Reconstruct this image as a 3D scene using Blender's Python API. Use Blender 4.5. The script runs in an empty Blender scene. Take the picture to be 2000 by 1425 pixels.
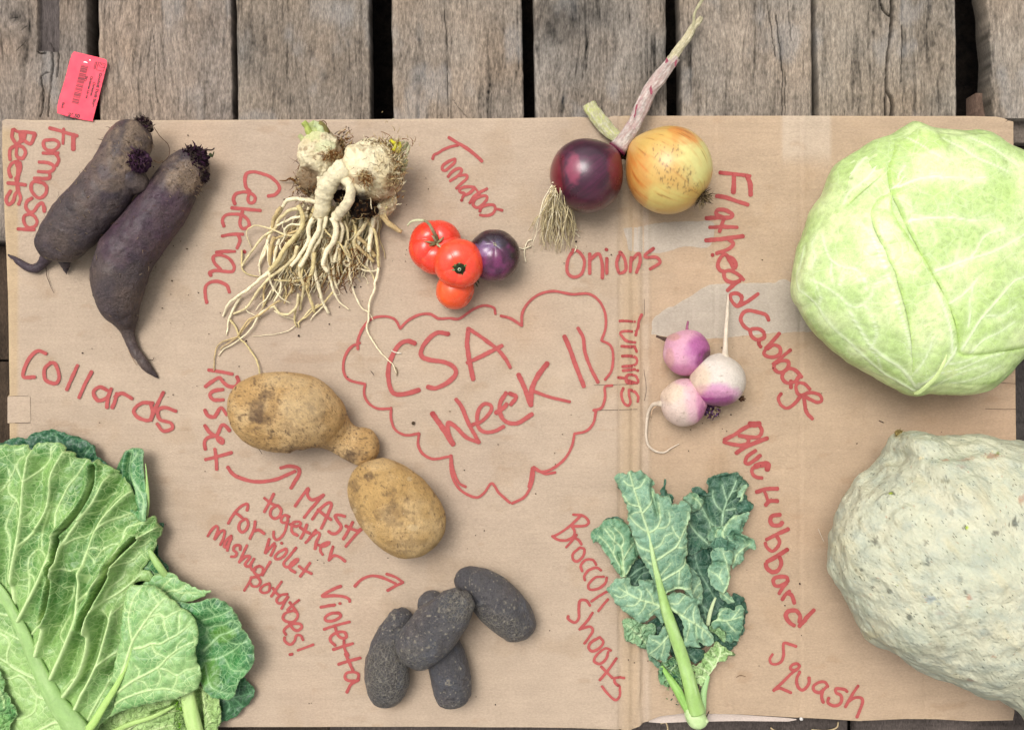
import bpy, math, random
import numpy as np
from mathutils import Vector
random.seed(7); np.random.seed(7)
C = bpy.context.scene
# ---------------------------------------------------------------- camera, world, sun, exposure
S = 0.00055            # metres per unit; one unit is one photograph pixel on the cardboard
D = 1818.0             # camera height in units (1 m)
cam_d = bpy.data.cameras.new('camera'); cam = bpy.data.objects.new('camera', cam_d)
C.collection.objects.link(cam); C.camera = cam
cam.location = (0, 0, D*S); cam.rotation_euler = (0, 0, 0)
cam_d.sensor_fit = 'HORIZONTAL'; cam_d.angle = 2*math.atan(1000/D)
cam_d.clip_start = 0.02; cam_d.clip_end = 200
SUN_EL, SUN_AZ = math.radians(66), math.radians(-40)    # azimuth from +y towards +x
w = bpy.data.worlds.new('World'); C.world = w; w.use_nodes = True
nt = w.node_tree; bg = nt.nodes['Background']
sky = nt.nodes.new('ShaderNodeTexSky'); sky.sky_type = 'NISHITA'; sky.sun_disc = False
sky.sun_elevation = SUN_EL; sky.sun_rotation = SUN_AZ
sky.air_density = 1.0; sky.dust_density = 4.0; sky.ozone_density = 1.0
hs = nt.nodes.new('ShaderNodeHueSaturation'); hs.inputs['Saturation'].default_value = 0.12   # overcast: a nearly colourless sky
nt.links.new(sky.outputs[0], hs.inputs['Color']); nt.links.new(hs.outputs[0], bg.inputs[0])
bg.inputs[1].default_value = 0.118
sd = bpy.data.lights.new('sun', 'SUN'); sun = bpy.data.objects.new('sun', sd); C.collection.objects.link(sun)
sd.energy = 1.35; sd.angle = math.radians(30); sd.color = (1.0, 0.96, 0.9)
dirv = Vector((math.sin(SUN_AZ)*math.cos(SUN_EL), math.cos(SUN_AZ)*math.cos(SUN_EL), math.sin(SUN_EL)))
sun.rotation_euler = dirv.to_track_quat('Z', 'Y').to_euler()
C.view_settings.view_transform = 'Standard'; C.view_settings.look = 'None'
C.view_settings.exposure = 0.68; C.view_settings.gamma = 1.0

# ---------------------------------------------------------------- helpers
def col(h):            # sRGB hex -> linear
    v = np.array([int(h[i:i+2], 16)/255 for i in (0, 2, 4)])
    return np.where(v <= .04045, v/12.92, ((v+.055)/1.055)**2.4)
def pos(px, py, h=0.0):    # plan position of a thing seen at photo (px,py) when it is h above the cardboard
    k = (D-h)/D
    return np.array([(px-1000)*k, (712.5-py)*k, h])
def pxy(P, h=0.0):
    P = np.asarray(P, float); k = (D-h)/D
    return np.stack([(P[:, 0]-1000)*k, (712.5-P[:, 1])*k], 1)
def fr(x0, y0, k, s):      # "x y x y ..." traced in a zoomed view -> photo coordinates
    a = np.array([float(t) for t in s.split()]).reshape(-1, 2)
    return np.stack([x0+a[:, 0]/k, y0+a[:, 1]/k], 1)
def pts(s): return np.array([float(t) for t in s.split()]).reshape(-1, 2)
def sstep(a, b, x):
    t = np.clip((x-a)/(b-a), 0, 1); return t*t*(3-2*t)
def _h(i, j, k, seed):
    n = (i*374761393 + j*668265263 + k*2147483647 + seed*1274126177) & 0xFFFFFFFF
    n = ((n ^ (n >> 13))*1274126177) & 0xFFFFFFFF
    n = (n ^ (n >> 16)) & 0xFFFFFFFF
    return n/4294967295.0
def vn(P, seed=0):         # value noise, P (n,3) -> -1..1
    I = np.floor(P).astype(np.int64); f = P-I; f = f*f*f*(f*(f*6-15)+10)
    r = 0
    for dx in (0, 1):
        for dy in (0, 1):
            for dz in (0, 1):
                wgt = (f[:, 0] if dx else 1-f[:, 0])*(f[:, 1] if dy else 1-f[:, 1])*(f[:, 2] if dz else 1-f[:, 2])
                r = r + wgt*_h(I[:, 0]+dx, I[:, 1]+dy, I[:, 2]+dz, seed)
    return r*2-1
def fbm(P, sc, octv=3, seed=0):
    P = np.asarray(P, float)
    if P.shape[1] == 2: P = np.concatenate([P, np.zeros((len(P), 1))], 1)
    r = 0; a = 1; t = 0; q = P/sc
    for o in range(octv):
        r = r+a*vn(q+o*17.3, seed+o); t += a; a *= .5; q = q*2.03
    return r/t
def catmull(P, n):
    P = np.asarray(P, float)
    if len(P) == 2:
        t = np.linspace(0, 1, n)[:, None]; return P[0]*(1-t)+P[1]*t
    A = np.vstack([2*P[0]-P[1], P, 2*P[-1]-P[-2]])
    d = np.linalg.norm(np.diff(P[:, :2], axis=0), axis=1)+1e-6; s = np.concatenate([[0], np.cumsum(d)])
    u = np.linspace(0, s[-1], n); i = np.clip(np.searchsorted(s, u, 'right')-1, 0, len(P)-2)
    t = ((u-s[i])/d[i])[:, None]
    p0, p1, p2, p3 = A[i], A[i+1], A[i+2], A[i+3]
    return .5*((2*p1)+(-p0+p2)*t+(2*p0-5*p1+4*p2-p3)*t**2+(-p0+3*p1-3*p2+p3)*t**3)
def link(o, parent=None):
    C.collection.objects.link(o)
    if parent is not None: o.parent = parent
    return o
ORG = {}
def thing(name, label, cat, at, group=None):
    o = bpy.data.objects.new(name, None); o.empty_display_size = .02
    link(o); o.location = (at[0]*S, at[1]*S, at[2]*S); ORG[o.name] = np.array(at, float)
    o['label'] = label; o['category'] = cat
    if group: o['group'] = group
    return o
def origin(p):
    if p is None: return np.zeros(3)
    o = np.zeros(3)
    while p is not None:
        o = o+ORG.get(p.name, np.zeros(3)); p = p.parent
    return o
def mk(name, V, F, mat, parent=None, color=None, at=None, smooth=True, attrs=None, kind=None, uv=None):
    V = np.asarray(V, float)
    o0 = origin(parent)
    if parent is None and at is not None: o0 = np.array(at, float)
    Vw = (V-o0)*S
    me = bpy.data.meshes.new(name)
    if isinstance(F, np.ndarray):
        nf, k = F.shape
        me.vertices.add(len(V)); me.vertices.foreach_set('co', Vw.astype(np.float32).ravel())
        me.loops.add(nf*k); me.loops.foreach_set('vertex_index', F.astype(np.int32).ravel())
        me.polygons.add(nf); me.polygons.foreach_set('loop_start', np.arange(0, nf*k, k, dtype=np.int32))
        me.polygons.foreach_set('loop_total', np.full(nf, k, dtype=np.int32))
        me.update(calc_edges=True)
    else:
        me.from_pydata([tuple(v) for v in Vw], [], F); me.update()
    me.validate()
    if smooth: me.polygons.foreach_set('use_smooth', np.ones(len(me.polygons), dtype=bool))
    if color is not None:
        a = me.color_attributes.new('Col', 'FLOAT_COLOR', 'POINT')
        c = np.asarray(color, float)
        if c.ndim == 1: c = np.tile(c, (len(V), 1))
        a.data.foreach_set('color', np.concatenate([np.clip(c[:, :3], 0, 1), np.ones((len(V), 1))], 1).astype(np.float32).ravel())
    for k, v in (attrs or {}).items():
        a = me.attributes.new(k, 'FLOAT', 'POINT'); a.data.foreach_set('value', v.astype(np.float32))
    me.materials.append(mat)
    o = bpy.data.objects.new(name, me); link(o, parent)
    ORG[o.name] = np.zeros(3)
    if parent is None: o.location = tuple(o0*S); ORG[o.name] = o0
    if kind: o['kind'] = kind
    return o
def tag(o, label, cat, group=None):
    o['label'] = label; o['category'] = cat
    if group: o['group'] = group
    return o
def gridF(nu, nv, wrap_v=True):     # nu rings of nv points
    i = np.arange(nu-1)[:, None]*nv; j = np.arange(nv if wrap_v else nv-1)[None, :]; j2 = (j+1) % nv
    return np.stack([(i+j), (i+j2), (i+nv+j2), (i+nv+j)], -1).reshape(-1, 4)
def vnormals(V, F):
    a, b, c, d = V[F[:, 0]], V[F[:, 1]], V[F[:, 2]], V[F[:, 3]]
    n = np.cross(c-a, d-b); N = np.zeros_like(V)
    for k in range(4):
        for ax in range(3): N[:, ax] += np.bincount(F[:, k], n[:, ax], len(V))
    return N/(np.linalg.norm(N, axis=1, keepdims=True)+1e-9)
def tube(P, R, seg=10, n=None, flat=1.0, er=(0, 0), twist=0.0):
    """P (k,3) spine, R radii. er: rounded end lengths. returns V,F,s(0..1),ang"""
    P = np.asarray(P, float); R = np.asarray(R, float)
    L = np.linalg.norm(np.diff(P, axis=0), axis=1).sum()
    n = n or max(6, int(L/6))
    Q = catmull(np.concatenate([P, R[:, None]], 1), n); P = Q[:, :3]; R = np.maximum(Q[:, 3], .02)
    s = np.concatenate([[0], np.cumsum(np.linalg.norm(np.diff(P, axis=0), axis=1))]); L = s[-1]
    if er[0]: R = R*np.sqrt(np.clip(1-(1-np.clip(s/er[0], 0, 1))**2, 1e-4, 1))
    if er[1]: R = R*np.sqrt(np.clip(1-(1-np.clip((L-s)/er[1], 0, 1))**2, 1e-4, 1))
    T = np.gradient(P, axis=0); T /= np.linalg.norm(T, axis=1, keepdims=True)+1e-9
    up = np.array([0, 0, 1.]); A = np.cross(up, T); la = np.linalg.norm(A, axis=1)
    for i in range(n):
        if la[i] < .2: A[i] = np.cross(np.array([0, 1., 0.]), T[i])
    A /= np.linalg.norm(A, axis=1, keepdims=True)+1e-9; B = np.cross(T, A)
    th = np.linspace(0, 2*np.pi, seg, endpoint=False)[None, :]+twist*(s/L)[:, None]
    V = P[:, None, :]+R[:, None, None]*(np.cos(th)[..., None]*A[:, None, :]+flat*np.sin(th)[..., None]*B[:, None, :])
    V = V.reshape(-1, 3); F = gridF(n, seg)
    m = len(V); V = np.vstack([V, P[0], P[-1]])
    j = np.arange(seg); j2 = (j+1) % seg
    F = np.vstack([F, np.stack([j2, j, np.full(seg, m), np.full(seg, m)], 1), np.stack([(n-1)*seg+j, (n-1)*seg+j2, np.full(seg, m+1), np.full(seg, m+1)], 1)])
    ss = np.concatenate([np.repeat(s/L, seg), [0, 1]]); aa = np.concatenate([np.broadcast_to(th, (n, seg)).ravel(), [0, 0]])
    return V, F, ss, aa
def capfix(F):     # degenerate quads (last index doubled) -> python lists
    return [tuple(f[:3]) if f[2] == f[3] else tuple(f) for f in F.tolist()]
def ball(c, R, axis, nu=48, nv=64, ax=1.0, fn=None):
    """sphere with poles on axis; fn(local unit dirs)->radius multiplier; local z is the axis"""
    a = np.array(axis, float); a /= np.linalg.norm(a)
    t = np.array([0, 0, 1.]) if abs(a[2]) < .9 else np.array([1., 0, 0])
    u = np.cross(t, a); u /= np.linalg.norm(u); v = np.cross(a, u)
    th = np.linspace(0.001, np.pi-.001, nu)[:, None]; ph = np.linspace(0, 2*np.pi, nv, endpoint=False)[None, :]
    d = np.stack([np.sin(th)*np.cos(ph), np.sin(th)*np.sin(ph), np.cos(th)*np.ones_like(ph)], -1).reshape(-1, 3)
    r = np.ones(len(d)) if fn is None else fn(d)
    L = d*r[:, None]; L[:, 2] *= ax
    V = np.array(c)+R*(L[:, :1]*u+L[:, 1:2]*v+L[:, 2:]*a)
    F = gridF(nu, nv)[:, ::-1]
    return V, F, d
def inside(P, poly):
    x, y = P[:, 0], P[:, 1]; r = np.zeros(len(P), bool); n = len(poly)
    for i in range(n):
        x1, y1 = poly[i]; x2, y2 = poly[(i+1) % n]
        if y1 == y2: continue
        c = ((y1 > y) != (y2 > y)) & (x < (x2-x1)*(y-y1)/(y2-y1)+x1)
        r ^= c
    return r
def dseg(P, A, B):
    d = B-A; t = np.clip(((P-A)@d)/(d@d+1e-9), 0, 1); q = A+t[:, None]*d
    return np.linalg.norm(P-q, axis=1), t, q
def dpoly(P, poly, closed=True):
    best = np.full(len(P), 1e9); Q = np.zeros_like(P); n = len(poly)
    for i in range(n if closed else n-1):
        d, t, q = dseg(P, poly[i], poly[(i+1) % n]); m = d < best
        best[m] = d[m]; Q[m] = q[m]
    return best, Q
def frill(poly, amp, wl, seed=0, step=2.0):
    """resample a closed outline and roughen it"""
    P = np.vstack([poly, poly[:1]]); d = np.linalg.norm(np.diff(P, axis=0), axis=1); s = np.concatenate([[0], np.cumsum(d)])
    n = max(12, int(s[-1]/step)); Q = catmull(P, n+1)[:-1]
    T = np.roll(Q, -1, 0)-np.roll(Q, 1, 0); N = np.stack([T[:, 1], -T[:, 0]], 1); N /= np.linalg.norm(N, axis=1, keepdims=True)+1e-9
    return Q+N*(amp*fbm(Q, wl, 2, seed)*1.6)[:, None]
def sheet(poly, hf, sp=2.2):
    """lattice cut to a closed outline (u coords), boundary snapped. hf(P, dist)->z"""
    lo = poly.min(0)-sp; hi = poly.max(0)+sp
    nx = int((hi[0]-lo[0])/sp)+2; ny = int((hi[1]-lo[1])/sp)+2
    gx, gy = np.meshgrid(lo[0]+np.arange(nx)*sp, lo[1]+np.arange(ny)*sp, indexing='ij')
    P = np.stack([gx.ravel(), gy.ravel()], 1)
    i, j = np.meshgrid(np.arange(nx-1), np.arange(ny-1), indexing='ij'); b = (i*ny+j).ravel()
    F = np.stack([b, b+ny, b+ny+1, b+1], 1)
    F = F[inside(P[b]+sp/2, poly)]
    used, inv = np.unique(F, return_inverse=True); F = inv.reshape(F.shape); P = P[used]
    cnt = np.bincount(F.ravel(), minlength=len(P))
    d = np.full(len(P), 1e9); Q = P.copy()
    dd, qq = dpoly(P, poly); bm = cnt < 4
    P[bm] = qq[bm]; dd[bm] = 0
    z = hf(P, dd)
    return np.column_stack([P, z]), F, dd
def veinf(P, veins):
    """veins: list of (pts(k,2), w0, w1) -> mask 0..1, nearest distance"""
    best = np.full(len(P), 1e9); raw = np.full(len(P), 1e9); big = np.zeros(len(P))
    for q, w0, w1 in veins:
        q = catmull(q, max(4, len(q)*4)); n = len(q)-1
        for i in range(n):
            lo = np.minimum(q[i], q[i+1])-30; hi = np.maximum(q[i], q[i+1])+30
            m = np.nonzero((P[:, 0] > lo[0]) & (P[:, 0] < hi[0]) & (P[:, 1] > lo[1]) & (P[:, 1] < hi[1]))[0]
            if len(m) == 0: continue
            d, t, _ = dseg(P[m], q[i], q[i+1]); wd = w0+(w1-w0)*(i+t)/n
            e = d-wd; k = e < best[m]; best[m[k]] = e[k]; big[m[k]] = wd[k]
            raw[m] = np.minimum(raw[m], d)
    return 1-sstep(-.6, 1.1, best), np.clip(best, 0, 60), big
# ---------------------------------------------------------------- node material helpers
class NB:
    def __init__(s, name):
        s.m = bpy.data.materials.new(name); s.m.use_nodes = True; s.t = s.m.node_tree
        s.b = s.t.nodes['Principled BSDF']; s.co = s.n('ShaderNodeTexCoord').outputs['Object']
    def n(s, ty, **kw):
        x = s.t.nodes.new(ty)
        for k, v in kw.items(): setattr(x, k, v)
        return x
    def put(s, inp, v):
        if hasattr(v, 'is_output') or isinstance(v, bpy.types.NodeSocket): s.t.links.new(v, inp)
        elif isinstance(v, (tuple, list, np.ndarray)) and inp.type == 'RGBA': inp.default_value = (*[float(q) for q in v][:3], 1)
        else: inp.default_value = v
    def mapv(s, sc, v=None):
        x = s.n('ShaderNodeMapping'); s.put(x.inputs['Vector'], v or s.co); x.inputs['Scale'].default_value = sc; return x.outputs[0]
    def noise(s, sc, det=3, v=None, rough=.55, dist=0):
        x = s.n('ShaderNodeTexNoise'); s.put(x.inputs['Vector'], v or s.co)
        x.inputs['Scale'].default_value = sc; x.inputs['Detail'].default_value = det; x.inputs['Roughness'].default_value = rough
        x.inputs['Distortion'].default_value = dist; return x.outputs['Fac']
    def vor(s, sc, feat='F1', v=None, rnd=1.0):
        x = s.n('ShaderNodeTexVoronoi', feature=feat); s.put(x.inputs['Vector'], v or s.co); x.inputs['Scale'].default_value = sc
        x.inputs['Randomness'].default_value = rnd; return x.outputs['Distance']
    def mr(s, v, a, b, c=0.0, d=1.0):
        x = s.n('ShaderNodeMapRange'); s.put(x.inputs['Value'], v)
        for k, q in zip(('From Min', 'From Max', 'To Min', 'To Max'), (a, b, c, d)): x.inputs[k].default_value = q
        return x.outputs[0]
    def math(s, op, a, b=0.0):
        x = s.n('ShaderNodeMath', operation=op); s.put(x.inputs[0], a); s.put(x.inputs[1], b); return x.outputs[0]
    def mix(s, f, a, b, mode='MIX'):
        x = s.n('ShaderNodeMix', data_type='RGBA', blend_type=mode); s.put(x.inputs[0], f); s.put(x.inputs[6], a); s.put(x.inputs[7], b); return x.outputs[2]
    def attr(s, nm, out='Fac'):
        x = s.n('ShaderNodeAttribute'); x.attribute_name = nm; return x.outputs[out]
    def bump(s, h, dist, st=1.0, nrm=None):
        x = s.n('ShaderNodeBump'); s.put(x.inputs['Height'], h); x.inputs['Distance'].default_value = dist; x.inputs['Strength'].default_value = st
        if nrm is not None: s.put(x.inputs['Normal'], nrm)
        return x.outputs[0]
    def fin(s, colr, rough=.6, nrm=None, spec=.4, sss=0, coat=0, coatr=.1, trans=0, sheen=0):
        s.put(s.b.inputs['Base Color'], colr); s.put(s.b.inputs['Roughness'], rough); s.b.inputs['Specular IOR Level'].default_value = spec
        if nrm is not None: s.put(s.b.inputs['Normal'], nrm)
        if sss:
            s.b.inputs['Subsurface Weight'].default_value = sss; s.b.inputs['Subsurface Scale'].default_value = .004
            s.b.inputs['Subsurface Radius'].default_value = (1, .6, .3)
        if coat: s.b.inputs['Coat Weight'].default_value = coat; s.b.inputs['Coat Roughness'].default_value = coatr
        return s.m
def veg(name, rough=.6, spec=.35, fine=500, var=.15, bump=.0006, speck=None, coat=0, coatr=.15, sss=0, speck2=None, rvar=.1, net=None, cover=.5):
    """painted-attribute skin with fine mottling, specks and relief"""
    B = NB(name); c = B.attr('Col', 'Color')
    n1 = B.noise(fine, 6, rough=.75); n2 = B.noise(fine/5, 4, rough=.65)
    f = B.math('ADD', B.math('MULTIPLY', n1, .6), B.math('MULTIPLY', n2, .4))
    g = B.mr(f, .34, .66, 1-var*1.35, 1+var*1.35)
    cc = B.n('ShaderNodeCombineColor')
    for k in range(3): B.put(cc.inputs[k], g)
    c = B.mix(1.0, c, cc.outputs[0], 'MULTIPLY')
    for sp in (speck, speck2):
        if sp:      # (scale, size, colour, amount)
            d = B.vor(sp[0]); mk_ = B.mr(d, sp[1]*.6, sp[1], 1, 0)
            mk_ = B.math('MULTIPLY', mk_, B.mr(B.noise(sp[0]*.22, 2), cover, cover+.12, 0, sp[3]))
            c = B.mix(mk_, c, sp[2])
    h = B.math('ADD', B.math('MULTIPLY', n1, .7), n2)
    if net:
        vm = B.n('ShaderNodeVectorMath', operation='MULTIPLY_ADD'); nz = B.n('ShaderNodeTexNoise'); nz.inputs['Scale'].default_value = net[0]*.8; B.put(nz.inputs['Vector'], B.co); B.put(vm.inputs[0], nz.outputs['Color']); vm.inputs[1].default_value = (.0022, .0022, .0022); B.put(vm.inputs[2], B.co)
        de = B.vor(net[0], 'DISTANCE_TO_EDGE', vm.outputs[0]); mm = B.math('MULTIPLY', B.mr(de, .04, .16, 1, 0), B.attr('net')); c = B.mix(B.math('MULTIPLY', mm, net[2]), c, net[1]); h = B.math('ADD', h, B.math('MULTIPLY', mm, .35))
    return B.fin(c, B.mr(n2, .3, .7, rough-rvar, rough+rvar), B.bump(h, bump*2.4), spec, sss=sss, coat=coat, coatr=coatr)
# ---------------------------------------------------------------- ground and pallet
def wood_mat(name, dark=1.0):
    B = NB(name); c = B.attr('Col', 'Color')
    f = B.noise(900, 5, B.mapv((1, .22, 1)), .7)
    g = B.mr(f, .34, .66, .66, 1.3); cc = B.n('ShaderNodeCombineColor')
    for k in range(3): B.put(cc.inputs[k], g)
    c = B.mix(1, c, cc.outputs[0], 'MULTIPLY')
    pits = B.mr(B.vor(420), .06, .16, 1, 0); pits = B.math('MULTIPLY', pits, B.mr(B.noise(60, 2), .5, .6, 0, .8))
    c = B.mix(pits, c, (.03, .022, .017))
    h = B.math('SUBTRACT', f, B.math('MULTIPLY', pits, .8))
    return B.fin(c, .85, B.bump(h, .0024, 1.0), .2)
WOOD = wood_mat('weathered_wood')
def soil_mat():
    B = NB('dark_soil'); n = B.noise(90, 6, rough=.7)
    c = B.mix(B.mr(n, .35, .65), (.004, .003, .0025), (.02, .014, .01))
    return B.fin(c, .95, B.bump(n, .01), .1)
g = mk('ground', [(-40000, -40000, -190), (40000, -40000, -190), (40000, 40000, -190), (-40000, 40000, -190)], [(0, 1, 2, 3)], soil_mat(), kind='structure', smooth=False)

def plank(parent, xs, y0, y1, ztop, thick, seed, tint, sp=1.7, knots=(), cracks=(), stains=(), vis=None, edge=None, rough_end=0):
    """xs=(left top, right top, left bottom, right bottom) in photo px along the plank; y0..y1 photo y"""
    k = (D-ztop)/D
    rs = np.random.RandomState(seed)
    ny = int(abs(y1-y0)/sp)+1 if vis is None else None
    ys = np.arange(y0, y1, sp) if vis is None else np.concatenate([np.linspace(y0, vis[0], 4)[:-1], np.arange(vis[0], vis[1], sp), np.linspace(vis[1], y1, 5)[1:]])
    wtop = xs[1]-xs[0]; nx = int(wtop/sp)+1
    u = np.linspace(0, 1, nx)
    Y, U = np.meshgrid(ys, u, indexing='ij'); t = (Y-0)/232.
    XL = xs[0]+(xs[2]-xs[0])*t; XR = xs[1]+(xs[3]-xs[1])*t
    e1 = 1.6*fbm(np.stack([ys, ys*0+seed], 1), 30, 3, seed); e2 = 1.6*fbm(np.stack([ys, ys*0+seed+9], 1), 26, 3, seed+5)
    if edge is not None: e1 = e1+edge(ys)
    X = XL+e1[:, None]+U*((XR+e2[:, None])-(XL+e1[:, None]))
    P = np.stack([X.ravel(), Y.ravel()], 1)
    # grain coordinate, bent round the knots
    gx = P[:, 0]+5*fbm(P*np.array([1, .12]), 60, 2, seed+3); kd = np.zeros(len(P)); 
    for (kx, ky, kr, ks) in knots:
        dx = P[:, 0]-kx; dy = (P[:, 1]-ky)*.45; r2 = dx*dx+dy*dy
        gx = gx-dx*ks*np.exp(-r2/(kr*kr*2.2)); 
        rr = np.sqrt(dx*dx+((P[:, 1]-ky)*.8)**2+1e-6)
        kd = np.maximum(kd, np.exp(-(rr*(1+.35*fbm(P, 9, 2, seed))/(kr*.34))**2)*ks*(.75+.6*fbm(P, 4, 2, seed+1)))
    G = np.stack([gx, P[:, 1]*.05], 1)
    ring = fbm(G, 5.5, 3, seed+11); broad = fbm(np.stack([gx, P[:, 1]*.12], 1), 42, 3, seed+21); fine = fbm(np.stack([gx, P[:, 1]*.16], 1), 2.6, 2, seed+31)
    blot = fbm(P, 75, 4, seed+41)
    lines = sstep(.16, .5, ring)            # dark late-wood lines
    fiss = sstep(.42, .62, fbm(np.stack([gx*1.0, P[:, 1]*.07], 1), 7, 3, seed+51))
    base = np.array(tint); lum = 1+.26*broad+.34*fine+.26*blot-.34*lines-.34*fiss+.30*fbm(P*np.array([1, .5]), 3.2, 2, seed+33)
    c = base[None, :]*lum[:, None]
    warm = (.5+.5*fbm(P, 110, 3, seed+61))[:, None]
    c = c*(1+(warm-.5)*np.array([.18, .02, -.16]))
    sil = sstep(.15, .6, fbm(P*np.array([1, .6]), 48, 3, seed+71))[:, None]; c = c*(1-.35*sil)+.35*sil*np.array([.36, .345, .33])
    c = c*(1-.6*np.clip(kd, 0, 1))[:, None]
    z = .9*broad+.6*ring-1.1*lines-1.5*fiss-.6*kd+.5*fine
    for (sx, sy, sr, sa) in stains:
        q = np.exp(-(((P[:, 0]-sx)/sr[0])**2+((P[:, 1]-sy)/sr[1])**2))*(0.75+.5*fbm(P, 14, 3, seed)); c = c*(1-sa*np.clip(q, 0, 1))[:, None]
    for (cp, w0, dep) in cracks:
        cp = pts(cp); cj = catmull(cp, len(cp)*6); cj[:, 0] += 1.6*fbm(cj*np.array([0, 1]), 7, 3, seed+81)
        d, _ = dpoly(P, cj, False); wv = w0*(.6+.6*fbm(P*np.array([0, 1]), 22, 2, seed+83))
        q = 1-sstep(wv*.5, wv*1.3+.8, d); z = z-dep*q; c = c*(1-.85*q)[:, None]
    de = np.minimum(U.ravel()*(XR-XL).ravel(), (1-U.ravel())*(XR-XL).ravel()); rnd = np.clip(1-de/4, 0, 1)
    z = z-3.0*rnd**2; c = c*(1+.12*np.exp(-((de-4)/2.5)**2)-.3*rnd)[:, None]
    N = len(P); W = np.stack([(P[:, 0]-1000)*k, (712.5-P[:, 1])*k, ztop+z], 1)
    ny_, nx_ = Y.shape; F = gridF(ny_, nx_, False)[:, ::-1]
    # skirt: sides and ends going down
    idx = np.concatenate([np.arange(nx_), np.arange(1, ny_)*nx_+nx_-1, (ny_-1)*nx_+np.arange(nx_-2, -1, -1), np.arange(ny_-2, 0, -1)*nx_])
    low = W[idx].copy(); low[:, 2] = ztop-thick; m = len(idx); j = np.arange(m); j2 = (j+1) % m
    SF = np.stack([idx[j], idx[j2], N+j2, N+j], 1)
    V = np.vstack([W, low]); c2 = np.vstack([c, np.tile(np.array(tint)*.28, (len(idx), 1))*(1+.3*fbm(P[idx], 20, 3, seed))[:, None]])  # side walls tinted dark: shade of the gaps put into the colour
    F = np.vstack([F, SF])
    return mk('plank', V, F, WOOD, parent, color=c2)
pallet = thing('wooden_pallet', 'weathered grey wooden pallet of wide planks under the cardboard sheet', 'pallet', (0, 300, -90))
T0 = col('9e8f80')*.77
def notch_edge(ys): return 0*ys
planks = [
 dict(xs=(-105, 168, -105, 171), seed=1, knots=[(30, 30, 40, .5), (45, 95, 34, .4)], y1=470, vis=(-12, 330)),
 dict(xs=(191, 450, 194, 455), seed=2, knots=[(252, 48, 22, .9), (310, 162, 30, .5), (395, 60, 60, .4)], cracks=[('300 70 303 110 302 150 308 200', .5, 1.5)]),
 dict(xs=(461, 720, 464, 724), seed=3, knots=[(608, 102, 20, .9), (636, 150, 22, .9), (500, 60, 50, .4)], stains=[(640, 140, (60, 60), .18)]),
 dict(xs=(764, 1019, 768, 1023), seed=4, knots=[(815, 152, 20, .9), (705, 95, 15, .9), (892, 122, 9, .8)], stains=[(872, 110, (10, 160), .35)], cracks=[('868 20 872 70 874 110 874 180 876 228', .8, 2), ('884 195 896 210 912 229', .5, 1.2)]),
 dict(xs=(1042, 1300, 1045, 1303), seed=5, knots=[(1080, 55, 40, .8), (1137, 188, 8, 1), (1228, 158, 8, 1)], stains=[(1130, 28, (75, 26), .6), (1095, 60, (45, 22), .5)]),
 dict(xs=(1327, 1585, 1331, 1588), seed=6, knots=[(1420, 20, 30, .5), (1395, 90, 20, .4)], cracks=[('1515 30 1522 80 1528 140 1528 228', 1, 3), ('1498 0 1507 60 1515 110', .7, 2), ('1538 0 1542 40 1545 80', .6, 2), ('1534 150 1533 190 1534 228', .7, 2)]),
 dict(xs=(1592, 1867, 1600, 1869), seed=8, knots=[(1834, 48, 24, .9), (1664, 165, 14, .8)], cracks=[('1744 -12 1742 30 1741 60 1735 100 1733 135 1731 170 1743 200 1742 229', 3.2, 22), ('1722 10 1729 24 1742 34', 1.8, 8), ('1762 50 1762 100 1760 160', 1, 3), ('1731 170 1729 200 1730 230', 1.5, 6), ('1720 0 1723 20', 1, 4)]),
 dict(xs=(1925, 2190, 1942, 2190), seed=9, knots=[(1985, 60, 40, .6)], y1=231, edge=True, vis=(-12, 231)),
]
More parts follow.
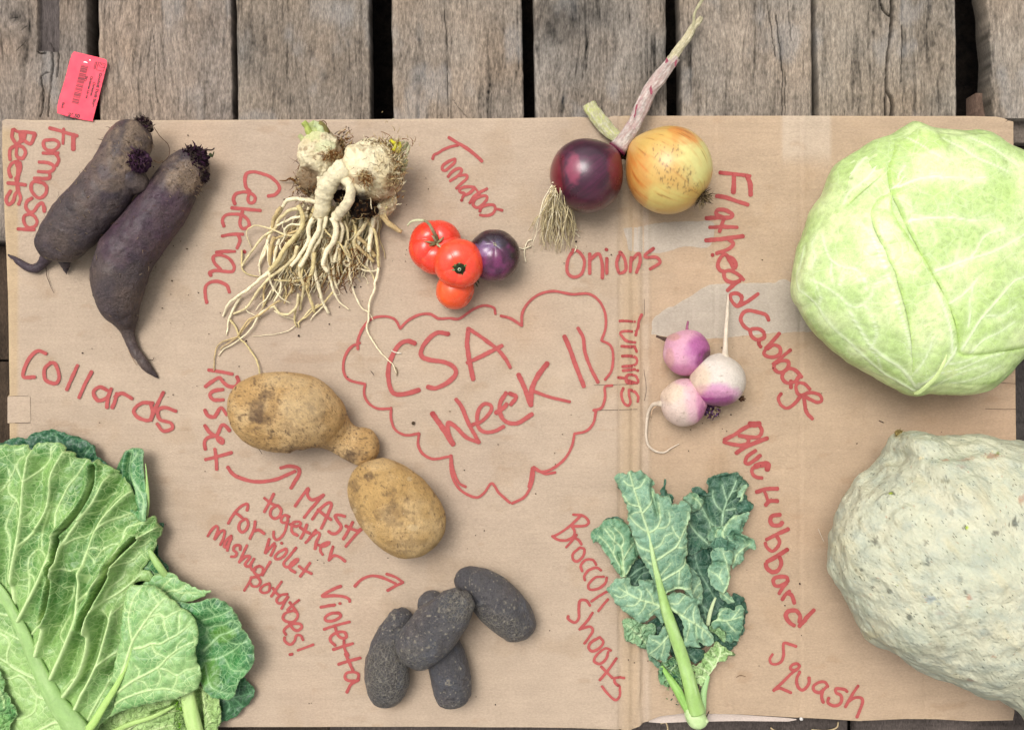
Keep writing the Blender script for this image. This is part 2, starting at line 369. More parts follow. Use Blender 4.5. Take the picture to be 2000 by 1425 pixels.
for a in planks:
    if a.pop('edge', None): a['edge'] = lambda ys: 3*np.sin(ys/42.)+1.5*np.sin(ys/17.+1)
    a.setdefault('vis', (-12, 240)); y1 = a.pop('y1', 560)
    tn = T0*(1+.10*np.random.uniform(-1, 1))*np.array([1+.03*np.random.uniform(-1, 1), 1, 1-.04*np.random.uniform(-1, 1)])
    if a['seed'] in (1,): tn = tn*1.02
    if a['seed'] == 4: tn = tn*1.07
    if a['seed'] == 3: tn = tn*.93
    a['tint'] = tn
    if a['seed'] == 1:      # a chunk has split out of this plank: build it in two layers
        def cut(o):
            me = o.data; n = len(me.vertices); co = np.empty(n*3, np.float32); me.vertices.foreach_get('co', co); co = co.reshape(-1, 3)
            w_ = co/S+origin(pallet); kk = (D+7)/D; X = w_[:, 0]/kk+1000; Y = 712.5-w_[:, 1]/kk
            top = w_[:, 2] > -20
            wob = 1.5*fbm(np.stack([Y, X], 1), 9, 2, 77)
            m = sstep(72+0, 75, X+wob)*(1-sstep(112, 116, X+wob))*(1-sstep(97, 101, Y+2*wob))*top
            co[:, 2] -= (m*13*S).astype(np.float32); me.vertices.foreach_set('co', co.ravel())
            at = me.color_attributes['Col']; c = np.empty(n*4, np.float32); at.data.foreach_get('color', c); c = c.reshape(-1, 4)
            gr = col('6d635f')[None, :]*(1+.25*fbm(np.stack([X, Y*.2], 1), 6, 3, 5))[:, None]
            c[:, :3] = c[:, :3]*(1-m[:, None])+gr*m[:, None]*.7; at.data.foreach_set('color', c.ravel())
        a['cracks'] = [('100 98 103 120 101 150 96 190 94 228', 1.6, 6), ('72 100 78 104 88 103', 1.4, 6), ('80 150 83 180 82 216 78 228', 1.6, 5), ('110 92 114 110 112 150', 1.0, 4), ('82 148 90 142 97 142', .8, 3), ('92 80 98 92 104 100', 2, 5), ('20 35 34 34', .5, 1.5), ('32 100 50 80', .5, 1.2), ('40 60 52 50', .5, 1)]
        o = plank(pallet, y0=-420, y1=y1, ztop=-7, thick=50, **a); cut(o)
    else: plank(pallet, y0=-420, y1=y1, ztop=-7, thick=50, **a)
# lower planks and block seen past the ends of the cardboard
def slab(name, x0, y0, x1, y1, ztop, thick, tint, seed, horiz=False, sp=3.0):
    k = (D-ztop)/D
    gx, gy = np.meshgrid(np.arange(x0, x1+sp, sp), np.arange(y0, y1+sp, sp), indexing='ij')
    P = np.stack([gx.ravel(), gy.ravel()], 1); q = P[:, ::-1] if horiz else P
    ring = fbm(q*np.array([1, .06]), 7, 3, seed); br = fbm(P, 60, 3, seed+3); gr = fbm(P, 4, 2, seed+5)
    z = 1.5*br+.9*ring; c = np.array(tint)[None, :]*(1+.25*ring+.3*br+.25*gr)[:, None]
    W = np.stack([(P[:, 0]-1000)*k, (712.5-P[:, 1])*k, ztop+z], 1); nx_, ny_ = gx.shape
    F = gridF(nx_, ny_, False)
    idx = np.concatenate([np.arange(ny_), np.arange(1, nx_)*ny_+ny_-1, (nx_-1)*ny_+np.arange(ny_-2, -1, -1), np.arange(nx_-2, 0, -1)*ny_])
    low = W[idx].copy(); low[:, 2] = ztop-thick; m = len(idx); j = np.arange(m); j2 = (j+1) % m
    F = np.vstack([F, np.stack([idx[j2], idx[j], len(P)+j, len(P)+j2], 1)])
    return mk(name, np.vstack([W, low]), F, WOOD, pallet, color=np.vstack([c, c[idx]]))
slab('plank', 1880, 236, 2190, 277, -34, 30, col('7d7167')*.8, 31, True, 2.4)
slab('plank', 1880, 287, 2190, 345, -60, 30, col('6b5f52')*.55, 32, True, 2.4)
slab('block', 1906, 182, 1938, 300, -40, 40, col('7a6355')*.8, 33, False, 2.0)
slab('plank', 1880, 380, 2300, 900, -55, 30, col('5a534f')*.55, 34, True, 4)
slab('plank', 1880, 906, 2300, 1330, -55, 30, col('5a534f')*.55, 35, True, 4)
slab('plank', -330, 480, 60, 700, -60, 30, col('6a5746')*.42, 36, False, 3)
slab('plank', -330, 706, 60, 1040, -60, 30, col('6a5746')*.42, 37, False, 3)
slab('plank', -330, 1350, 640, 1620, -55, 30, col('63564a')*.5, 38, True, 4)
slab('plank', 644, 1350, 1655, 1620, -55, 30, col('6b605a')*.6, 39, True, 3)
slab('plank', 1671, 1350, 2300, 1620, -55, 30, col('6b605a')*.66, 40, True, 3)
# ---------------------------------------------------------------- cardboard
def creases(P):       # P in photo px -> height of the card's top face (units)
    x, y = P[:, 0], P[:, 1]; z = np.zeros(len(P))
    wob = 1.2*fbm(np.stack([y*0, y], 1), 60, 2, 3)
    for cx, w_, d_ in ((1211, 2.5, 2.6), (1226, 3, -1.6), (1237, 2.2, 2.4), (1248, 2.5, -1.8), (1257, 2.2, 4.2), (1266, 2.5, -1.5), (990, 2, .5), (1396, 3, .8), (1404, 3, -.5), (1563, 3, .9), (1571, 3, -.5), (1808, 2, .8), (1690, 3, .5), (300, 3, .25)):
        fade = 1-.0*y
        if cx == 1257: fade = .55+.45*sstep(400, 1000, y)
        z -= 1.5*d_*fade*np.exp(-((x+wob-cx)/w_)**2)
    for cx in (1288, 1322, 1352, 1385): z -= .7*np.exp(-((x+wob-cx)/2.4)**2)*(1-sstep(820, 950, y))*sstep(380, 470, y)
    z -= 1.1*np.exp(-((y-247-.004*(x-1000))/2.0)**2)*sstep(1150, 1250, x)+.8*np.exp(-((y-243)/2.0)**2)*(1-sstep(250, 500, x))
    z += 1.8*fbm(P, 240, 3, 9)+.6*fbm(P, 44, 3, 10)
    for (dx_, dy_, dr_, da_) in ((560, 980, 26, -1.5), (1130, 640, 22, -1.4), (930, 1240, 40, 1.2), (945, 1330, 50, -1.5), (330, 640, 30, -1.2), (1500, 1180, 26, -1.4), (1090, 1130, 30, -1.2), (1530, 420, 20, -1.2), (760, 350, 20, -1)): z += da_*np.exp(-((x-dx_)**2+(y-dy_)**2)/dr_**2)
    z += 7*np.exp(-((x-1330)/150)**2)*sstep(1300, 1400, y)          # buckled bottom edge
    z += 2.4*sstep(1235, 1262, x)*sstep(1130, 1400, y)*fbm(P*np.array([1, .28]), 26, 3, 14)*(1-sstep(1400, 1500, x))
    for q in ('1300 1290 1312 1320 1330 1370', '1275 1275 1262 1310 1250 1370 1243 1415', '1408 1290 1412 1340 1424 1380', '1265 1130 1262 1200 1268 1270 1252 1330', '1262 870 1256 760 1262 700 1268 745'):
        d, _ = dpoly(P, pts(q), False); z -= 2.6*np.exp(-(d/2.6)**2); z += 1.3*np.exp(-((d-5)/3)**2)
    z += 1.6*sstep(905, 930, x)*np.exp(-((x-945)/40.)**2)*sstep(1250, 1290, y)*.5
    return z-1.0
card_poly_px = pts('''3 236 10 232 60 234 300 234.5 700 233 1040 230 1128 228 1180 231 1200 226 1300 226 1560 226 1900 226.5 1948 228 1962 231 1972 236 1980 237
 1981 500 1984 700 1986 860 1984 1200 1982 1391 1979 1406 1900 1408 1830 1404 1768 1404 1680 1408 1600 1403 1540 1400 1440 1393 1332 1390 1288 1396 1264 1406 1244 1418 1226 1427
 1216 1424 1100 1421 860 1419 440 1420 100 1424 30 1424 22 1100 19 900 18 827 14 826 14 773 18 771 15 600 11 500 8 440 3 300''')
def card_mat():
    B = NB('cardboard'); c = B.attr('Col', 'Color')
    f1 = B.noise(620, 5, B.mapv((.6, 1, 1)), .75); f2 = B.noise(150, 3, B.mapv((.15, 1, 1))); f3 = B.noise(26, 4)
    g = B.math('ADD', B.math('MULTIPLY', f1, .62), B.math('ADD', B.math('MULTIPLY', f2, .16), B.math('MULTIPLY', f3, .22)))
    g = B.mr(g, .36, .64, .83, 1.17); cc = B.n('ShaderNodeCombineColor')
    for k in range(3): B.put(cc.inputs[k], g)
    c = B.mix(1, c, cc.outputs[0], 'MULTIPLY')
    sp = B.math('MULTIPLY', B.mr(B.vor(260), .05, .12, 1, 0), B.mr(B.noise(80, 1), .6, .68, 0, .6)); c = B.mix(sp, c, (.16, .1, .06))
    wv = B.n('ShaderNodeTexWave', bands_direction='Y'); B.put(wv.inputs['Vector'], B.co); wv.inputs['Scale'].default_value = 62; wv.inputs['Distortion'].default_value = .6
    h = B.math('ADD', B.math('MULTIPLY', wv.outputs['Fac'], .10), f1)
    return B.fin(c, .8, B.bump(h, .0011, .6), .2)
CARD = card_mat()
CB = col('bba690')*.81
cu = pxy(card_poly_px)
def chf(P, d):
    Q = np.stack([P[:, 0]+1000, 712.5-P[:, 1]], 1)
    return creases(Q)-1.2*np.exp(-d/2.0)
card = thing('cardboard_sheet', 'large flattened brown cardboard box with red marker writing, carrying all the vegetables', 'cardboard', (0, 0, -7))
V, F, dd = sheet(cu, chf, 4.0)
# even spacing resample of outline so the snapped boundary stays clean
Q = np.stack([V[:, 0]+1000, 712.5-V[:, 1]], 1); X, Y = Q[:, 0], Q[:, 1]
c = np.tile(CB, (len(V), 1))
def tintm(m, k): 
    global c
    c = c*(1+(np.array(k)-1)[None, :]*m[:, None])
tintm(sstep(1262, 1275, X), (1.0, .95, .88))                      # the flap on the right is browner
tintm((1-sstep(31, 38, X))*sstep(240, 260, Y), (1.02, .97, .82))   # glued strip
tintm(np.exp(-((X-1232)/22)**4), (.97, .93, .84))
tintm(sstep(.25, .6, fbm(Q, 70, 4, 27)), (.95, .93, .9)); tintm(sstep(.45, .6, fbm(Q*np.array([.5, 1]), 26, 3, 28)), (.93, .9, .87))
tintm(sstep(.1, .7, fbm(Q, 320, 3, 21)), (1.03, .98, .95)); tintm(sstep(.1, .7, fbm(Q, 300, 3, 22)), (.95, .95, .97))
tintm(sstep(1525, 1530, X)*(1-sstep(1620, 1626, X))*(1-sstep(290, 335, Y+8*fbm(Q, 40, 2, 5))), (1.12, 1.2, 1.32))
tintm(np.exp(-(dd/3.0)**2), (1.08, 1.08, 1.05))
tintm(sstep(1262, 1275, X)*sstep(380, 400, Y)*(1-sstep(500, 700, Y))*sstep(.0, .5, fbm(Q*np.array([.4, 1]), 20, 3, 33)), (1.05, 1.06, 1.08))
top = mk('liner', V, F, CARD, card, color=c)
# the thickness: a wall round the outline and a bottom face
n = len(cu); st = 4.0
o2 = catmull(np.vstack([cu, cu[:1]]), 1400)[:-1]
e = np.vstack([cu, cu[:1]]); s_ = np.concatenate([[0], np.cumsum(np.linalg.norm(np.diff(e, axis=0), axis=1))]); uu = np.linspace(0, s_[-1], 1401)[:-1]
o2 = np.stack([np.interp(uu, s_, e[:, 0]), np.interp(uu, s_, e[:, 1])], 1)
zt = chf(o2, np.zeros(len(o2))); m = len(o2); j = np.arange(m); j2 = (j+1) % m
Vr = np.vstack([np.column_stack([o2, zt]), np.column_stack([o2*1.0006, zt-3.4]), np.column_stack([o2, zt-6.2])])
Fr = np.vstack([np.stack([j, j2, m+j2, m+j], 1), np.stack([m+j, m+j2, 2*m+j2, 2*m+j], 1)])
mk('cut_edge', Vr, Fr, CARD, card, color=col('b79a7c')*.6, smooth=False)
V2 = V.copy(); V2[:, 2] -= 6.3
b = V2[:, 2]; mk('backing', V2, F[:, ::-1], CARD, card, color=CB*.9)
# raised pale strip of the lower ply under the buckled edge
P_ = pts('1262 1409 1290 1397 1332 1391 1440 1394 1540 1401 1560 1404 1540 1408 1440 1407 1340 1409 1290 1411')
V_, F_, d_ = sheet(pxy(P_, -9), lambda P, d: -9+0*d, 2.5); mk('lower_ply', V_, F_, CARD, card, color=col('cdbcb0')*.85)
def patch(poly, colr, name='worn_patch', amp=1.2, dz=.45, sp=3.0, tear=True, seed=0):
    pl = frill(pxy(poly), amp, 9, seed, 2.5)
    V_, F_, d_ = sheet(pl, lambda P, d: creases(np.stack([P[:, 0]+1000, 712.5-P[:, 1]], 1))+dz, sp)
    cc = np.tile(np.array(colr), (len(V_), 1))
    if tear: cc = cc*(1+.10*np.exp(-(d_/1.3)**2))[:, None]
    cc = cc*(1+.06*fbm(V_[:, :2], 30, 3, seed))[:, None]
    return mk(name, V_, F_, CARD, card, color=cc)
GR = col('beb0a0')*.78
patch(pts('1217 446 1253 442 1293 435 1358 432 1392 434 1392 470 1378 484 1337 482 1295 493 1253 492 1229 488 1223 467'), GR, seed=1, amp=.8, tear=False)
patch(pts('1273 653 1276 624 1300 604 1319 596 1347 579 1374 561 1405 555 1465 553 1510 552 1532 545 1552 552 1600 560 1640 600 1640 646 1588 648 1510 650 1440 657 1349 660'), GR*.97, seed=2)
# slits and flaps
def flap(poly, dz=1.5, k=1.0):
    V_, F_, d_ = sheet(pxy(pts(poly), 2), lambda P, d: creases(np.stack([P[:, 0]+1000, 712.5-P[:, 1]], 1))+dz+0*d, 3)
    return mk('tab', V_, F_, CARD, card, color=CB*k)
flap('14 774 58 773 59 824 14 826', 1.0, 1.02)
SL = NB('slit_shadow_line').fin((.05, .035, .025), .9)
def slit(s, w_=.5, mat=None, name='slit', dz=.5):
    P = catmull(pxy(pts(s)), 24); T = np.gradient(P, axis=0); T /= np.linalg.norm(T, axis=1, keepdims=True); N = np.stack([-T[:, 1], T[:, 0]], 1)
    L = P+N*w_; R = P-N*w_; z = creases(np.stack([P[:, 0]+1000, 712.5-P[:, 1]], 1))+dz
    V_ = np.vstack([np.column_stack([L, z]), np.column_stack([R, z])]); m = len(P); i = np.arange(m-1)
    return mk(name, V_, np.stack([i, i+1, m+i+1, m+i], 1), mat or SL, card)
for s in ('1160 752 1200 751 1246 750', '1170 801 1210 800 1245 799', '14 774 38 773 56 773', '30 826 45 826 60 826', '1930 748 1960 748 1984 749', '1925 798 1960 799 1985 799', '1258 720 1262 760 1257 800 1256 880 1258 918', '1258 640 1259 600 1258 560', '1964 238 1969 235 1975 234 1980 232'):
    slit(s, .45)
# ---------------------------------------------------------------- red marker writing
def ink_mat():
    B = NB('red_marker_ink'); c = B.attr('Col', 'Color'); f1 = B.noise(700, 4, B.mapv((.35, 1, 1)), .7); f2 = B.noise(120, 3)
    g = B.mr(B.math('ADD', B.math('MULTIPLY', f1, .6), B.math('MULTIPLY', f2, .4)), .35, .65, .86, 1.14); cc = B.n('ShaderNodeCombineColor')
    for k in range(3): B.put(cc.inputs[k], g)
    return B.fin(B.mix(1, c, cc.outputs[0], 'MULTIPLY'), .75, B.bump(f1, .0004, .6), .25)
INK = ink_mat(); INKC = col('bb5c58')*.72; INKD = col('a8383a')*.6
zl = [0.9]
def write(label, strokes, w_=3.6, dark=0.0):
    """strokes: list of (origin x, origin y, zoom, 'x y x y', width factor)"""
    Vs = []; Fs = []; Cs = []; n0 = 0
    for st in strokes:
        x0, y0, k, s = st[:4]; wf = st[4] if len(st) > 4 else 1
        P = fr(x0, y0, k, s)
        if len(P) == 1: P = np.vstack([P-[1, 0], P+[1, .5]])
        L = np.linalg.norm(np.diff(P, axis=0), axis=1).sum(); n = max(8, int(L/2.2)); P = catmull(P, n)
        U = pxy(P); T = np.gradient(U, axis=0); T /= np.linalg.norm(T, axis=1, keepdims=True)+1e-9; N = np.stack([-T[:, 1], T[:, 0]], 1)
        wd = w_*wf*(1+.16*fbm(U, 16, 2, n0)); a1 = U+N*wd[:, None]*(1+.10*fbm(U, 3.5, 1, 5))[:, None]; a2 = U-N*wd[:, None]*(1+.10*fbm(U, 3.5, 1, 8))[:, None]
        z = creases(P)+zl[0]+np.linspace(0, .05, n); zl[0] += .006
        # round ends
        ends = []
        for (c0, t0, w0, zz) in ((U[0], -T[0], wd[0], z[0]), (U[-1], T[-1], wd[-1], z[-1])):
            nn = np.array([-t0[1], t0[0]]); th = np.linspace(-np.pi/2, np.pi/2, 7)
            ends.append(np.column_stack([c0+w0*(np.cos(th)[:, None]*t0*.8+np.sin(th)[:, None]*nn), np.full(7, zz)]))
        V_ = np.vstack([np.column_stack([a1, z]), np.column_stack([U, z]), np.column_stack([a2, z])]+ends)
        i = np.arange(n-1)
        f = np.vstack([np.stack([i, n+i, n+i+1, i+1], 1), np.stack([n+i, 2*n+i, 2*n+i+1, n+i+1], 1)]).tolist()
        for e_, b_ in ((0, 3*n), (1, 3*n+7)):
            f.append(list(range(b_, b_+7)))
        t = np.linspace(0, 1, n); pool = np.clip(np.exp(-t*L/9)*.7+np.exp(-(1-t)*L/7)*.35+dark, 0, 1)*(.55+.6*fbm(U, 11, 2, 4)); pool = np.clip(pool+.18*fbm(U, 26, 2, 6), 0, 1)
        cc = INKC[None, :]*(1-pool[:, None])+INKD[None, :]*pool[:, None]
        Cs.append(np.vstack([cc*1.0, cc*1.04, cc*1.0, np.tile(cc[0], (7, 1)), np.tile(cc[-1], (7, 1))]))
        Fs += [[q+n0 for q in ff] for ff in f]; Vs.append(V_); n0 += len(V_)
    o = mk('lettering', np.vstack(Vs), Fs, INK, card, color=np.vstack(Cs), smooth=False)
    o['label'] = label
    return o
def q(f, *ss): return [(*f, *((s,) if isinstance(s, str) else s)) for s in ss]
fA = (0, 240, 6.475); fB = (390, 320, 5.09); fC = (830, 250, 7.917); fD = (1370, 320, 4.75); fE = (1420, 560, 5.28); fF = (1190, 600, 6.786)
fG = (390, 700, 5.48); fH = (400, 940, 6.25); fI = (400, 1040, 5.7); fJ = (600, 1100, 5.48); fK = (1070, 990, 3.653); fL = (1400, 810, 6.195)
fM = (1460, 1020, 5.9375); fN = (1480, 1230, 7.917); fO = (740, 630, 4.348); fP = (650, 450, 2.85); fQ = (0, 450, 2.85); fR = (600, 825, 2.374)
write('red handwritten words Formosa Beets', q(fA, '625 65 720 90 800 115 880 140 975 165', ('805 75 800 150 795 265', .9), ('930 150 925 230 925 335', 1.4),
 '640 215 560 225 550 290 590 340 670 350 735 300 740 250 690 215 630 215', '540 382 640 385 735 382', '690 385 730 430 740 480 710 540', '490 495 580 500 660 530 680 580 620 620 480 615', '620 625 630 680 600 705 430 700',
 '560 765 470 745 405 755 390 840 440 920 500 950 570 900 585 810 540 760', '400 950 340 990 320 1060 360 1120 420 1120 470 1050 520 1010 550 1060 555 1120', '360 1150 300 1180 300 1260 350 1320 430 1310 465 1250 430 1180 370 1150', '220 1340 320 1345 430 1350',
 '175 80 220 110 330 115 440 135', '160 85 150 180 190 250 210 290', ('250 120 260 220 230 260 200 275', 1.1), ('440 140 420 200 380 265 300 215 280 130', 1.15), ('320 120 300 200 270 240', 1.0),
 '190 290 130 330 120 400 125 465', '210 280 290 310 320 380 280 450 215 430 205 360 220 290', '225 485 150 510 110 580 115 640 135 685', ('200 490 230 560 230 640 215 720', 1.3), ('250 500 260 560 240 640 210 690', 1.0),
 '95 760 200 770 320 785', ('205 700 215 780 225 850', 1.3), '130 860 75 960 100 1030 160 990 190 900 230 870 255 950 230 1030'), 3.4)
write('red handwritten word Celeriac', q(fB, '680 322 750 305 795 250 770 190 700 130 610 95 530 80 465 100 450 170 460 230 490 265', '350 400 335 350 360 300 430 280 500 290 550 330 540 380 500 390 480 350 500 270', '318 438 450 450 605 465',
 '240 620 225 560 260 510 340 500 420 510 480 560 490 620 430 645 400 600 410 530 425 475', '220 718 320 700 430 700', '380 700 400 760 370 840', '165 880 250 870 350 870', '440 868 450 878',
 '110 1110 100 1080 160 1060 260 1070 330 1065 340 1010 290 940 200 905 135 925 150 990 210 1050', '70 1380 55 1300 60 1220 110 1175 190 1170 270 1210 295 1275'), 3.4)
write('red handwritten word Tomatoes', q(fC, ('370 150 500 230 650 320 780 420 880 515', 1.1), '510 270 400 290 280 340 200 390 140 420 120 480', '465 480 380 510 280 580 270 640 310 660 390 600 460 530 465 480', '355 755 430 670 530 625 570 660 510 740 390 820', '510 740 640 730 640 790 560 860 485 935',
 '580 1080 610 1010 560 1000 530 960 600 915 700 910 760 930 700 1000 620 1040', '565 1115 572 1120', '690 1160 760 1060 860 990 960 940', ('760 910 820 990 870 1060', .8), '740 1180 780 1100 890 1050 960 1060 940 1130 860 1210 790 1230 740 1190', '850 1290 870 1230 970 1190 1070 1200 1080 1280 1020 1340 920 1355 850 1345', '1080 1250 1140 1260 1195 1275'), 3.0)
write('red handwritten word Flathead', q(fD, '170 82 300 95 450 115', ('300 95 300 180 295 265', 1.2), ('420 110 450 190 455 290', 1.3), ('140 300 220 310 320 345 430 380', 1.1), ('45 505 150 500 260 500 285 470 220 430 150 430 140 470 200 500', 1.1), '75 590 200 585 330 590', '210 500 190 560 165 630', ('40 710 160 700 280 685 385 672', 1.1), '250 700 295 740 250 790 140 830', '98 845 106 845',
 '290 930 315 960 280 900 220 840 170 880 150 940 170 985 210 1000', '225 840 260 900 300 970 320 930 290 880 240 860', '390 1075 330 1020 260 990 210 1010 220 1070 280 1100 350 1090', '355 1080 300 1120 240 1175', '380 1240 330 1200 270 1215 280 1270 330 1320 370 1270 370 1220', '330 1320 420 1280 525 1205'), 3.8, .12)
write('red handwritten word Cabbage', q(fE, ('430 345 400 290 310 260 230 245 170 265 140 330 170 400 230 445', 1.0), '380 470 330 435 250 440 250 500 310 545 380 525 385 490', '330 550 330 590 350 620', '540 480 470 560 400 630', '420 640 480 600 540 620 550 680 500 720 430 720 380 690 400 640', '655 650 560 730 475 795', '500 790 560 760 630 770 630 830 590 870 530 880 485 840 490 800',
 '770 930 720 870 650 840 590 870 570 940 620 990 700 975 740 930', '660 970 660 1040', '855 1055 800 1000 740 990 710 1030 730 1100 770 1120', '560 1100 530 1150 560 1220 620 1250 690 1210 760 1130', '770 1120 850 1090 950 1110 975 1170 930 1190 860 1160 790 1120', '790 1120 800 1200 820 1290 880 1360'), 3.6, .1)
write('red handwritten word Turnips along the crease', q(fF, '430 95 390 180 380 270 350 370', '135 180 190 180', ('210 180 340 190', .9), '310 320 200 315 150 340 180 400 240 450 345 465', '160 515 240 520 340 520', '330 515 365 590', '170 645 280 645 350 665 370 720 320 770 175 785', '180 838 340 822', '370 838 378 836', '120 930 220 940', '220 960 370 1000 360 920 290 890 230 910 230 990 320 1010',
 '185 1070 160 1150 190 1260 250 1300 280 1250 260 1160 260 1090', '270 1090 340 1120 380 1180 375 1250'), 2.8, .25)
write('red handwritten word Russet with a curved arrow', q(fG, ('95 122 220 140 350 165', .95), '400 195 415 250 380 300 310 295 250 250 210 205 140 240 60 300', '250 330 150 345 110 390 150 440 255 440', '55 550 90 610 160 620 210 540 240 530 290 600', '55 715 110 790 180 820 230 720 270 715 320 770', '60 970 50 900 80 850 160 830 240 860 245 905 200 880 180 830', '60 1080 180 1050 340 1005', '160 965 175 1060 182 1185',
 '300 1160 350 1230 430 1275 550 1310 680 1315 820 1290 930 1245 1020 1205', '865 1170 950 1150 1050 1170 1065 1230 1020 1310 975 1385'), 3.6)
write('red handwritten word MASH', q(fH, '1100 300 1170 200 1260 85 1250 160 1300 220 1380 200 1450 160', '1450 160 1350 270 1270 360 1210 440', '1310 460 1390 350 1500 260 1545 280 1500 400 1420 570', '1380 340 1450 400 1540 465', '1710 425 1630 405 1590 420 1620 480 1665 550 1620 620 1560 635 1510 605', '1805 495 1750 600 1690 700', '1720 540 1800 580 1870 600 1900 580', '1930 560 1830 660 1720 790'), 3.1)
write('red handwritten word together', q(fH, '840 150 790 250 725 370', '725 200 800 260 860 290', '880 290 810 340 800 410 850 450 910 420 930 350 890 290', '1030 430 970 410 930 460 950 500 1010 490 1010 440', '1010 480 980 600 930 680 870 710 840 670 840 610', '1040 520 1110 545 1170 520 1150 490 1080 500 1060 560 1070 620 1130 655', '1245 525 1210 620 1170 690', '1165 560 1220 600 1280 630', '1355 590 1290 680 1230 745', '1280 680 1370 620 1400 650 1360 740 1345 820', '1380 770 1450 790 1520 750 1500 740 1430 770 1410 840 1440 890', '1565 790 1540 870 1515 960', '1520 950 1580 900 1650 920 1715 970'), 2.9)
write('red handwritten words for violet', q(fH, '285 510 350 400 430 310 510 270 525 300 515 350', '370 380 420 410 455 440', '490 455 430 500 415 570 450 615 500 590 530 520 510 460 480 455', '615 485 600 580 550 695', '600 600 660 590 725 635', '785 700 760 790 735 870', '740 870 800 800 850 750', '860 780 830 850 805 900', '932 748 942 752', '990 815 900 860 855 920 890 945 960 910 1000 850 990 815', '1115 805 1040 900 965 990 990 1040 1070 1020 1140 950 1110 950 1050 1000 1040 1060 1105 1105', '1285 990 1220 1080 1165 1155', '1150 1030 1220 1080 1305 1120'), 2.9)
write('red handwritten words mashed potatoes!', q(fH, '35 665 90 580 140 540 160 580 120 700', '120 700 190 610 240 600 230 680 190 770', '325 660 260 720 235 790 270 790 325 690', '325 680 290 770 275 840', '430 830 430 780 370 780 350 830 390 870 370 910 320 915', '515 775 470 870 420 985', '420 975 500 910 550 920 490 1010 540 1030 600 940', '600 940 560 1020 580 1080 620 1070')+q(fI, '610 365 560 390 545 430 590 470 640 450 645 390 600 365', '730 320 680 400 640 470', '440 640 500 540 520 490', '510 500 580 490 620 540 590 590 530 590 510 560', '720 560 660 580 615 630 650 665 710 650 725 590 710 560', '855 540 800 620 740 705', '755 610 800 670 840 700', '920 680 850 690 800 740 820 780 870 770 920 710', '930 710 890 770 855 840', '1050 745 980 800 920 855', '945 770 990 830 1025 880', '990 860 900 890 870 940 900 980 980 990 1030 940 1030 890 980 860', '905 1130 880 1090 910 1050 980 1010 1060 1010 1080 1050 1030 1085 980 1060 940 1000', '890 1160 890 1200 950 1240 1000 1200 1020 1140 1070 1140 1095 1190', '1210 1240 1130 1270 1035 1305', '945 1352 975 1345'), 2.8, .1)
write('red handwritten word Violetta with a curved arrow', q(fJ, '360 240 260 280 160 345 280 340 390 350 450 380 455 405', '145 465 220 450 295 440', '345 425 358 425', '340 525 260 530 195 570 210 610 290 605 360 560 340 525', '180 700 300 660 455 620', '300 870 250 820 260 770 330 730 400 730 420 780 380 795 330 760 300 680', '280 915 390 880 490 850', '395 820 400 900 440 980', '335 1075 440 1040 570 1005', '410 960 450 1050 490 1140', '540 1240 550 1180 490 1155 420 1170 405 1220 450 1250 540 1250', '550 1240 470 1290 425 1375', '510 240 580 170 680 130 780 140 880 180 950 215', '850 110 940 140 1025 195', '1025 200 940 240 860 285'), 3.0)
write('red handwritten word Broccoli', q(fK, '180 52 250 60 290 100 270 130 200 135 160 130', '235 60 160 130 90 180 35 210', '170 135 190 170 180 210 130 235 70 230 30 205', '205 195 170 240 130 285', '190 215 220 235 240 265', '230 285 180 330 180 370 210 385 250 350 260 300 230 285', '345 410 320 375 270 375 235 415 245 455', '380 450 345 430 290 450 260 490 265 520', '400 495 340 500 290 550 300 585 360 580 410 540 420 500', '440 590 370 630 310 670', '430 655 390 700 360 740'), 2.6)
write('red handwritten word Shoots', q(fK, '300 700 275 665 230 665 220 720 220 790 190 820 145 795 145 775', '320 750 280 810 225 870', '230 865 300 850 320 880 290 930 260 970', '370 925 310 960 290 1000 320 1025 370 1000 395 960 370 925', '450 1020 410 1005 350 1050 330 1095 370 1115 415 1080 430 1030', '490 1075 430 1160 370 1230', '380 1135 420 1175 460 1215', '545 1215 480 1215 480 1250 510 1280 515 1340 480 1370 430 1330 385 1275'), 2.8)
write('red handwritten word Blue', q(fL, ('400 110 460 115 515 105', 1.5), '430 120 330 160 210 240 90 300', '510 115 545 190 510 260 430 270 270 250', '350 260 385 300 360 350 280 365 170 350 85 325', ('610 280 480 330 340 390 235 460', 1.1), '470 430 370 500 345 570 380 590 450 550 525 490', ('610 660 610 600 520 600 470 620', 1.5), '500 600 430 650 430 710 480 750 545 760'), 3.8, .2)
write('red handwritten word Hubbard', q(fL, ('480 930 600 895 735 890', 1.15), ('575 920 600 980 615 1030', .8), ('590 1090 640 1040 735 1040', 1.15), ('765 1205 670 1220 645 1280 680 1330 760 1330 790 1300', 1.15))+q(fM, ('470 75 350 130 220 195', 1.1), ('340 160 370 220 340 290 280 330 220 280 205 235', 1.0), ('460 310 350 380 225 450', 1.15), ('370 400 390 470 350 550 280 570 220 520 210 475', 1.1), '465 680 450 630 370 625 300 650 310 720 370 730 450 690', '450 700 400 760 365 820', '400 890 440 830 485 790', '460 815 510 840 540 930', ('540 1190 480 1150 440 1070 480 1020 560 1020 610 1080 600 1150', 1.1), ('770 1010 690 1090 600 1200', 1.1)), 3.7, .12)
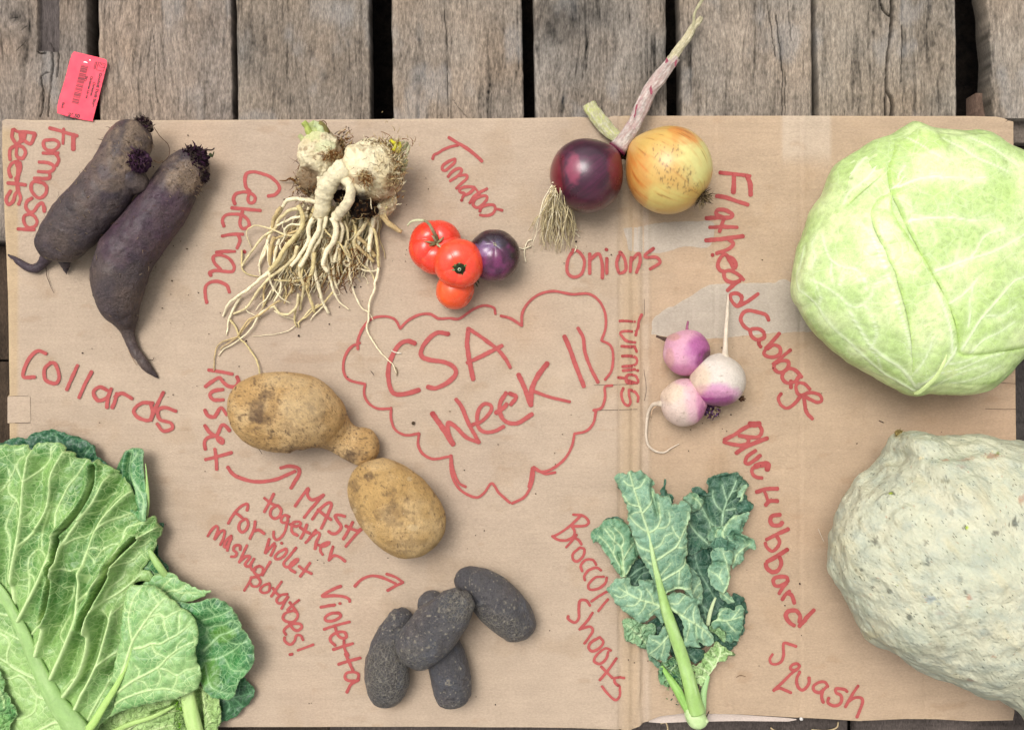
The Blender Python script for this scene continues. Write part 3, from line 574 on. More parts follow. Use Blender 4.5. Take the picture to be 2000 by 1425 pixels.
write('red handwritten word Squash', q(fN, ('590 245 500 215 405 190 390 250 395 360 370 460 300 515 210 510 180 440 225 365', .9), '640 540 600 510 530 530 500 580 530 610 600 600 650 550', '590 610 500 680 380 800 240 925', '240 920 330 890 420 920 510 960', '650 640 600 740 610 850 670 920 740 890 790 810 790 730', '1080 870 1040 800 950 800 860 860 870 930 950 960 1030 900 1080 850', '1000 930 985 1030 1010 1110', '1380 945 1330 910 1210 900 1210 960 1280 1000 1290 1090 1240 1150 1160 1160 1080 1110 1095 1040', '1550 855 1460 990 1350 1180', '1400 1090 1490 1040 1590 1040 1620 1100 1580 1220 1530 1340'), 3.1)
write('red handwritten word Onions', q(fP, '1340 110 1310 160 1305 230 1340 260 1385 240 1400 170 1370 120 1335 110', '1430 130 1430 240', '1435 160 1480 130 1500 190 1500 265', '1525 155 1525 240', ('1520 105 1526 108', 1), '1600 120 1580 180 1595 235 1630 220 1625 160 1600 120', '1660 150 1655 230', '1660 170 1700 130 1710 170 1690 235', '1785 100 1740 135 1745 150 1800 150 1820 180 1765 215'), 3.3)
write('red handwritten word Collards', q(fQ, '258 685 210 670 160 720 130 810 195 815', '285 735 250 770 255 830 310 850 330 810 310 745 280 735', '432 750 400 820 372 885', '510 785 470 860 440 930', '600 890 555 870 520 900 545 945 595 930 620 880', '612 895 600 940 595 985', '650 905 640 950 625 985', '640 925 680 905 735 935', '850 960 790 960 745 1000 770 1040 830 1055 850 1010 840 965', '910 900 870 980 840 1055', '980 1005 920 985 880 1000 890 1050 950 1070 960 1100 910 1115 875 1075'), 3.6)
write('large red handwritten words CSA Week 11', q(fO, ('305 175 240 155 170 190 110 290 80 400 90 530 130 600 220 605 340 570', 1.15), ('590 95 500 85 430 130 370 210 360 280 430 315 560 335 640 380 650 440 580 510 480 555 415 545', 1.1), ('800 480 770 330 750 180 760 50', 1.1), ('760 50 880 130 1000 220 1070 300 1115 380', .95), ('750 340 880 280 1045 195', .95),
 ('1575 115 1620 220 1670 360 1740 540', 1.1), ('1690 45 1735 130 1750 250 1800 390 1860 505', .85), ('455 770 540 890 630 1030', 1.35), ('630 1030 590 930 590 850 660 890 740 970 850 1015', 1.0), ('850 1015 770 870 700 710 655 650', 1.0),
 ('795 865 880 830 950 750 950 700 890 690 840 760 840 870 890 925 980 920 1060 880', .95), ('995 765 1060 720 1085 690', 1.1), ('1110 600 1165 630 1120 695', 1.0), ('1080 595 1030 680 1030 770 1080 840 1180 850 1300 775', 1.05), ('1185 440 1240 560 1290 700', 1.2), ('1430 345 1350 450 1300 560 1290 700', 1.2), ('1310 580 1450 630 1620 670', .8)), 4.0)
write('red hand drawn cloud outline round the title', q(fP, '905 465 895 430 840 418 780 440 705 490 650 488 590 490 540 465 480 470 420 500 375 545', '375 545 345 495 290 478 220 490 170 540 140 610 140 660', '150 625 100 650 65 710 60 780 90 830 180 855', '180 855 175 910 200 960 250 990 325 990', '325 985 325 1050 350 1110 410 1138 480 1128', '480 1128 475 1190 500 1240 560 1270 655 1255', '660 1250 670 1330 700 1400 740 1425', '1052 530 1055 460 1090 400 1150 355 1230 338 1330 355 1420 352 1480 390 1515 460 1518 540 1495 612', '1495 612 1545 640 1560 700 1550 780 1515 830', '935 475 990 490 1052 530', '1555 862 1515 870 1515 930 1495 985 1450 1000', '1465 1000 1450 1070 1410 1115 1345 1130', '1345 1130 1330 1200 1290 1270 1220 1325 1160 1340 1110 1320', '1110 1320 1100 1380 1090 1425')
 +q(fR, '665 150 670 240 710 310 780 345 820 325 855 280 890 325 940 370', '1050 205 1045 270 1010 340 950 373', '1050 205 1100 235 1150 230'), 2.7)
# ---------------------------------------------------------------- price tag
TAGM = veg('pink_tag_paper', .5, .3, 800, .04, .0001)
tg = pxy(pts('144 100 175 108 204 115 208 120 208.5 128 205 140 182 230 177 236 140 229 113 221 111 217 112 200 128 145 138 110'), 4)
pth = thing('price_tag', 'bright pink paper price tag marked $6.50 lying on a plank above the beets', 'tag', pos(160, 168, -5))
def tagz(P): return 2+.012*(P[:, 0]+840)+1.2*fbm(P, 60, 2, 2)+5.5*sstep(-530, -480, -P[:, 1]*0+P[:, 0]*0-530)
tg = frill(tg, .35, 4, 3, 1.4)
V_, F_, d_ = sheet(tg, lambda P, d: tagz(P), 2.0); mk('paper', V_, F_, TAGM, pth, color=col('ff4860')*np.array([.86, .74, .74]))
PR = NB('black_print').fin((.06, .01, .015), .6)
ax_d = pos(181, 232, 4)[:2]-pos(208, 118, 4)[:2]; ax_d /= np.linalg.norm(ax_d); ax_n = np.array([-ax_d[1], ax_d[0]])
def print_text(txt, px, py, size, along=True, rot=None):
    cu_ = bpy.data.curves.new('t', 'FONT'); cu_.body = txt; cu_.size = 1; cu_.offset = .045; o = bpy.data.objects.new('t', cu_); C.collection.objects.link(o)
    dg = bpy.context.evaluated_depsgraph_get(); me = bpy.data.meshes.new_from_object(o.evaluated_get(dg)); bpy.data.objects.remove(o)
    n = len(me.vertices); co = np.empty(n*3, np.float32); me.vertices.foreach_get('co', co); co = co.reshape(-1, 3)*size
    a = math.atan2(ax_d[1], ax_d[0]) if rot is None else rot
    R = np.array([[math.cos(a), -math.sin(a)], [math.sin(a), math.cos(a)]]); q2 = co[:, :2]@R.T+pos(px, py, 4)[:2]
    W = np.column_stack([q2, tagz(q2)+.25]); o0 = origin(pth); me.vertices.foreach_set('co', ((W-o0)*S).astype(np.float32).ravel())
    me.materials.append(PR); ob = bpy.data.objects.new('print', me); link(ob, pth); return ob
print_text('Goodwill Thrift Store', 194, 142, 7.8); print_text('Christmas', 181.5, 160, 6.6); print_text('Christmas Linens', 176.5, 148, 6.4); print_text('Size:', 167, 148, 6.0); print_text('Each', 121, 199, 6.4)
print_text('$6.50', 131, 226.5, 10.5, rot=math.atan2(-(231-221), 70)-.04)
def tagquad(cx, cy, L, W_, name='print'):      # bar: L across, W_ along
    c0 = pos(cx, cy, 4)[:2]; pr = [c0+ax_d*s1*W_/2+ax_n*s2*L/2 for s1, s2 in ((-1, -1), (1, -1), (1, 1), (-1, 1))]
    return np.column_stack([np.array(pr), tagz(np.array(pr))+.25])
Vb = []; Fb = []; t = 0; rsb = np.random.RandomState(4)
c0 = np.array([164.8, 128.]); c1 = np.array([145.4, 203.]); Lb = np.linalg.norm(c1-c0)
while t < Lb:
    w0 = rsb.choice([.55, .55, 1.0, 1.6]); gp = rsb.choice([.6, .7, 1.1, 1.6]); c_ = c0+(c1-c0)*(t+w0/2)/Lb
    Vb.append(tagquad(c_[0], c_[1], 14, w0)); Fb.append([len(Fb)*4+i for i in range(4)]); t += w0+gp
mk('barcode', np.vstack(Vb), Fb, PR, pth, smooth=False)
def tline(seq, w_=.5):
    P = pxy(fr(100, 90, 9.5, seq), 4); P = catmull(P, len(P)*5); T = np.gradient(P, axis=0); T /= np.linalg.norm(T, axis=1, keepdims=True); N = np.stack([-T[:, 1], T[:, 0]], 1)*w_
    z = tagz(P)+.3; m = len(P); i = np.arange(m-1)
    mk('print', np.vstack([np.column_stack([P+N, z]), np.column_stack([P-N, z])]), np.stack([i, i+1, m+i+1, m+i], 1), PR, pth)
for s in ('870 300 1000 332', '1000 332 965 470', '965 470 835 440', '835 440 870 300', '880 320 885 360 915 390 950 395 985 400'): tline(s)
tline('820 290 850 298', .5); tline('815 295 785 425', .55); tline('840 300 805 430', .7); tline('955 350 968 356', .9); tline('910 310 925 340 945 350', .6)
WH = NB('white_scuff').fin((.85, .82, .82), .6)
for s in ('592 300 630 295 672 312', '702 262 716 258 714 275'):
    P = pxy(fr(100, 90, 9.5, s), 4); P = catmull(P, 10); T = np.gradient(P, axis=0); T /= np.linalg.norm(T, axis=1, keepdims=True); N = np.stack([-T[:, 1], T[:, 0]], 1)*(1.1*np.sin(np.linspace(.2, 2.9, 10)))[:, None]
    i = np.arange(9); mk('scuff', np.vstack([np.column_stack([P+N, tagz(P)+.4]), np.column_stack([P-N, tagz(P)+.4])]), np.stack([i, i+1, 10+i+1, 10+i], 1), WH, pth)
# ---------------------------------------------------------------- builders for vegetables
def ph(V):
    k = (D-V[:, 2])/D
    return np.stack([V[:, 0]/k+1000, 712.5-V[:, 1]/k], 1)
def spot(Q, x, y, rx, ry=None, seed=0, rag=.5):
    ry = ry or rx
    e = ((Q[:, 0]-x)/rx)**2+((Q[:, 1]-y)/ry)**2
    return 1-sstep(.35, 1.2, e*(1+rag*fbm(Q, max(3, min(rx, ry)*.5), 3, seed+int(x))))
def mixc(c, m, k): return c*(1-m[:, None])+np.asarray(k)[None, :]*m[:, None]
def multi(tubes, seg=5):
    Vs, Fs, Cc, n0 = [], [], [], 0
    for t in tubes:
        P, R = np.asarray(t[0], float), np.asarray(t[1], float)
        L = np.linalg.norm(np.diff(P, axis=0), axis=1).sum()
        V, F, s, a = tube(P, R, seg, max(4, int(L/3.5)))
        Vs.append(V); Fs.append(F+n0); n0 += len(V)
        Cc.append(np.tile(np.asarray(t[2]) if len(t) > 2 else np.zeros(3), (len(V), 1)))
    F = np.vstack(Fs)
    return np.vstack(Vs), F, np.vstack(Cc)
def mkt(name, V, F, *a, **k):       # tubes carry doubled cap indices: split into quads and triangles
    d = F[:, 2] == F[:, 3]
    if d.any():     # keep everything as triangles
        q_ = F[~d]; F = np.vstack([q_[:, [0, 1, 2]], q_[:, [0, 2, 3]], F[d][:, :3]])
    return mk(name, V, F, *a, **k)
def hairs(name, n, src, dirn, ln, rad, color, mat, parent, seed=0, curl=.5, seg=4, jit=.6):
    rs = np.random.RandomState(seed); ts = []
    for i in range(n):
        p = np.array(src(rs), float); d = np.array(dirn(rs, p), float)+jit*rs.normal(size=3)*.5; d /= np.linalg.norm(d)
        L = ln*(.5+rs.rand()); m = 5; P = [p]
        for j in range(m):
            d = d+curl*rs.normal(size=3)*.35; d /= np.linalg.norm(d); q_ = P[-1]+d*L/m; q_[2] = max(q_[2], 1.2); P.append(q_)
        r0 = rad*(.6+.8*rs.rand()); cc = np.array(color[rs.randint(len(color))])*(.8+.4*rs.rand())
        ts.append((P, np.linspace(r0, r0*.3, m+1), cc))
    V, F, c_ = multi(ts, seg)
    o = mkt(name, V, F, mat, parent, color=c_); o['kind'] = 'stuff'; return o
def loft(name, parent, sp, rad, zc=None, flat=.92, er=(30, 30), sp_=2.3, mat=None, cf=None, df=None, zoff=0, nf=None):
    sp = pts(sp) if isinstance(sp, str) else np.asarray(sp, float); rad = np.asarray(rad, float)
    z = rad*flat*1.0+zoff if zc is None else np.asarray(zc, float)*np.ones(len(rad))
    k = (D-z)/D; P = np.column_stack([(sp[:, 0]-1000)*k, (712.5-sp[:, 1])*k, z]); R = rad*k
    L = np.linalg.norm(np.diff(P, axis=0), axis=1).sum()
    V, F, s, a = tube(P, R, max(12, int(2*np.pi*rad.max()/sp_)), int(L/sp_)+8, flat, er)
    if df is not None:
        q4 = F.copy(); N = vnormals(V, q4); V = V+N*df(V, s, a)[:, None]
        V[:, 2] = np.maximum(V[:, 2], .5)
    c = cf(V, s, a, ph(V))
    return mkt(name, V, F, mat, parent, color=c, attrs={'net': nf(ph(V))} if nf else None), V
# ---------------------------------------------------------------- beets
BEET = veg('beet_skin', .52, .35, 420, .34, .0014, speck=(330, .16, (.22, .17, .14), .55), speck2=(150, .12, (.02, .012, .015), .8), coat=.22, coatr=.38)
FUZZ = veg('root_fuzz', .8, .15, 900, .2, .0003)
def bump_beet(sd):
    def f(V, s, a): 
        ringd = fbm(np.column_stack([s*60, a*0, a*0]), 2.2, 2, sd)
        return 3.2*fbm(V, 45, 3, sd)+.8*fbm(V, 9, 2, sd+1)+.5*ringd*sstep(.0, .3, 1-abs(2*s-1))-1.4*sstep(.45, .7, fbm(V, 12, 2, sd+5))
    return f
def beet_col(sd, soil_x, purple):
    def f(V, s, a, Q):
        b = np.tile(col('41363a')*1.0, (len(V), 1))
        b = mixc(b, sstep(-.2, .6, fbm(V, 60, 3, sd))*.8, col('54453f'))
        b = mixc(b, sstep(.05, .6, fbm(V, 28, 4, sd+3))*.6, col('2c2428'))
        b = mixc(b, purple(Q)*(.55+.45*fbm(V, 20, 3, sd+9)), col('46283c'))
        m = soil_x(Q)*sstep(-.45, .35, fbm(V, 22, 4, sd+7)); b = mixc(b, np.clip(m, 0, 1)*.85, col('85705c'))
        b = mixc(b, sstep(.45, .65, fbm(V, 5, 2, sd+11))*.5, col('241a1d'))
        streak = sstep(.35, .6, fbm(np.column_stack([s*6, a*3.2, a*0]), .35, 2, sd+13)); b = mixc(b, streak*.3, col('2c2226'))
        b = mixc(b, sstep(.9, 1.0, s)*.7, col('2e2224'))
        return b
    return f
# second beet first (lies lower)
bt2 = thing('beet', 'long purple beet on the right of the pair, its thin tail pointing down', 'beet', pos(260, 470, 0), 'two long beets')
sp2 = '388 296 372 322 350 352 320 400 282 450 246 500 232 545 232 588 243 620 250 645 262 680 285 714 310 739'; r2 = [26, 38, 44, 49, 53, 54, 53, 43, 27, 14, 11, 8, 2]
_, Vb2 = loft('body', bt2, sp2, r2, None, .9, (22, 8), 2.1, BEET, beet_col(3, lambda Q: .9*spot(Q, 372, 345, 55, 45, 1)+.12, lambda Q: np.maximum(spot(Q, 300, 430, 80, 90, 2), spot(Q, 230, 470, 50, 60, 3))*.9), bump_beet(5))
bt1 = thing('beet', 'long grey-brown beet on the left of the pair, leaning on the other beet', 'beet', pos(190, 380, 0), 'two long beets')
sp1 = '279 243 262 266 246 292 226 338 200 380 156 428 124 464 108 492 104 506'; r1 = [22, 40, 46, 50, 53, 53, 48, 40, 34]
_, Vb1 = loft('body', bt1, sp1, r1, [50, 60, 66, 70, 68, 60, 52, 42, 36], .9, (24, 26), 2.1, BEET, beet_col(8, lambda Q: .95*spot(Q, 270, 280, 70, 60, 1)+.3*spot(Q, 240, 330, 60, 60, 4)+.2, lambda Q: .25*spot(Q, 190, 350, 30, 80, 2)), bump_beet(9))
loft('body', bt1, '262 318 250 345 238 375', [36, 44, 40], [76, 72, 66], .75, (24, 30), 2.2, BEET, beet_col(12, lambda Q: .3+0*Q[:, 0], lambda Q: 0*Q[:, 0]), bump_beet(13))
loft('root_tail', bt1, '100 492 84 513 70 524 50 520 32 508 15 497', [16, 9, 8.5, 6, 4.5, 1.5], [20, 10, 7, 6, 5, 3], .9, (6, 1), 1.6, BEET, beet_col(15, lambda Q: 0*Q[:, 0], lambda Q: .3+0*Q[:, 0]), bump_beet(17))
loft('root_tail', bt1, '126 505 128 522 130 537', [14, 7, 1], [18, 9, 4], .9, (5, 1), 1.6, BEET, beet_col(16, lambda Q: 0*Q[:, 0], lambda Q: 0*Q[:, 0]), bump_beet(18))
def hair_px(P, r0=.8, r1=.3, z=None):
    P = pts(P) if isinstance(P, str) else P; z = np.linspace(4, 1.5, len(P)) if z is None else np.array(z, float)
    k = (D-z)/D; return np.column_stack([(P[:, 0]-1000)*k, (712.5-P[:, 1])*k, z]), np.linspace(r0, r1, len(P))
def single(name, parent, P, r0, r1, color, z=None, seg=6, mat=None, zig=0, seed=0):
    Q, R = hair_px(P, r0, r1, z)
    n = max(8, int(np.linalg.norm(np.diff(Q, axis=0), axis=1).sum()/3)); A = catmull(np.column_stack([Q, R]), n)
    if zig: A[:, 0] += zig*fbm(A[:, :3], 12, 2, seed); A[:, 1] += zig*fbm(A[:, :3], 12, 2, seed+5)
    R_ = A[:, 3]*(1+.22*fbm(A[:, :3], 6, 2, seed+9)); V, F, s, a = tube(A[:, :3], R_, seg, n)
    V[:, 2] = np.maximum(V[:, 2], .3)
    c = np.asarray(color)[None, :]*(1+.3*fbm(V, 5, 2, seed))[:, None]
    return mkt(name, V, F, mat or FUZZ, parent, color=c)
dk = col('3a2c28')
fc_ = [col('8a7258'), col('5a4434'), col('2a201c'), col('a08a6c')]; pu = col('30182a')
single('root_hair', bt1, '90 520 92 540 98 555 105 572', .8, .3, dk, zig=1); single('root_hair', bt2, '246 655 250 680 262 705 268 714', .9, .3, col('8a6a50'), zig=1); single('root_hair', bt2, '290 702 298 703 301 697', .8, .4, dk)
single('root_hair', bt1, '300 248 314 268 328 282 331 300 325 311 316 318', .8, .5, col('5a4636'), z=[80, 70, 60, 50, 60, 66])
single('root_hair', bt2, '300 313 310 318 318 313', .8, .5, col('7a5c40'), z=[60, 60, 60])
def surf_hairs(name, parent, V, maskf, n, ln, rad, cols, seed, lift=.6, curl=.5):
    rs = np.random.RandomState(seed); Q = ph(V); m = np.nonzero((rs.rand(len(V)) < maskf(Q)) & (V[:, 2] > np.median(V[:, 2])))[0]
    if len(m) == 0: return
    c0 = V.mean(0); ts = []
    for i in rs.choice(m, n):
        p = V[i]+np.array([0, 0, .5]); d = rs.normal(size=3); d[2] = 0; d /= np.linalg.norm(d); nn = p-c0; nn /= np.linalg.norm(nn); P = [p]; L = ln*(.4+rs.rand())
        for j in range(4):
            d = d+curl*rs.normal(size=3)*.5; d -= nn*(d@nn)*.7; d /= np.linalg.norm(d); P.append(P[-1]+d*L/4+nn*lift*(.4 if j < 2 else -.6))
        ts.append((P, np.linspace(rad, rad*.4, 5), np.array(cols[rs.randint(len(cols))])*(.7+.6*rs.rand())))
    V_, F_, c_ = multi(ts, 3); o = mkt(name, V_, F_, FUZZ, parent, color=c_); o['kind'] = 'stuff'
def crown(parent, cx, cy, cz, R, n, ln, cols, out=(0, 0, 1), seed=0, rr=2.2):
    c0 = pos(cx, cy, cz)
    def src(rs):
        v = rs.normal(size=3); v /= np.linalg.norm(v); v[2] = abs(v[2]); return c0+v*R*np.array([1, 1, .6])*(.4+.6*rs.rand())
    def dn(rs, p): return (p-c0)/R*.9+np.array(out)
    V, F, d = ball(c0+np.array([0, 0, -R*.25]), R*.95, (0, 0, 1), 40, 56, .6, lambda d: 1+.35*fbm(d, .3, 3, seed)); cc = mixc(np.tile(np.array(cols[0]), (len(V), 1)), sstep(-.2, .4, fbm(V, R*.3, 3, seed)), np.array(cols[-1])); cc = mixc(cc, sstep(.1, .5, fbm(V, R*.2, 2, seed+3)), np.array(cols[0])*.4)
    mk('crown', V, F, FUZZ, parent, color=cc)
    return hairs('crown_stubs', n, src, dn, ln*.62, rr, cols, FUZZ, parent, seed, .5, 5, 1.3)
crown(bt1, 279, 246, 66, 17, 150, 11, [dk*.5, dk, pu, col('5a4a40')], (.5, .5, .3), 1, 1.5)
crown(bt1, 270, 314, 98, 21, 170, 11, [pu*.9, pu*.6, dk, col('4a3044')], (.2, .1, .8), 2, 1.6)
crown(bt2, 378, 312, 50, 27, 340, 14, [pu*.7, pu*1.1, dk*.6, dk*.4], (.6, .35, .3), 3, 1.7)
crown(bt2, 396, 344, 42, 12, 90, 10, [dk*.6, dk*.5, pu*.6], (.7, -.1, .2), 5, 1.2)
single('leaf_stub', bt2, '392 296 402 293 414 293 419 289', 1.8, 1.2, dk*.8, z=[55, 58, 60, 60]); single('leaf_stub', bt2, '410 300 414 306 418 296', 3.2, .8, col('3a4028'), z=[58, 58, 58])
surf_hairs('surface_fibres', bt1, Vb1, lambda Q: .25*spot(Q, 268, 300, 50, 50, 1)+.03, 260, 8, .45, fc_, 1)
surf_hairs('surface_fibres', bt2, Vb2, lambda Q: .3*spot(Q, 372, 345, 40, 40, 1)+.015, 260, 8, .45, fc_, 2)
# ---------------------------------------------------------------- russet potatoes
POT = veg('potato_skin', .62, .3, 800, .2, .0011, cover=.4, speck=(300, .2, (.17, .1, .05), .7), speck2=(170, .12, (.55, .43, .27), .6))
def pot_col(sd, spots, pale=(), base='b8935f'):
    def f(V, s, a, Q):
        b = np.tile(col(base)*1.0, (len(V), 1))
        b = mixc(b, sstep(-.3, .5, fbm(V, 45, 3, sd))*.6, col('d2b384')*.96); b = mixc(b, sstep(.0, .6, fbm(V, 22, 4, sd+4))*.35, col('94703f')*.8)
        b = mixc(b, sstep(.35, .55, fbm(V, 3.2, 2, sd+7))*.25, col('7d5a34')*.8)
        for (x, y, rx, ry, st) in spots: b = mixc(b, np.clip(spot(Q, x, y, rx*1.15, ry*1.15, sd, 1.7)*st*(.35+1.1*(.5+.5*fbm(V, 5, 3, sd+2)))*.85, 0, .85), col('5a4436')*.8)
        for (x, y, rx, ry, st) in pale: b = mixc(b, spot(Q, x, y, rx, ry, sd+3, .5)*st, col('d9bd90')*.86)
        return b
    return f
ru1 = thing('russet_potato', 'pale brown potato with a knob grown out of one end', 'potato', pos(590, 815, 0), 'two brown potatoes')
loft('tuber', ru1, '464 808 483 804 505 803 545 804 590 809 622 822 645 838 664 852 684 864 706 871 724 873 742 874', [42, 60, 72, 79, 77, 64, 46, 35, 33, 36.5, 34, 26], None, .84, (34, 24), 2.1, POT,
     pot_col(2, [(503, 803, 16, 22, .8), (512, 818, 20, 12, .6), (522, 770, 14, 10, .75), (607, 795, 10, 8, .7), (620, 815, 16, 10, .35), (572, 838, 16, 10, .3), (600, 877, 60, 7, .55), (576, 884, 12, 5, .8), (683, 894, 14, 10, .9), (540, 815, 30, 30, .08), (700, 884, 14, 10, .4)], [(590, 790, 50, 40, .45), (560, 745, 50, 14, .3)]),
     lambda V, s, a: 2.2*fbm(V, 50, 3, 4)+.5*fbm(V, 8, 2, 5)-3*spot(ph(V), 522, 772, 16, 12)-2*spot(ph(V), 576, 882, 10, 8)-2*spot(ph(V), 690, 868, 6, 6))
ru2 = thing('russet_potato', 'oval rough brown potato touching the knobbed one', 'potato', pos(772, 992, 0), 'two brown potatoes')
loft('tuber', ru2, '698 924 712 936 742 960 773 992 803 1024 824 1046 838 1060', [38, 54, 70, 77, 73, 60, 42], None, .8, (42, 34), 2.1, POT,
     pot_col(6, [(722, 930, 13, 9, .8), (692, 945, 8, 14, .5), (688, 985, 6, 18, .4), (770, 1000, 26, 20, .5), (700, 1010, 12, 20, .35), (800, 1060, 50, 10, .35)], [(806, 1030, 12, 7, .7), (692, 997, 5, 5, .6), (800, 935, 6, 5, .6), (740, 900, 40, 20, .3)], 'b8955f'),
     lambda V, s, a: 3*fbm(V, 55, 3, 14)+.6*fbm(V, 8, 2, 15)-3*spot(ph(V), 770, 1000, 16, 12)-1.5*spot(ph(V), 722, 930, 12, 9))
single('root_hair', ru1, '496 868 505 876 512 886', .8, .5, dk*.6, z=[20, 14, 8])
# ---------------------------------------------------------------- violet potatoes
VIO = veg('violet_potato_skin', .4, .5, 600, .34, .0016, cover=.4, speck=(190, .2, (.30, .27, .21), .75), speck2=(120, .12, (.4, .35, .28), .8), net=(290, (.26, .235, .19), .6))
def vio_net(V, sd): 
    n = np.abs(fbm(V, 8, 2, sd)); return 1-sstep(.03, .14, n)
def vio_col(sd, netm):
    def f(V, s, a, Q):
        b = np.tile(col('48464a'), (len(V), 1))
        b = mixc(b, sstep(-.3, .5, fbm(V, 40, 3, sd))*.6, col('5a5656')); b = mixc(b, sstep(.1, .6, fbm(V, 24, 3, sd+3))*.4, col('45434a'))
        b = mixc(b, netm(Q)*.35, col('6a6254')); b = mixc(b, sstep(.1, .55, fbm(V, 30, 3, sd+31))*.4, col('4e545e'))  # bluish patches mix soft highlights into the skin colour
        b = mixc(b, sstep(.5, .7, fbm(V, 4, 2, sd+8))*.5, col('1f1d22')); b = mixc(b, sstep(.52, .7, fbm(V, 3.8, 1, sd+40))*sstep(-.3, .3, fbm(V, 40, 2, sd+41))*.6, col('a89e8a')); b = mixc(b, sstep(.0, .6, fbm(V, 60, 2, sd+9))*.25, col('5c4f4c'))
        return b
    return f
vg = 'violet potatoes in a pile'
def vio(label, cx, cy, sp, r, zc, er, sd, netm, flat=.88, dents=()):
    t = thing('violet_potato', label, 'potato', pos(cx, cy, 0), vg)
    def df(V, s, a):
        q_ = ph(V); d = 3.8*fbm(V, 42, 3, sd)+.9*fbm(V, 9, 3, sd+1)
        for (x, y, rr, dp) in dents: d = d-dp*spot(q_, x, y, rr, rr*.5)
        return d
    loft('tuber', t, sp, r, zc, flat, er, 1.9, VIO, vio_col(sd, netm), df, nf=lambda Q: np.clip(netm(Q)*1.5, 0, 1)); return t
vio('dark violet potato under the others, poking out at top and bottom of the pile', 870, 1270, '838 1152 842 1172 850 1215 864 1265 878 1312 884 1350 889 1380', [20, 26, 33, 38, 40, 38, 30], [26, 28, 32, 34, 35, 34, 30], (16, 22), 21, lambda Q: .1+.3*spot(Q, 885, 1385, 40, 20), dents=[(885, 1320, 20, 2), (880, 1372, 14, 3)])
vio('curved violet potato at the left of the pile', 760, 1280, '785 1184 780 1212 764 1250 755 1290 755 1330 752 1358 748 1377', [22, 27, 35, 42, 43, 31, 8], [26, 30, 36, 38, 38, 28, 14], (18, 8), 22, lambda Q: .15+.6*spot(Q, 760, 1320, 60, 70), dents=[(778, 1184, 7, 3), (783, 1230, 16, 3)])
vio('violet potato at the right of the pile, sloping away to the lower right', 970, 1190, '888 1124 912 1134 946 1154 980 1186 1008 1216 1028 1242', [20, 32, 43, 47, 40, 26], [34, 38, 42, 42, 36, 26], (20, 24), 23, lambda Q: .1+.5*spot(Q, 965, 1230, 60, 36)+.3*spot(Q, 940, 1215, 30, 40), dents=[(950, 1187, 14, 5), (882, 1126, 8, 3)])
vio('large violet potato lying on top of the pile', 845, 1220, '903 1146 894 1172 876 1200 850 1228 820 1258 790 1290', [26, 36, 45, 49, 47, 36], [86, 88, 84, 78, 70, 62], (22, 26), 24, lambda Q: .12+.5*spot(Q, 900, 1180, 40, 40)+.35*spot(Q, 800, 1290, 40, 30), dents=[(904, 1146, 10, 5), (850, 1200, 16, 2)])
# ---------------------------------------------------------------- tomatoes
TOM = veg('tomato_skin', .28, .5, 300, .05, .0001, coat=.35, coatr=.25, sss=.12, rvar=.04)
STEM = veg('dry_stem', .75, .2, 700, .25, .0006)
def tomato(label, cx, cy, R, zc, axis, fn, cf, ax=.85, grp='three red tomatoes', nm='fruit'):
    t = thing('tomato', label, 'tomato', pos(cx, cy, 0), grp)
    c0 = pos(cx, cy, zc); k = (D-zc)/D; V, F, d = ball(c0, R*k, axis, 90, 120, ax, fn); V[:, 2] = np.maximum(V[:, 2], .4)
    mk(nm, V, F, TOM, t, color=cf(V, d, ph(V))); return t, c0
def lobes(n, am, dim, ph0=0, sd=0):
    def f(d):
        fi = np.arctan2(d[:, 1], d[:, 0]); th = np.arccos(np.clip(d[:, 2], -1, 1))
        lb = np.abs(np.sin((fi+ph0)*n/2+.5*fbm(d, .8, 2, sd)))**.6
        return 1+am*(lb-.6)*np.sin(th)**.7*np.exp(-(th/1.3)**2)*1.8-dim*np.exp(-(th/.33)**2)-dim*.3*np.exp(-((np.pi-th)/.4)**2)+.025*fbm(d, .7, 2, sd)
    return f
def red(b, sd, pinkc=None):
    def f(V, d, Q):
        c = np.tile(col(b), (len(V), 1)); th = np.arccos(np.clip(d[:, 2], -1, 1))
        c = mixc(c, np.exp(-(th/.9)**2)*.45, col('ec4036')); c = mixc(c, sstep(.0, .8, fbm(d, .5, 3, sd))*.3, col('f05a2c'))
        c = mixc(c, sstep(.1, .6, fbm(d, .16, 3, sd+4))*.22, col('f0742e')); fi_ = np.arctan2(d[:, 1], d[:, 0]); c = mixc(c, sstep(.3, .6, fbm(np.column_stack([np.cos(fi_)*5, np.sin(fi_)*5, th*.8]), .35, 2, sd+6))*np.exp(-(th/.9)**2)*.35, col('b82a14')); c = mixc(c, sstep(.55, .7, fbm(d, .05, 2, sd+9))*.4, col('c07840'))
        c = mixc(c, np.exp(-(th/.2)**2)*.6, col('8c3a18'))
        return c
    return f
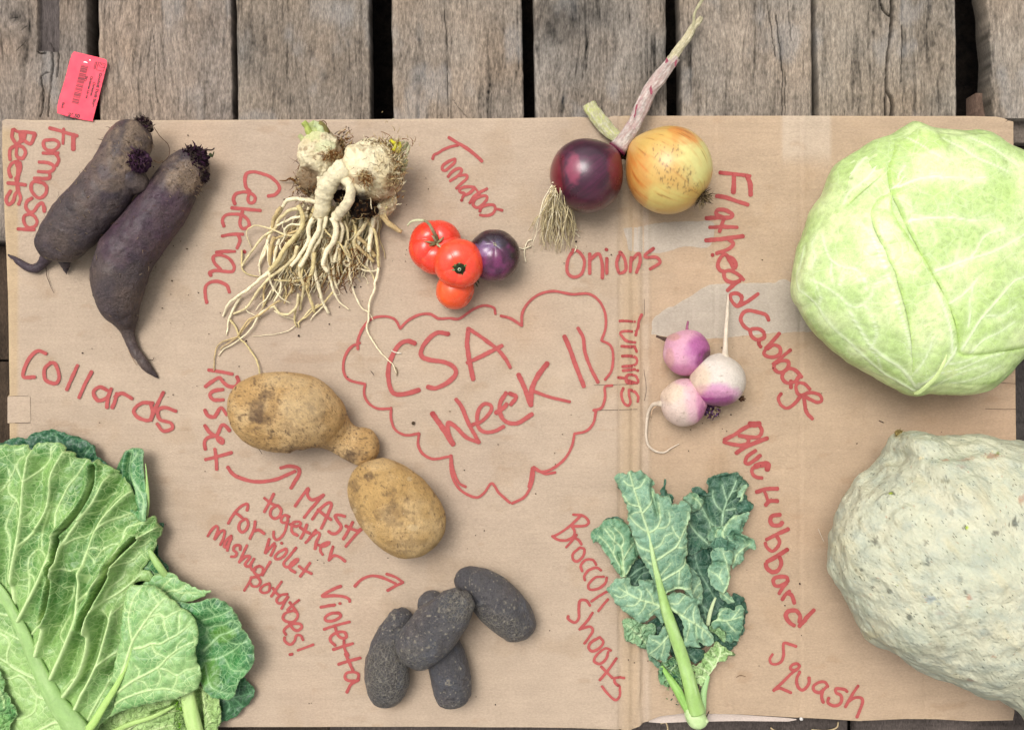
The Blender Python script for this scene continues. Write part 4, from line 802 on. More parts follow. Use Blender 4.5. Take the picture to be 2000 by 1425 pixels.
def calyx(t, c0, R, axis, n, ln, cols, seed, up=.25, stem=None, wd=2.0):
    a = np.array(axis, float); a /= np.linalg.norm(a); u = np.cross([0, 1, .1], a); u /= np.linalg.norm(u); v = np.cross(a, u); rs = np.random.RandomState(seed)
    for i in range(n):
        an = 2*np.pi*i/n+rs.uniform(-.3, .3); L = ln*(.7+.6*rs.rand()); P = []
        dd_ = np.cos(an)*u+np.sin(an)*v; sd_ = np.cos(an+1.57)*u+np.sin(an+1.57)*v; cv = rs.uniform(-.5, .5)
        for q_ in np.linspace(0, 1, 6):
            P.append(c0+a*(R*.84-2+up*L*np.sin(q_*2.6)+1)+dd_*(1+q_*L)+sd_*cv*L*q_*q_)
        V, F, s, an_ = tube(P, wd*np.array([.8, 1.2, 1.1, .8, .5, .15]), 6, 12, .6)
        mkt('sepal', V, F, STEM, t, color=np.array(cols[i % len(cols)])*(.8+.4*rs.rand()))
    return a
brn = [col('8f8560')*.9, col('7c6f48')*.8, col('a39a78')*.9]; grn = [col('5f8048')*.8, col('3f5c2c')*.7, col('86a070')*.8]
A1 = (.12, .1, 1)
t3, c3 = tomato('small orange-red tomato at the bottom of the cluster', 889, 566, 39, 34, (.6, -.3, .15), lobes(6, .01, .1, 0, 3), red('e2521f', 5), .95)
for i_, (x, y) in enumerate(((925, 550), (931, 556), (921, 560), (934, 550))): single('sepal', t3, f'{x-4} {y-6} {x} {y} {x+2} {y+4}', 1.6, .5, col('2f4420')*.7, z=[34, 33, 30])
t1, c1_ = tomato('largest red tomato, at the upper left, with a dry brown stem', 851, 482, 53, 44, A1, lobes(5, .10, .26, .6, 1), red('dc3a24', 2), .82)
calyx(t1, c1_, 53*.72, A1, 6, 17, brn, 4, .5, wd=2.2)
single('stem', t1, '852 462 845 450 840 440 833 433 826 430', 3.2, 2.6, col('a89c78')*.85, z=[78, 92, 96, 98, 98], mat=STEM, seg=8)
single('stem', t1, '828 431 815 430 803 433 796 441', 2.8, 1.6, col('dcdcb0')*.85, z=[98, 99, 97, 92], mat=STEM, seg=8)
tp, cp_ = tomato('dark purple round tomato beside the red ones', 965, 499, 51, 46, (.04, .33, .9), lobes(8, .02, .05, 0, 7),
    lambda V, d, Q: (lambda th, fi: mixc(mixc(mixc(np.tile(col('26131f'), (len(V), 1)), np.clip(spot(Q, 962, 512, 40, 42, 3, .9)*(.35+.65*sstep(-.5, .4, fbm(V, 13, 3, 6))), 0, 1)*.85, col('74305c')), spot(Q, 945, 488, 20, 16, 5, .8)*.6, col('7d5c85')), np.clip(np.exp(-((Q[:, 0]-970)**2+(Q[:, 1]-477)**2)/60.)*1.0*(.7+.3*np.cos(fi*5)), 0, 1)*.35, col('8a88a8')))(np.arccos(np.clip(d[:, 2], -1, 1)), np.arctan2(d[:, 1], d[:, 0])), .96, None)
tp['label'] = 'dark purple round tomato beside the red ones'
if 'group' in tp: del tp['group']
calyx(tp, cp_, 51*1.1, (.04, .33, .9), 5, 4, [col('b0a890')*.8], 9, .1, wd=.9)
A2 = (.1, -.33, .95)
t2, c2_ = tomato('middle red tomato resting on its neighbours, with a green calyx', 896, 515, 49, 74, A2, lobes(5, .035, .22, .2, 4), red('e24628', 6), .86)
calyx(t2, c2_, 49*.74, A2, 8, 13, grn, 8, .35, wd=2.0)
cc_ = c2_+np.array(A2)/np.linalg.norm(A2)*49*.70
V, F, s, a = tube([cc_, cc_+np.array([0, 0, 3])], [11, 8], 12, 5); mkt('calyx_base', V, F, STEM, t2, color=col('26351c')*.7)
V, F, s, a = tube([cc_+np.array([0, -3, 2.]), cc_+np.array([0, -3.5, 7.])], [3.4, 3.2], 10, 5); mkt('stem', V, F, STEM, t2, color=col('b9c0a0')*.9)
V, F, s, a = tube([cc_+np.array([0, -3.5, 6.]), cc_+np.array([0, -3.5, 7.6])], [1.8, 1.6], 10, 5); mkt('stem', V, F, STEM, t2, color=col('101008'))
# ---------------------------------------------------------------- onions
RON = veg('red_onion_skin', .3, .5, 260, .12, .0001, coat=.45, coatr=.28, speck=(420, .12, (.4, .25, .33), .6), rvar=.05)
YON = veg('yellow_onion_skin', .38, .45, 260, .06, .0001, coat=.3, coatr=.3, speck=(500, .1, (.08, .05, .02), .25), rvar=.05)
DRY = veg('dry_husk', .7, .25, 600, .12, .0005)
ro = thing('red_onion', 'round dark red onion with a tuft of pale roots and a long dry neck', 'onion', pos(1145, 344, 0))
zc = 64; axr = np.array([.60, .50, .10]); axr /= np.linalg.norm(axr)
def onf(pinch, sd): 
    def f(d):
        th = np.arccos(np.clip(d[:, 2], -1, 1)); return 1+pinch*np.exp(-(th/.36)**2)-.05*np.exp(-((np.pi-th)/.3)**2)+.012*fbm(d, .9, 2, sd)
    return f
V, F, d = ball(pos(1145, 344, zc), 72.5*(D-zc)/D, axr, 110, 170, .97, onf(.10, 1)); V[:, 2] = np.maximum(V[:, 2], .4); Q = ph(V)
th = np.arccos(np.clip(d[:, 2], -1, 1)); fi = np.arctan2(d[:, 1], d[:, 0]); st = fbm(np.column_stack([np.cos(fi)*4, np.sin(fi)*4, th*.35]), .22, 3, 3)
c = np.tile(col('35091f'), (len(V), 1)); c = mixc(c, sstep(-.3, .5, st)*.55, col('5c1434')); c = mixc(c, sstep(.15, .6, st)*.35, col('2a0a1c'))
c = mixc(c, spot(Q, 1140, 320, 52, 50, 3, .6)*.3*(.6+.6*sstep(-.3, .4, st)), col('502844')); c = mixc(c, spot(Q, 1086, 345, 20, 60, 4, .5)*.5, col('7a1420')); c = mixc(c, spot(Q, 1120, 330, 16, 30, 5, .6)*.5, col('a04058')); c = mixc(c, spot(Q, 1205, 320, 20, 50, 7, .6)*.4, col('7a1a30'))  # the pink patch left of centre is a highlight painted into the skin
c = mixc(c, np.exp(-((Q[:, 0]-1098-.1*(Q[:, 1]-340))/2.2)**2)*sstep(290, 310, Q[:, 1])*.6, col('1c0410'))
c = mixc(c, spot(Q, 1150, 290, 34, 16, 8, .9)*.6, col('1d0a16')); c = mixc(c, np.exp(-((np.pi-th)/.22)**2)*(.6+.5*fbm(V, 4, 2, 3)), col('1a0c10'))
mk('bulb', V, F, RON, ro, color=c)
pk = [col('ecdfc0')*.9, col('e2d2a8')*.88, col('d8c698')*.85]
base = pos(1095, 372, 44)
rs_ = np.random.RandomState(3)
def onion_roots():
    ts = []
    for i in range(120):
        sx, sy = 1095+rs_.uniform(-20, 18), 370+rs_.uniform(-10, 14); z0 = 62+rs_.uniform(-10, 26) if rs_.rand() > .3 else 40
        t = rs_.rand(); ex = 1046+78*t+rs_.normal()*6; ey = 462+rs_.uniform(-30, 34)-8*abs(t-.5); P = []
        am = rs_.uniform(2, 8); p1 = rs_.rand()*6; n_ = 9
        bulge = rs_.uniform(-14, 2) if t < .5 else rs_.uniform(-4, 12)
        for q_ in np.linspace(0, 1, n_):
            x = sx+(ex-sx)*q_**1.2+bulge*np.sin(q_*3.1)+am*np.sin(q_*9+p1)*.5*q_+rs_.normal()*1.1; y = sy+(ey-sy)*q_+am*.3*np.sin(q_*11+p1)
            z = max(1.5, z0*(1-q_)**.8+6*(1-q_)+rs_.rand()*14*(1-q_)+1+6*rs_.rand()*(q_ > .3)); P.append(pos(x, y, z))
        r = rs_.uniform(.65, 1.25); ts.append((P, r*np.linspace(1.2, .5, n_), pk[i % 3]*(.75+.35*rs_.rand())))
    for s_, zz in (('1078 357 1092 354 1106 355 1115 364 1116 376 1110 382', 84), ('1077 369 1084 362 1095 366 1100 378', 80), ('1040 468 1030 472 1024 492 1027 512', 3), ('1010 482 1022 486 1038 480', 3), ('1116 450 1124 455 1132 463', 4), ('1114 450 1124 449 1128 450', 4), ('1122 478 1126 482 1122 492', 3)):
        P = pts(s_); ts.append(([pos(x, y, zz) for x, y in P], np.full(len(P), 1.25), pk[0]))
    return ts
V, F, c_ = multi(onion_roots(), 5); o = mkt('roots', V, F, FUZZ, ro, color=c_); o['kind'] = 'stuff'
crown(ro, 1108, 374, 78, 14, 70, 7, [col('1c1010'), col('3a2a22'), col('4a2034')], (0, 0, .6), 12, 1.0)
def husk(name, parent, sp, rad, z, cA, cB, seed, flat=.6, mat=DRY, twist=1.0, redm=None):
    sp = pts(sp); z = np.array(z, float); k = (D-z)/D; P = np.column_stack([(sp[:, 0]-1000)*k, (712.5-sp[:, 1])*k, z])
    L = np.linalg.norm(np.diff(P, axis=0), axis=1).sum(); V, F, s, a = tube(P, rad, 40, int(L/1.6)+6, flat, (0, 0), twist)
    N = vnormals(V, F); g = fbm(np.column_stack([np.cos(a)*3, np.sin(a)*3, s*L/60]), .5, 3, seed); V = V+N*(2.0*g+1.2*fbm(V, 12, 2, seed+2))[:, None]; V[:, 2] = np.maximum(V[:, 2], .4)
    g2 = fbm(np.column_stack([np.cos(a)*9, np.sin(a)*9, s*L/45]), .6, 3, seed+7); c = mixc(np.tile(cA, (len(V), 1)), sstep(-.25, .45, .5*g+.6*g2), cB); c = mixc(c, sstep(.3, .5, g2)*.5, cA*.5); c = mixc(c, sstep(.35, .5, g)*.5, cA*.45); c = c*(1+.15*fbm(V, 5, 2, 4))[:, None]
    if redm: c = redm(c, ph(V), s, g)
    return mkt(name, V, F, mat, parent, color=c)
yo = thing('yellow_onion', 'golden yellow onion with dirt specks and a short dry neck', 'onion', pos(1307, 334, 0))
zc = 74; axy = np.array([-.62, .52, -.12]); axy /= np.linalg.norm(axy)
V, F, d = ball(pos(1307, 333, zc), 84.5*(D-zc)/D, axy, 120, 190, .99, onf(.12, 5)); V[:, 2] = np.maximum(V[:, 2], .4); Q = ph(V)
th = np.arccos(np.clip(d[:, 2], -1, 1)); fi = np.arctan2(d[:, 1], d[:, 0]); st = fbm(np.column_stack([np.cos(fi)*4, np.sin(fi)*4, th*.3]), .2, 3, 13)
c = np.tile(col('cda85c')*.92, (len(V), 1)); c = mixc(c, spot(Q, 1360, 300, 42, 70, 3, .4)*.8, col('d4cf88')*.9); c = mixc(c, spot(Q, 1290, 385, 60, 26, 5, .4)*.7, col('d6c674')*.9)
c = mixc(c, sstep(.0, .5, st)*.28, col('c07828')); c = mixc(c, np.clip(spot(Q, 1238, 350, 34, 70, 4, .6)+spot(Q, 1350, 262, 44, 24, 6, .6), 0, 1)*.6*(.6+.6*sstep(-.3, .4, st)), col('c46a24'))
c = mixc(c, sstep(.42, .5, st)*.5, col('7d4a1c')); c = mixc(c, sstep(.25, .6, st)*spot(Q, 1375, 330, 30, 50, 1)*.5, col('8a7a30'))
dirt = spot(Q, 1300, 298, 34, 20, 7, .8)+spot(Q, 1312, 340, 40, 30, 8, .8)+spot(Q, 1335, 362, 30, 18, 9, .8); c = mixc(c, np.clip(dirt, 0, 1)*.45, col('c49a58'))
c = mixc(c, np.clip(dirt, 0, 1)*sstep(.18, .4, fbm(V*np.array([1.3, .8, 1]), 4.0, 3, 9))*.65, col('4c3a24')); c = mixc(c, np.exp(-((np.pi-th)/.17)**2), col('2a1e14'))
mk('bulb', V, F, YON, yo, color=c)
sc = pos(1307, 333, zc)-axy*84.5*(D-zc)/D*.98
hairs('root_tuft', 150, lambda rs: sc+rs.normal(size=3)*5, lambda rs, p: -axy*.5+(p-sc)*.22+np.array([0, 0, .5]), 11, .8, [col('2a2018'), col('5a4a34'), col('8a7858')], FUZZ, yo, 6)
husk('neck', yo, '1150 203 1158 218 1172 236 1190 256 1212 272 1234 284 1256 296', [13, 14, 15, 13, 11, 16, 26], [10, 12, 14, 18, 28, 48, 66], col('b8b488')*.8, col('cfc9b0')*.82, 3, .55,
     redm=lambda c, Q, s, g: mixc(mixc(c, np.exp(-((g-.05)/.08)**2)*(s < .6)*.6, col('a8b050')), sstep(.6, .8, s)*.6, col('b89a50')*.8))
husk('neck', ro, '1204 293 1212 282 1226 262 1240 240 1254 210 1268 180 1286 155 1303 132 1320 112', [18, 15, 14, 13.5, 14, 13, 14, 12, 9], [66, 66, 60, 50, 42, 36, 32, 28, 26], col('b49a92')*.85, col('d8cfc4')*.85, 5, .6,
     redm=lambda c, Q, s, g: mixc(mixc(c, sstep(.15, .5, fbm(np.column_stack([Q*.12, g]), .8, 2, 8))*(1-sstep(.4, .95, s))*.35, col('a06a74')), 1-sstep(.01, .05, s), col('5a1530')))
husk('neck', ro, '1300 138 1312 116 1326 96 1340 78 1352 56 1364 42 1370 33', [10, 9, 8, 7.5, 6.5, 5.5, 3.5], [28, 27, 25, 24, 24, 24, 24], col('bcb08c')*.85, col('dcd2b4')*.85, 6, .55)
husk('neck', ro, '1351 60 1355 44 1356 30 1364 12 1376 -6', [2.0, 2.6, 2.4, 2.2, 1.5], [26, 28, 30, 30, 30], col('b0a884')*.85, col('cfc8a4')*.85, 7, .5)
husk('neck', ro, '1344 84 1352 70 1356 60', [1.4, 1.6, 1.2], [20, 18, 20], col('8a8c50')*.85, col('a8a870')*.85, 9, .5)
def flake(parent, poly, z, colr, seed, curl=6, name='husk_flake'):
    pl = frill(pxy(pts(poly), z), .6, 5, seed, 1.2); c0 = pl.mean(0)
    V, F, dd_ = sheet(pl, lambda P, d: z+.06*((P[:, 0]-c0[0])+(P[:, 1]-c0[1]))+curl*.3*fbm(P, 14, 2, seed)+1.5*np.cos((P[:, 0]-c0[0])*.25), 1.6)
    c = np.array(colr)[None, :]*(1+.2*fbm(V[:, :2]*np.array([1, .4]), 4, 2, seed))[:, None]
    return mk(name, V, F, DRY, parent, color=c)
wh = col('dcd0c4')*.85; cr = col('d4c6a8')*.85; rd = col('a05060')*.8

for i_, (pl_, z_) in enumerate((('1268 172 1272 168 1274 182 1270 184', 54), ('1301 113 1305 120 1299 124', 49), ('1317 124 1322 116 1319 134', 48), ('1242 206 1245 204 1242 222 1238 232', 62))): flake(ro, pl_, z_, rd, i_+20, 2)
crown(yo, 1218, 298, 40, 12, 70, 9, [col('1c1410'), col('3a2a1c'), col('6a5838')], (-.3, .1, .3), 14, 1.4)
# ---------------------------------------------------------------- turnips
TUR = veg('turnip_skin', .5, .4, 420, .1, .0008, speck=(420, .15, (.22, .14, .09), .7), coat=.12, coatr=.35)
tgp = 'three turnips in a cluster'
def turnip(label, cx, cy, R, zc, axis, ax, cf, sd):
    t = thing('turnip', label, 'turnip', pos(cx, cy, 0), tgp); k = (D-zc)/D
    V, F, d = ball(pos(cx, cy, zc), R*k, axis, 90, 120, ax, lambda d: 1+.03*fbm(d, .8, 2, sd)+.09*np.exp(-((np.pi-np.arccos(np.clip(d[:, 2], -1, 1)))/.28)**2)-.05*np.exp(-(np.arccos(np.clip(d[:, 2], -1, 1))/.4)**2))
    V[:, 2] = np.maximum(V[:, 2], .4); mk('root_body', V, F, TUR, t, color=cf(V, d, ph(V))); return t
W_ = col('ddc4b6')*.86; PK = col('d89ab8')*.9; PUR = col('85246e')*.85; DR = col('8a6a4c')*.7
def tc(base, ops, sd, dirtm=None):
    def f(V, d, Q):
        c = np.tile(base, (len(V), 1)); c = mixc(c, sstep(.0, .6, fbm(V, 24, 3, sd))*.3, col('e8dcd0')*.9)
        for (x, y, rx, ry, k_, m) in ops: c = mixc(c, np.clip(spot(Q, x, y, rx, ry, sd+int(y), .35)*m, 0, 1), k_)
        c = mixc(c, sstep(.42, .6, fbm(V*np.array([1, 1, 1]), 5, 3, sd+4))*.4, DR); return c
    return f
ta = turnip('pink turnip at the upper left of the cluster', 1341, 689, 46, 44, (.7, -.6, .2), .98, tc(col('d49cb0')*.9, [(1372, 690, 36, 46, col('b868a0')*.9, .7), (1368, 675, 26, 22, PUR*1.3, .5), (1330, 730, 40, 20, col('c06a98')*.9, .6), (1378, 705, 20, 26, PUR*.9, .8), (1385, 702, 14, 22, col('4a3a30'), .7), (1308, 700, 10, 22, col('c09080'), .5), (1316, 658, 16, 8, col('c0906a')*.8, .5)], 3), 3)
single('root_tail', ta, '1342 648 1342 638 1344 627', 3.0, 1.8, col('a0607a')*.8, z=[40, 40, 42], seg=8); single('stalk_stub', ta, '1302 663 1292 660 1282 656', 4, 2.2, col('5a463c')*.7, z=[36, 34, 30], seg=8)
tb = turnip('small pale turnip at the lower left with a long curling tail', 1337, 786, 47, 44, (.85, -.35, .1), .96, tc(W_, [(1366, 785, 30, 64, col('dca8b8')*.9, .7), (1374, 790, 16, 60, col('d080a8')*.9, .6), (1372, 812, 10, 26, PUR*1.2, .5), (1310, 765, 26, 26, col('e0c8a8')*.9, .5), (1345, 745, 30, 10, PK, .5)], 6), 6)
loft('root_tail', tb, '1302 787 1292 788 1284 788 1274 791 1266 806 1263 828 1262 852 1267 870 1281 881 1297 883 1312 874 1327 866', [11, 7, 4.5, 3.6, 3.0, 2.6, 2.4, 2.4, 2.2, 1.7, 1.3, .8], [44, 42, 36, 26, 14, 8, 5, 4, 3, 3, 3, 3], .95, (2, 1), 1.2, TUR, lambda V, s, a, Q: np.tile(col('dccab4')*.85, (len(V), 1))*(1+.12*fbm(V, 6, 2, 3))[:, None])
single('root_hair', tb, '1283 792 1274 800 1272 815', 1.4, .5, col('d0b090')*.8, z=[34, 26, 20])
tt = turnip('largest turnip, white above and purple below, with an upright tail', 1401, 744, 54.5, 58, (-.1, -.95, .0), .93, tc(col('ddd0c4')*.86, [(1392, 768, 56, 22, col('d090b8')*.9, .8), (1395, 780, 48, 18, PUR*1.15, .8), (1378, 772, 20, 10, col('a02480')*.9, .8), (1420, 792, 44, 10, col('7a3a64')*.85, .6), (1390, 766, 52, 12, PK, .6), (1365, 740, 26, 34, col('dcbc98')*.9, .55)], 9), 9)
loft('root_tail', tt, '1417 706 1416 699 1416 690 1417 670 1418 645 1420 620 1421 600 1422 586 1422 574', [13, 9, 6, 4.3, 4, 3.6, 3, 2.0, .8], [66, 66, 62, 54, 44, 32, 22, 16, 12], .95, (2, 1), 1.3, TUR, lambda V, s, a, Q: np.tile(col('e0cfba')*.87, (len(V), 1))*(1+.12*fbm(V, 6, 2, 3))[:, None])
crown(tt, 1390, 799, 34, 17, 120, 10, [col('5a3a50'), col('8a7a5a'), col('3a2a28'), col('a08a70'), col('6a4a78')], (0, -.7, -.1), 15, 1.5)
crown(tt, 1448, 778, 40, 5, 24, 9, [col('3a2418'), col('5a4030')], (.6, -.5, 0), 16, 1.3)
for s_ in ('1436 706 1446 716 1452 726', '1376 798 1366 804 1372 812'): single('root_hair', tt, s_, .7, .4, dk, z=[60, 56, 50])
# ---------------------------------------------------------------- celeriac
CEL = veg('celeriac_skin', .6, .3, 450, .16, .0014, speck=(300, .16, (.16, .1, .05), .7), speck2=(110, .1, (.08, .05, .03), .6))
RT = veg('celeriac_root', .6, .3, 500, .16, .0008, cover=.45, speck=(300, .18, (.25, .17, .09), .7))
CW = col('f0e2bc')*.97; CT = col('d2b884')*.86; CBR = col('8a5c30')*.75; CD = col('2a1c12')*.8
cb_s = thing('celeriac', 'smaller celeriac root at the top left with cut green stalks', 'celeriac', pos(630, 310, 0), 'two celeriac roots')
def cel_df(sd):
    return lambda d: 1+.13*fbm(d, .5, 3, sd)+.055*fbm(d, .2, 3, sd+3)+.02*fbm(d, .07, 2, sd+4)
def cel_bulb(parent, cx, cy, R, zc, axis, ax, cf, sd, nm='bulb'):
    k = (D-zc)/D; V, F, d = ball(pos(cx, cy, zc), R*k, axis, 100, 130, ax, cel_df(sd)); V[:, 2] = np.maximum(V[:, 2], .4)
    mk(nm, V, F, CEL, parent, color=cf(V, d, ph(V))); return V
def celc(sd, ops):
    def f(V, d, Q):
        c = np.tile(CW, (len(V), 1)); c = mixc(c, sstep(-.1, .6, fbm(V, 26, 3, sd))*.5, CT); c = mixc(c, sstep(.2, .5, fbm(V, 9, 3, sd+3))*.6, CBR)
        ring = sstep(.25, .5, fbm(np.column_stack([d[:, 2]*14, d[:, 0]*2, d[:, 1]*2]), 1.1, 2, sd+5)); c = mixc(c, ring*.4, CT*.75)
        for (x, y, rx, ry, k_, m) in ops: c = mixc(c, np.clip(spot(Q, x, y, rx, ry, sd+int(x), .8)*m, 0, 1), k_)
        return c
    return f
cel_bulb(cb_s, 628, 302, 46, 40, (-.2, .9, .2), 1.0, celc(3, [(640, 285, 26, 14, col('d6dca8')*.9, .6), (650, 305, 16, 12, CBR, .8), (668, 290, 14, 22, CBR*.8, .8), (600, 340, 26, 20, CBR*.7, .8), (610, 262, 22, 14, col('c8d090')*.9, .6)]), 3)
cel_bulb(cb_s, 610, 350, 30, 26, (0, 1, 0), 1.1, celc(5, [(610, 352, 40, 40, CBR*.6, .85)]), 5, 'lower_bulb')
for s_, r_, c_ in (('612 276 606 262 598 246 592 238', (9, 5), 'b8c468'), ('622 272 616 256 612 246 606 238', (9, 6), 'c6d08a'), ('634 270 628 256 620 246 612 242', (10, 7), 'ccd6a0'), ('636 262 630 246 622 240', (8, 6), '8a8048'), ('596 280 590 270 584 264', (7, 4), 'c6c890')):
    single('stalk_stub', cb_s, s_, *r_, col(c_)*.85, z=np.linspace(58, 66, len(pts(s_))), seg=10, mat=CEL, zig=1.5, seed=len(s_))
fz = [CBR*.6, CBR*.9, CT*.8, CD, CBR*1.1]
hairs('fibrous_roots', 330, lambda rs: pos(608+rs.normal()*15, 354+rs.normal()*20, 28+20*rs.rand()), lambda rs, p: (rs.normal()*.5, -.5, .3), 18, .75, fz, FUZZ, cb_s, 3, .9)
hairs('fibrous_roots', 240, lambda rs: pos(667+rs.normal()*9, 282+rs.normal()*14, 48+12*rs.rand()), lambda rs, p: (.6, .2, .5), 11, .75, [CBR*.8, CT, CBR, CD], FUZZ, cb_s, 4, 1.2)
hairs('fibrous_roots', 160, lambda rs: pos(645+rs.normal()*10, 304+rs.normal()*7, 80+4*rs.rand()), lambda rs, p: (.2, -.2, .6), 10, .7, [CBR, CT*.9, CBR*1.2], FUZZ, cb_s, 5, 1.3)
single('root', cb_s, '582 358 572 352 566 350 558 354 546 352', 3, .8, CBR*.6, z=[20, 16, 12, 8, 5], zig=2, seed=2)
single('root', cb_s, '640 318 632 340 622 362 612 386', 11, 8, CW*.95, z=[58, 50, 40, 26], seg=16, mat=CEL, seed=3)
for s_ in ('622 240 632 236 638 244 632 254', '640 250 644 258 636 262'): single('root_hair', cb_s, s_, .9, .6, CBR*.5, z=np.full(len(pts(s_)), 60.))
cb = thing('celeriac', 'large celeriac root with a thick tangle of pale roots spreading below', 'celeriac', pos(700, 400, 0), 'two celeriac roots')
cel_last = cel_bulb(cb, 726, 336, 61, 56, (.65, .5, .1), 1.04, celc(7, [(705, 320, 34, 26, CW*1.06, .8), (760, 330, 30, 40, CT, .45), (700, 398, 44, 30, CD, .95), (678, 352, 40, 10, CBR, .6), (735, 375, 30, 20, CT*.8, .5), (770, 360, 20, 24, CBR*1.2, .5), (740, 400, 34, 20, CBR, .5), (715, 345, 14, 12, CBR, .5)]), 7)
cel_bulb(cb, 742, 392, 32, 30, (0, 1, 0), 1.0, celc(9, [(742, 392, 30, 30, CT*.85, .5), (745, 385, 20, 12, CBR, .5)]), 9, 'lower_bulb')
single('root', cb, '678 326 655 342 640 362 632 385 630 406 626 422', 19, 15, CW, z=[96, 92, 84, 72, 60, 44], seg=22, mat=CEL, seed=11)
single('root', cb, '672 351 681 358 685 374 681 392 670 408 656 424', 8.5, 10, CW, z=[92, 100, 102, 94, 78, 56], seg=16, mat=CEL, seed=12)
Vc_ = cel_last
surf_hairs('skin_fibres', cb, Vc_, lambda Q: .5*spot(Q, 770, 330, 40, 60, 2)+.5*spot(Q, 700, 390, 40, 26, 3)+.05, 420, 10, .5, [CBR, CT*.8, CBR*.6, CD], 7)
for i_, (s_, r_) in enumerate((('762 300 774 284 780 276', 7), ('775 310 788 292 796 278', 6), ('782 322 792 306 800 284', 5), ('750 296 758 284 764 280', 6), ('786 334 792 322 796 312', 5), ('770 296 776 288 790 276', 5))):
    single('stalk_stub', cb, s_, r_, r_*.45, (col('c8c088'), col('a8a478'), col('d0c9a0'))[i_ % 3]*.8, z=[78, 80, 78], seg=9, mat=CEL, zig=1.5, seed=i_)
for s_ in ('768 296 774 284 766 278 762 274', '776 300 782 288 780 278'): single('yellow_shoot', cb, s_, 4.5, 3.2, col('d8d030')*.9, z=np.full(len(pts(s_)), 92.), seg=9, mat=CEL, zig=2, seed=4)
for (x_, y_, z_, r_) in ((664, 384, 52, 13), (704, 398, 62, 26), (722, 406, 52, 18), (690, 382, 72, 14)):  # near-black balls added as painted shade in the hollow between the roots
    V, F, d = ball(pos(x_, y_, z_), r_, (0, 0, 1), 50, 60, .8, lambda d: 1+.3*fbm(d, .3, 3, int(x_))); mk('hollow_shade', V, F, FUZZ, cb, color=mixc(np.tile(CD*.35, (len(V), 1)), sstep(.1, .5, fbm(V, 4, 2, 3)), CBR*.4))
hairs('fibrous_roots', 420, lambda rs: pos(702+rs.normal()*17, 396+rs.normal()*15, 56+18*rs.rand()), lambda rs, p: (rs.normal()*.5, -.3, .4), 17, .7, [CD, CD*1.6, CBR*.6, CD, CT*.7], FUZZ, cb, 6, 1.1)
hairs('fibrous_roots', 150, lambda rs: pos(712+rs.normal()*8, 348+rs.normal()*8, 116+4*rs.rand()), lambda rs, p: (.3, -.5, .5), 11, .7, [CBR, CT*.9, CBR*1.2], FUZZ, cb, 7, 1.2)
hairs('fibrous_roots', 260, lambda rs: pos(772+rs.normal()*10, 322+rs.normal()*30, 88+12*rs.rand()), lambda rs, p: (.4, .3, .5), 12, .8, [CT, CW*.9, CBR, CT*.7], FUZZ, cb, 8, .8)
hairs('fibrous_roots', 160, lambda rs: pos(745+rs.normal()*28, 282+rs.normal()*5, 78+10*rs.rand()), lambda rs, p: (.1, .6, .4), 9, .8, [CT*.9, CW*.8, CBR*.8], FUZZ, cb, 9, .8)
RC = [CW, CW*.96, col('e2d0a0')*.88, col('dcc890')*.86]
def zt(P, z0, z1):
    n_ = len(P); return np.linspace(1, 0, n_)**1.0*(z0-z1)+z1
rid = [0]
def root(f, s_, r0, r1, z0, z1=2.5, c=None, seg=9):
    P = fr(*f, s_); rid[0] += 1
    return single('root', cb, P, r0*.88, r1*.85, RC[rid[0] % 4] if c is None else c, z=zt(P, z0, z1), seg=seg, mat=RT, zig=1.4, seed=rid[0])
g2 = (400, 220, 4.75); g3 = (400, 480, 4.75)
root(g2, '1060 830 960 815 870 800 780 810 730 860 690 930 640 1000 610 1080', 5.2, 3.6, 52, 12)
root(g2, '900 890 800 900 720 960 680 1000 650 1080 560 1140 500 1200 450 1270 380 1360 345 1430', 4, 2.4, 44, 6); root(g3, '345 40 345 200 400 260 500 290', 2.2, 1.2, 6)
root(g2, '960 960 850 970 760 1000 670 1050', 3.2, 2.4, 44, 30); root(g2, '940 1040 800 1040 740 1090 740 1150 700 1240 730 1300', 2.4, 1.6, 50, 28); root(g2, '880 1130 760 1140 640 1090 560 1060 480 1045 430 1060 390 1100 400 1170 430 1250', 2.4, 1.0, 40, 4)
root(g2, '870 860 910 960 900 1060 830 1160 740 1260 680 1370 600 1460', 5, 5, 62, 40); root(g3, '770 -20 700 150 600 240 500 320 380 420 260 500 200 570 170 650', 5.5, 2.0, 36, 3); root(g3, '330 460 260 600 220 700 215 760 200 825', 2.8, 1.2, 8)
root(g3, '860 0 820 120 720 210 600 300 500 410 440 500 380 580 270 632', 4.2, 2.2, 44, 5); root(g3, '930 60 900 240 870 320 640 318', 2.4, 2, 40, 24)
root(g3, '700 510 600 570 500 650 400 690 340 780 310 840 250 860 160 890 100 960 90 1080 85 1160', 2.4, 1.2, 14, 2, CT); root(g3, '640 560 520 620 460 720 400 800 330 860 250 920 170 960 130 1020', 2.2, 1.4, 12, 2); root(g3, '560 600 440 680 360 770 300 850 200 910 140 960', 1.8, 1.0, 10, 3, CT)
root(g3, '235 690 290 760 320 850 380 910 430 980 470 1040 500 1120 508 1205', 2.4, 1.8, 5, 8); root(g3, '380 560 390 600 450 640 520 670', 1.5, .9, 10, 4)
root(g3, '600 250 610 340 660 420 720 490 800 530', 2.4, 1.2, 30, 8); root(g3, '640 560 700 630 780 630 850 560 870 440', 2.6, 3.2, 14, 22); root(g3, '880 470 850 570 830 680 848 750', 3, 1.6, 16, 3); root(g3, '850 730 770 790 680 815 540 830 440 842', 1.1, .5, 3, 1.5)
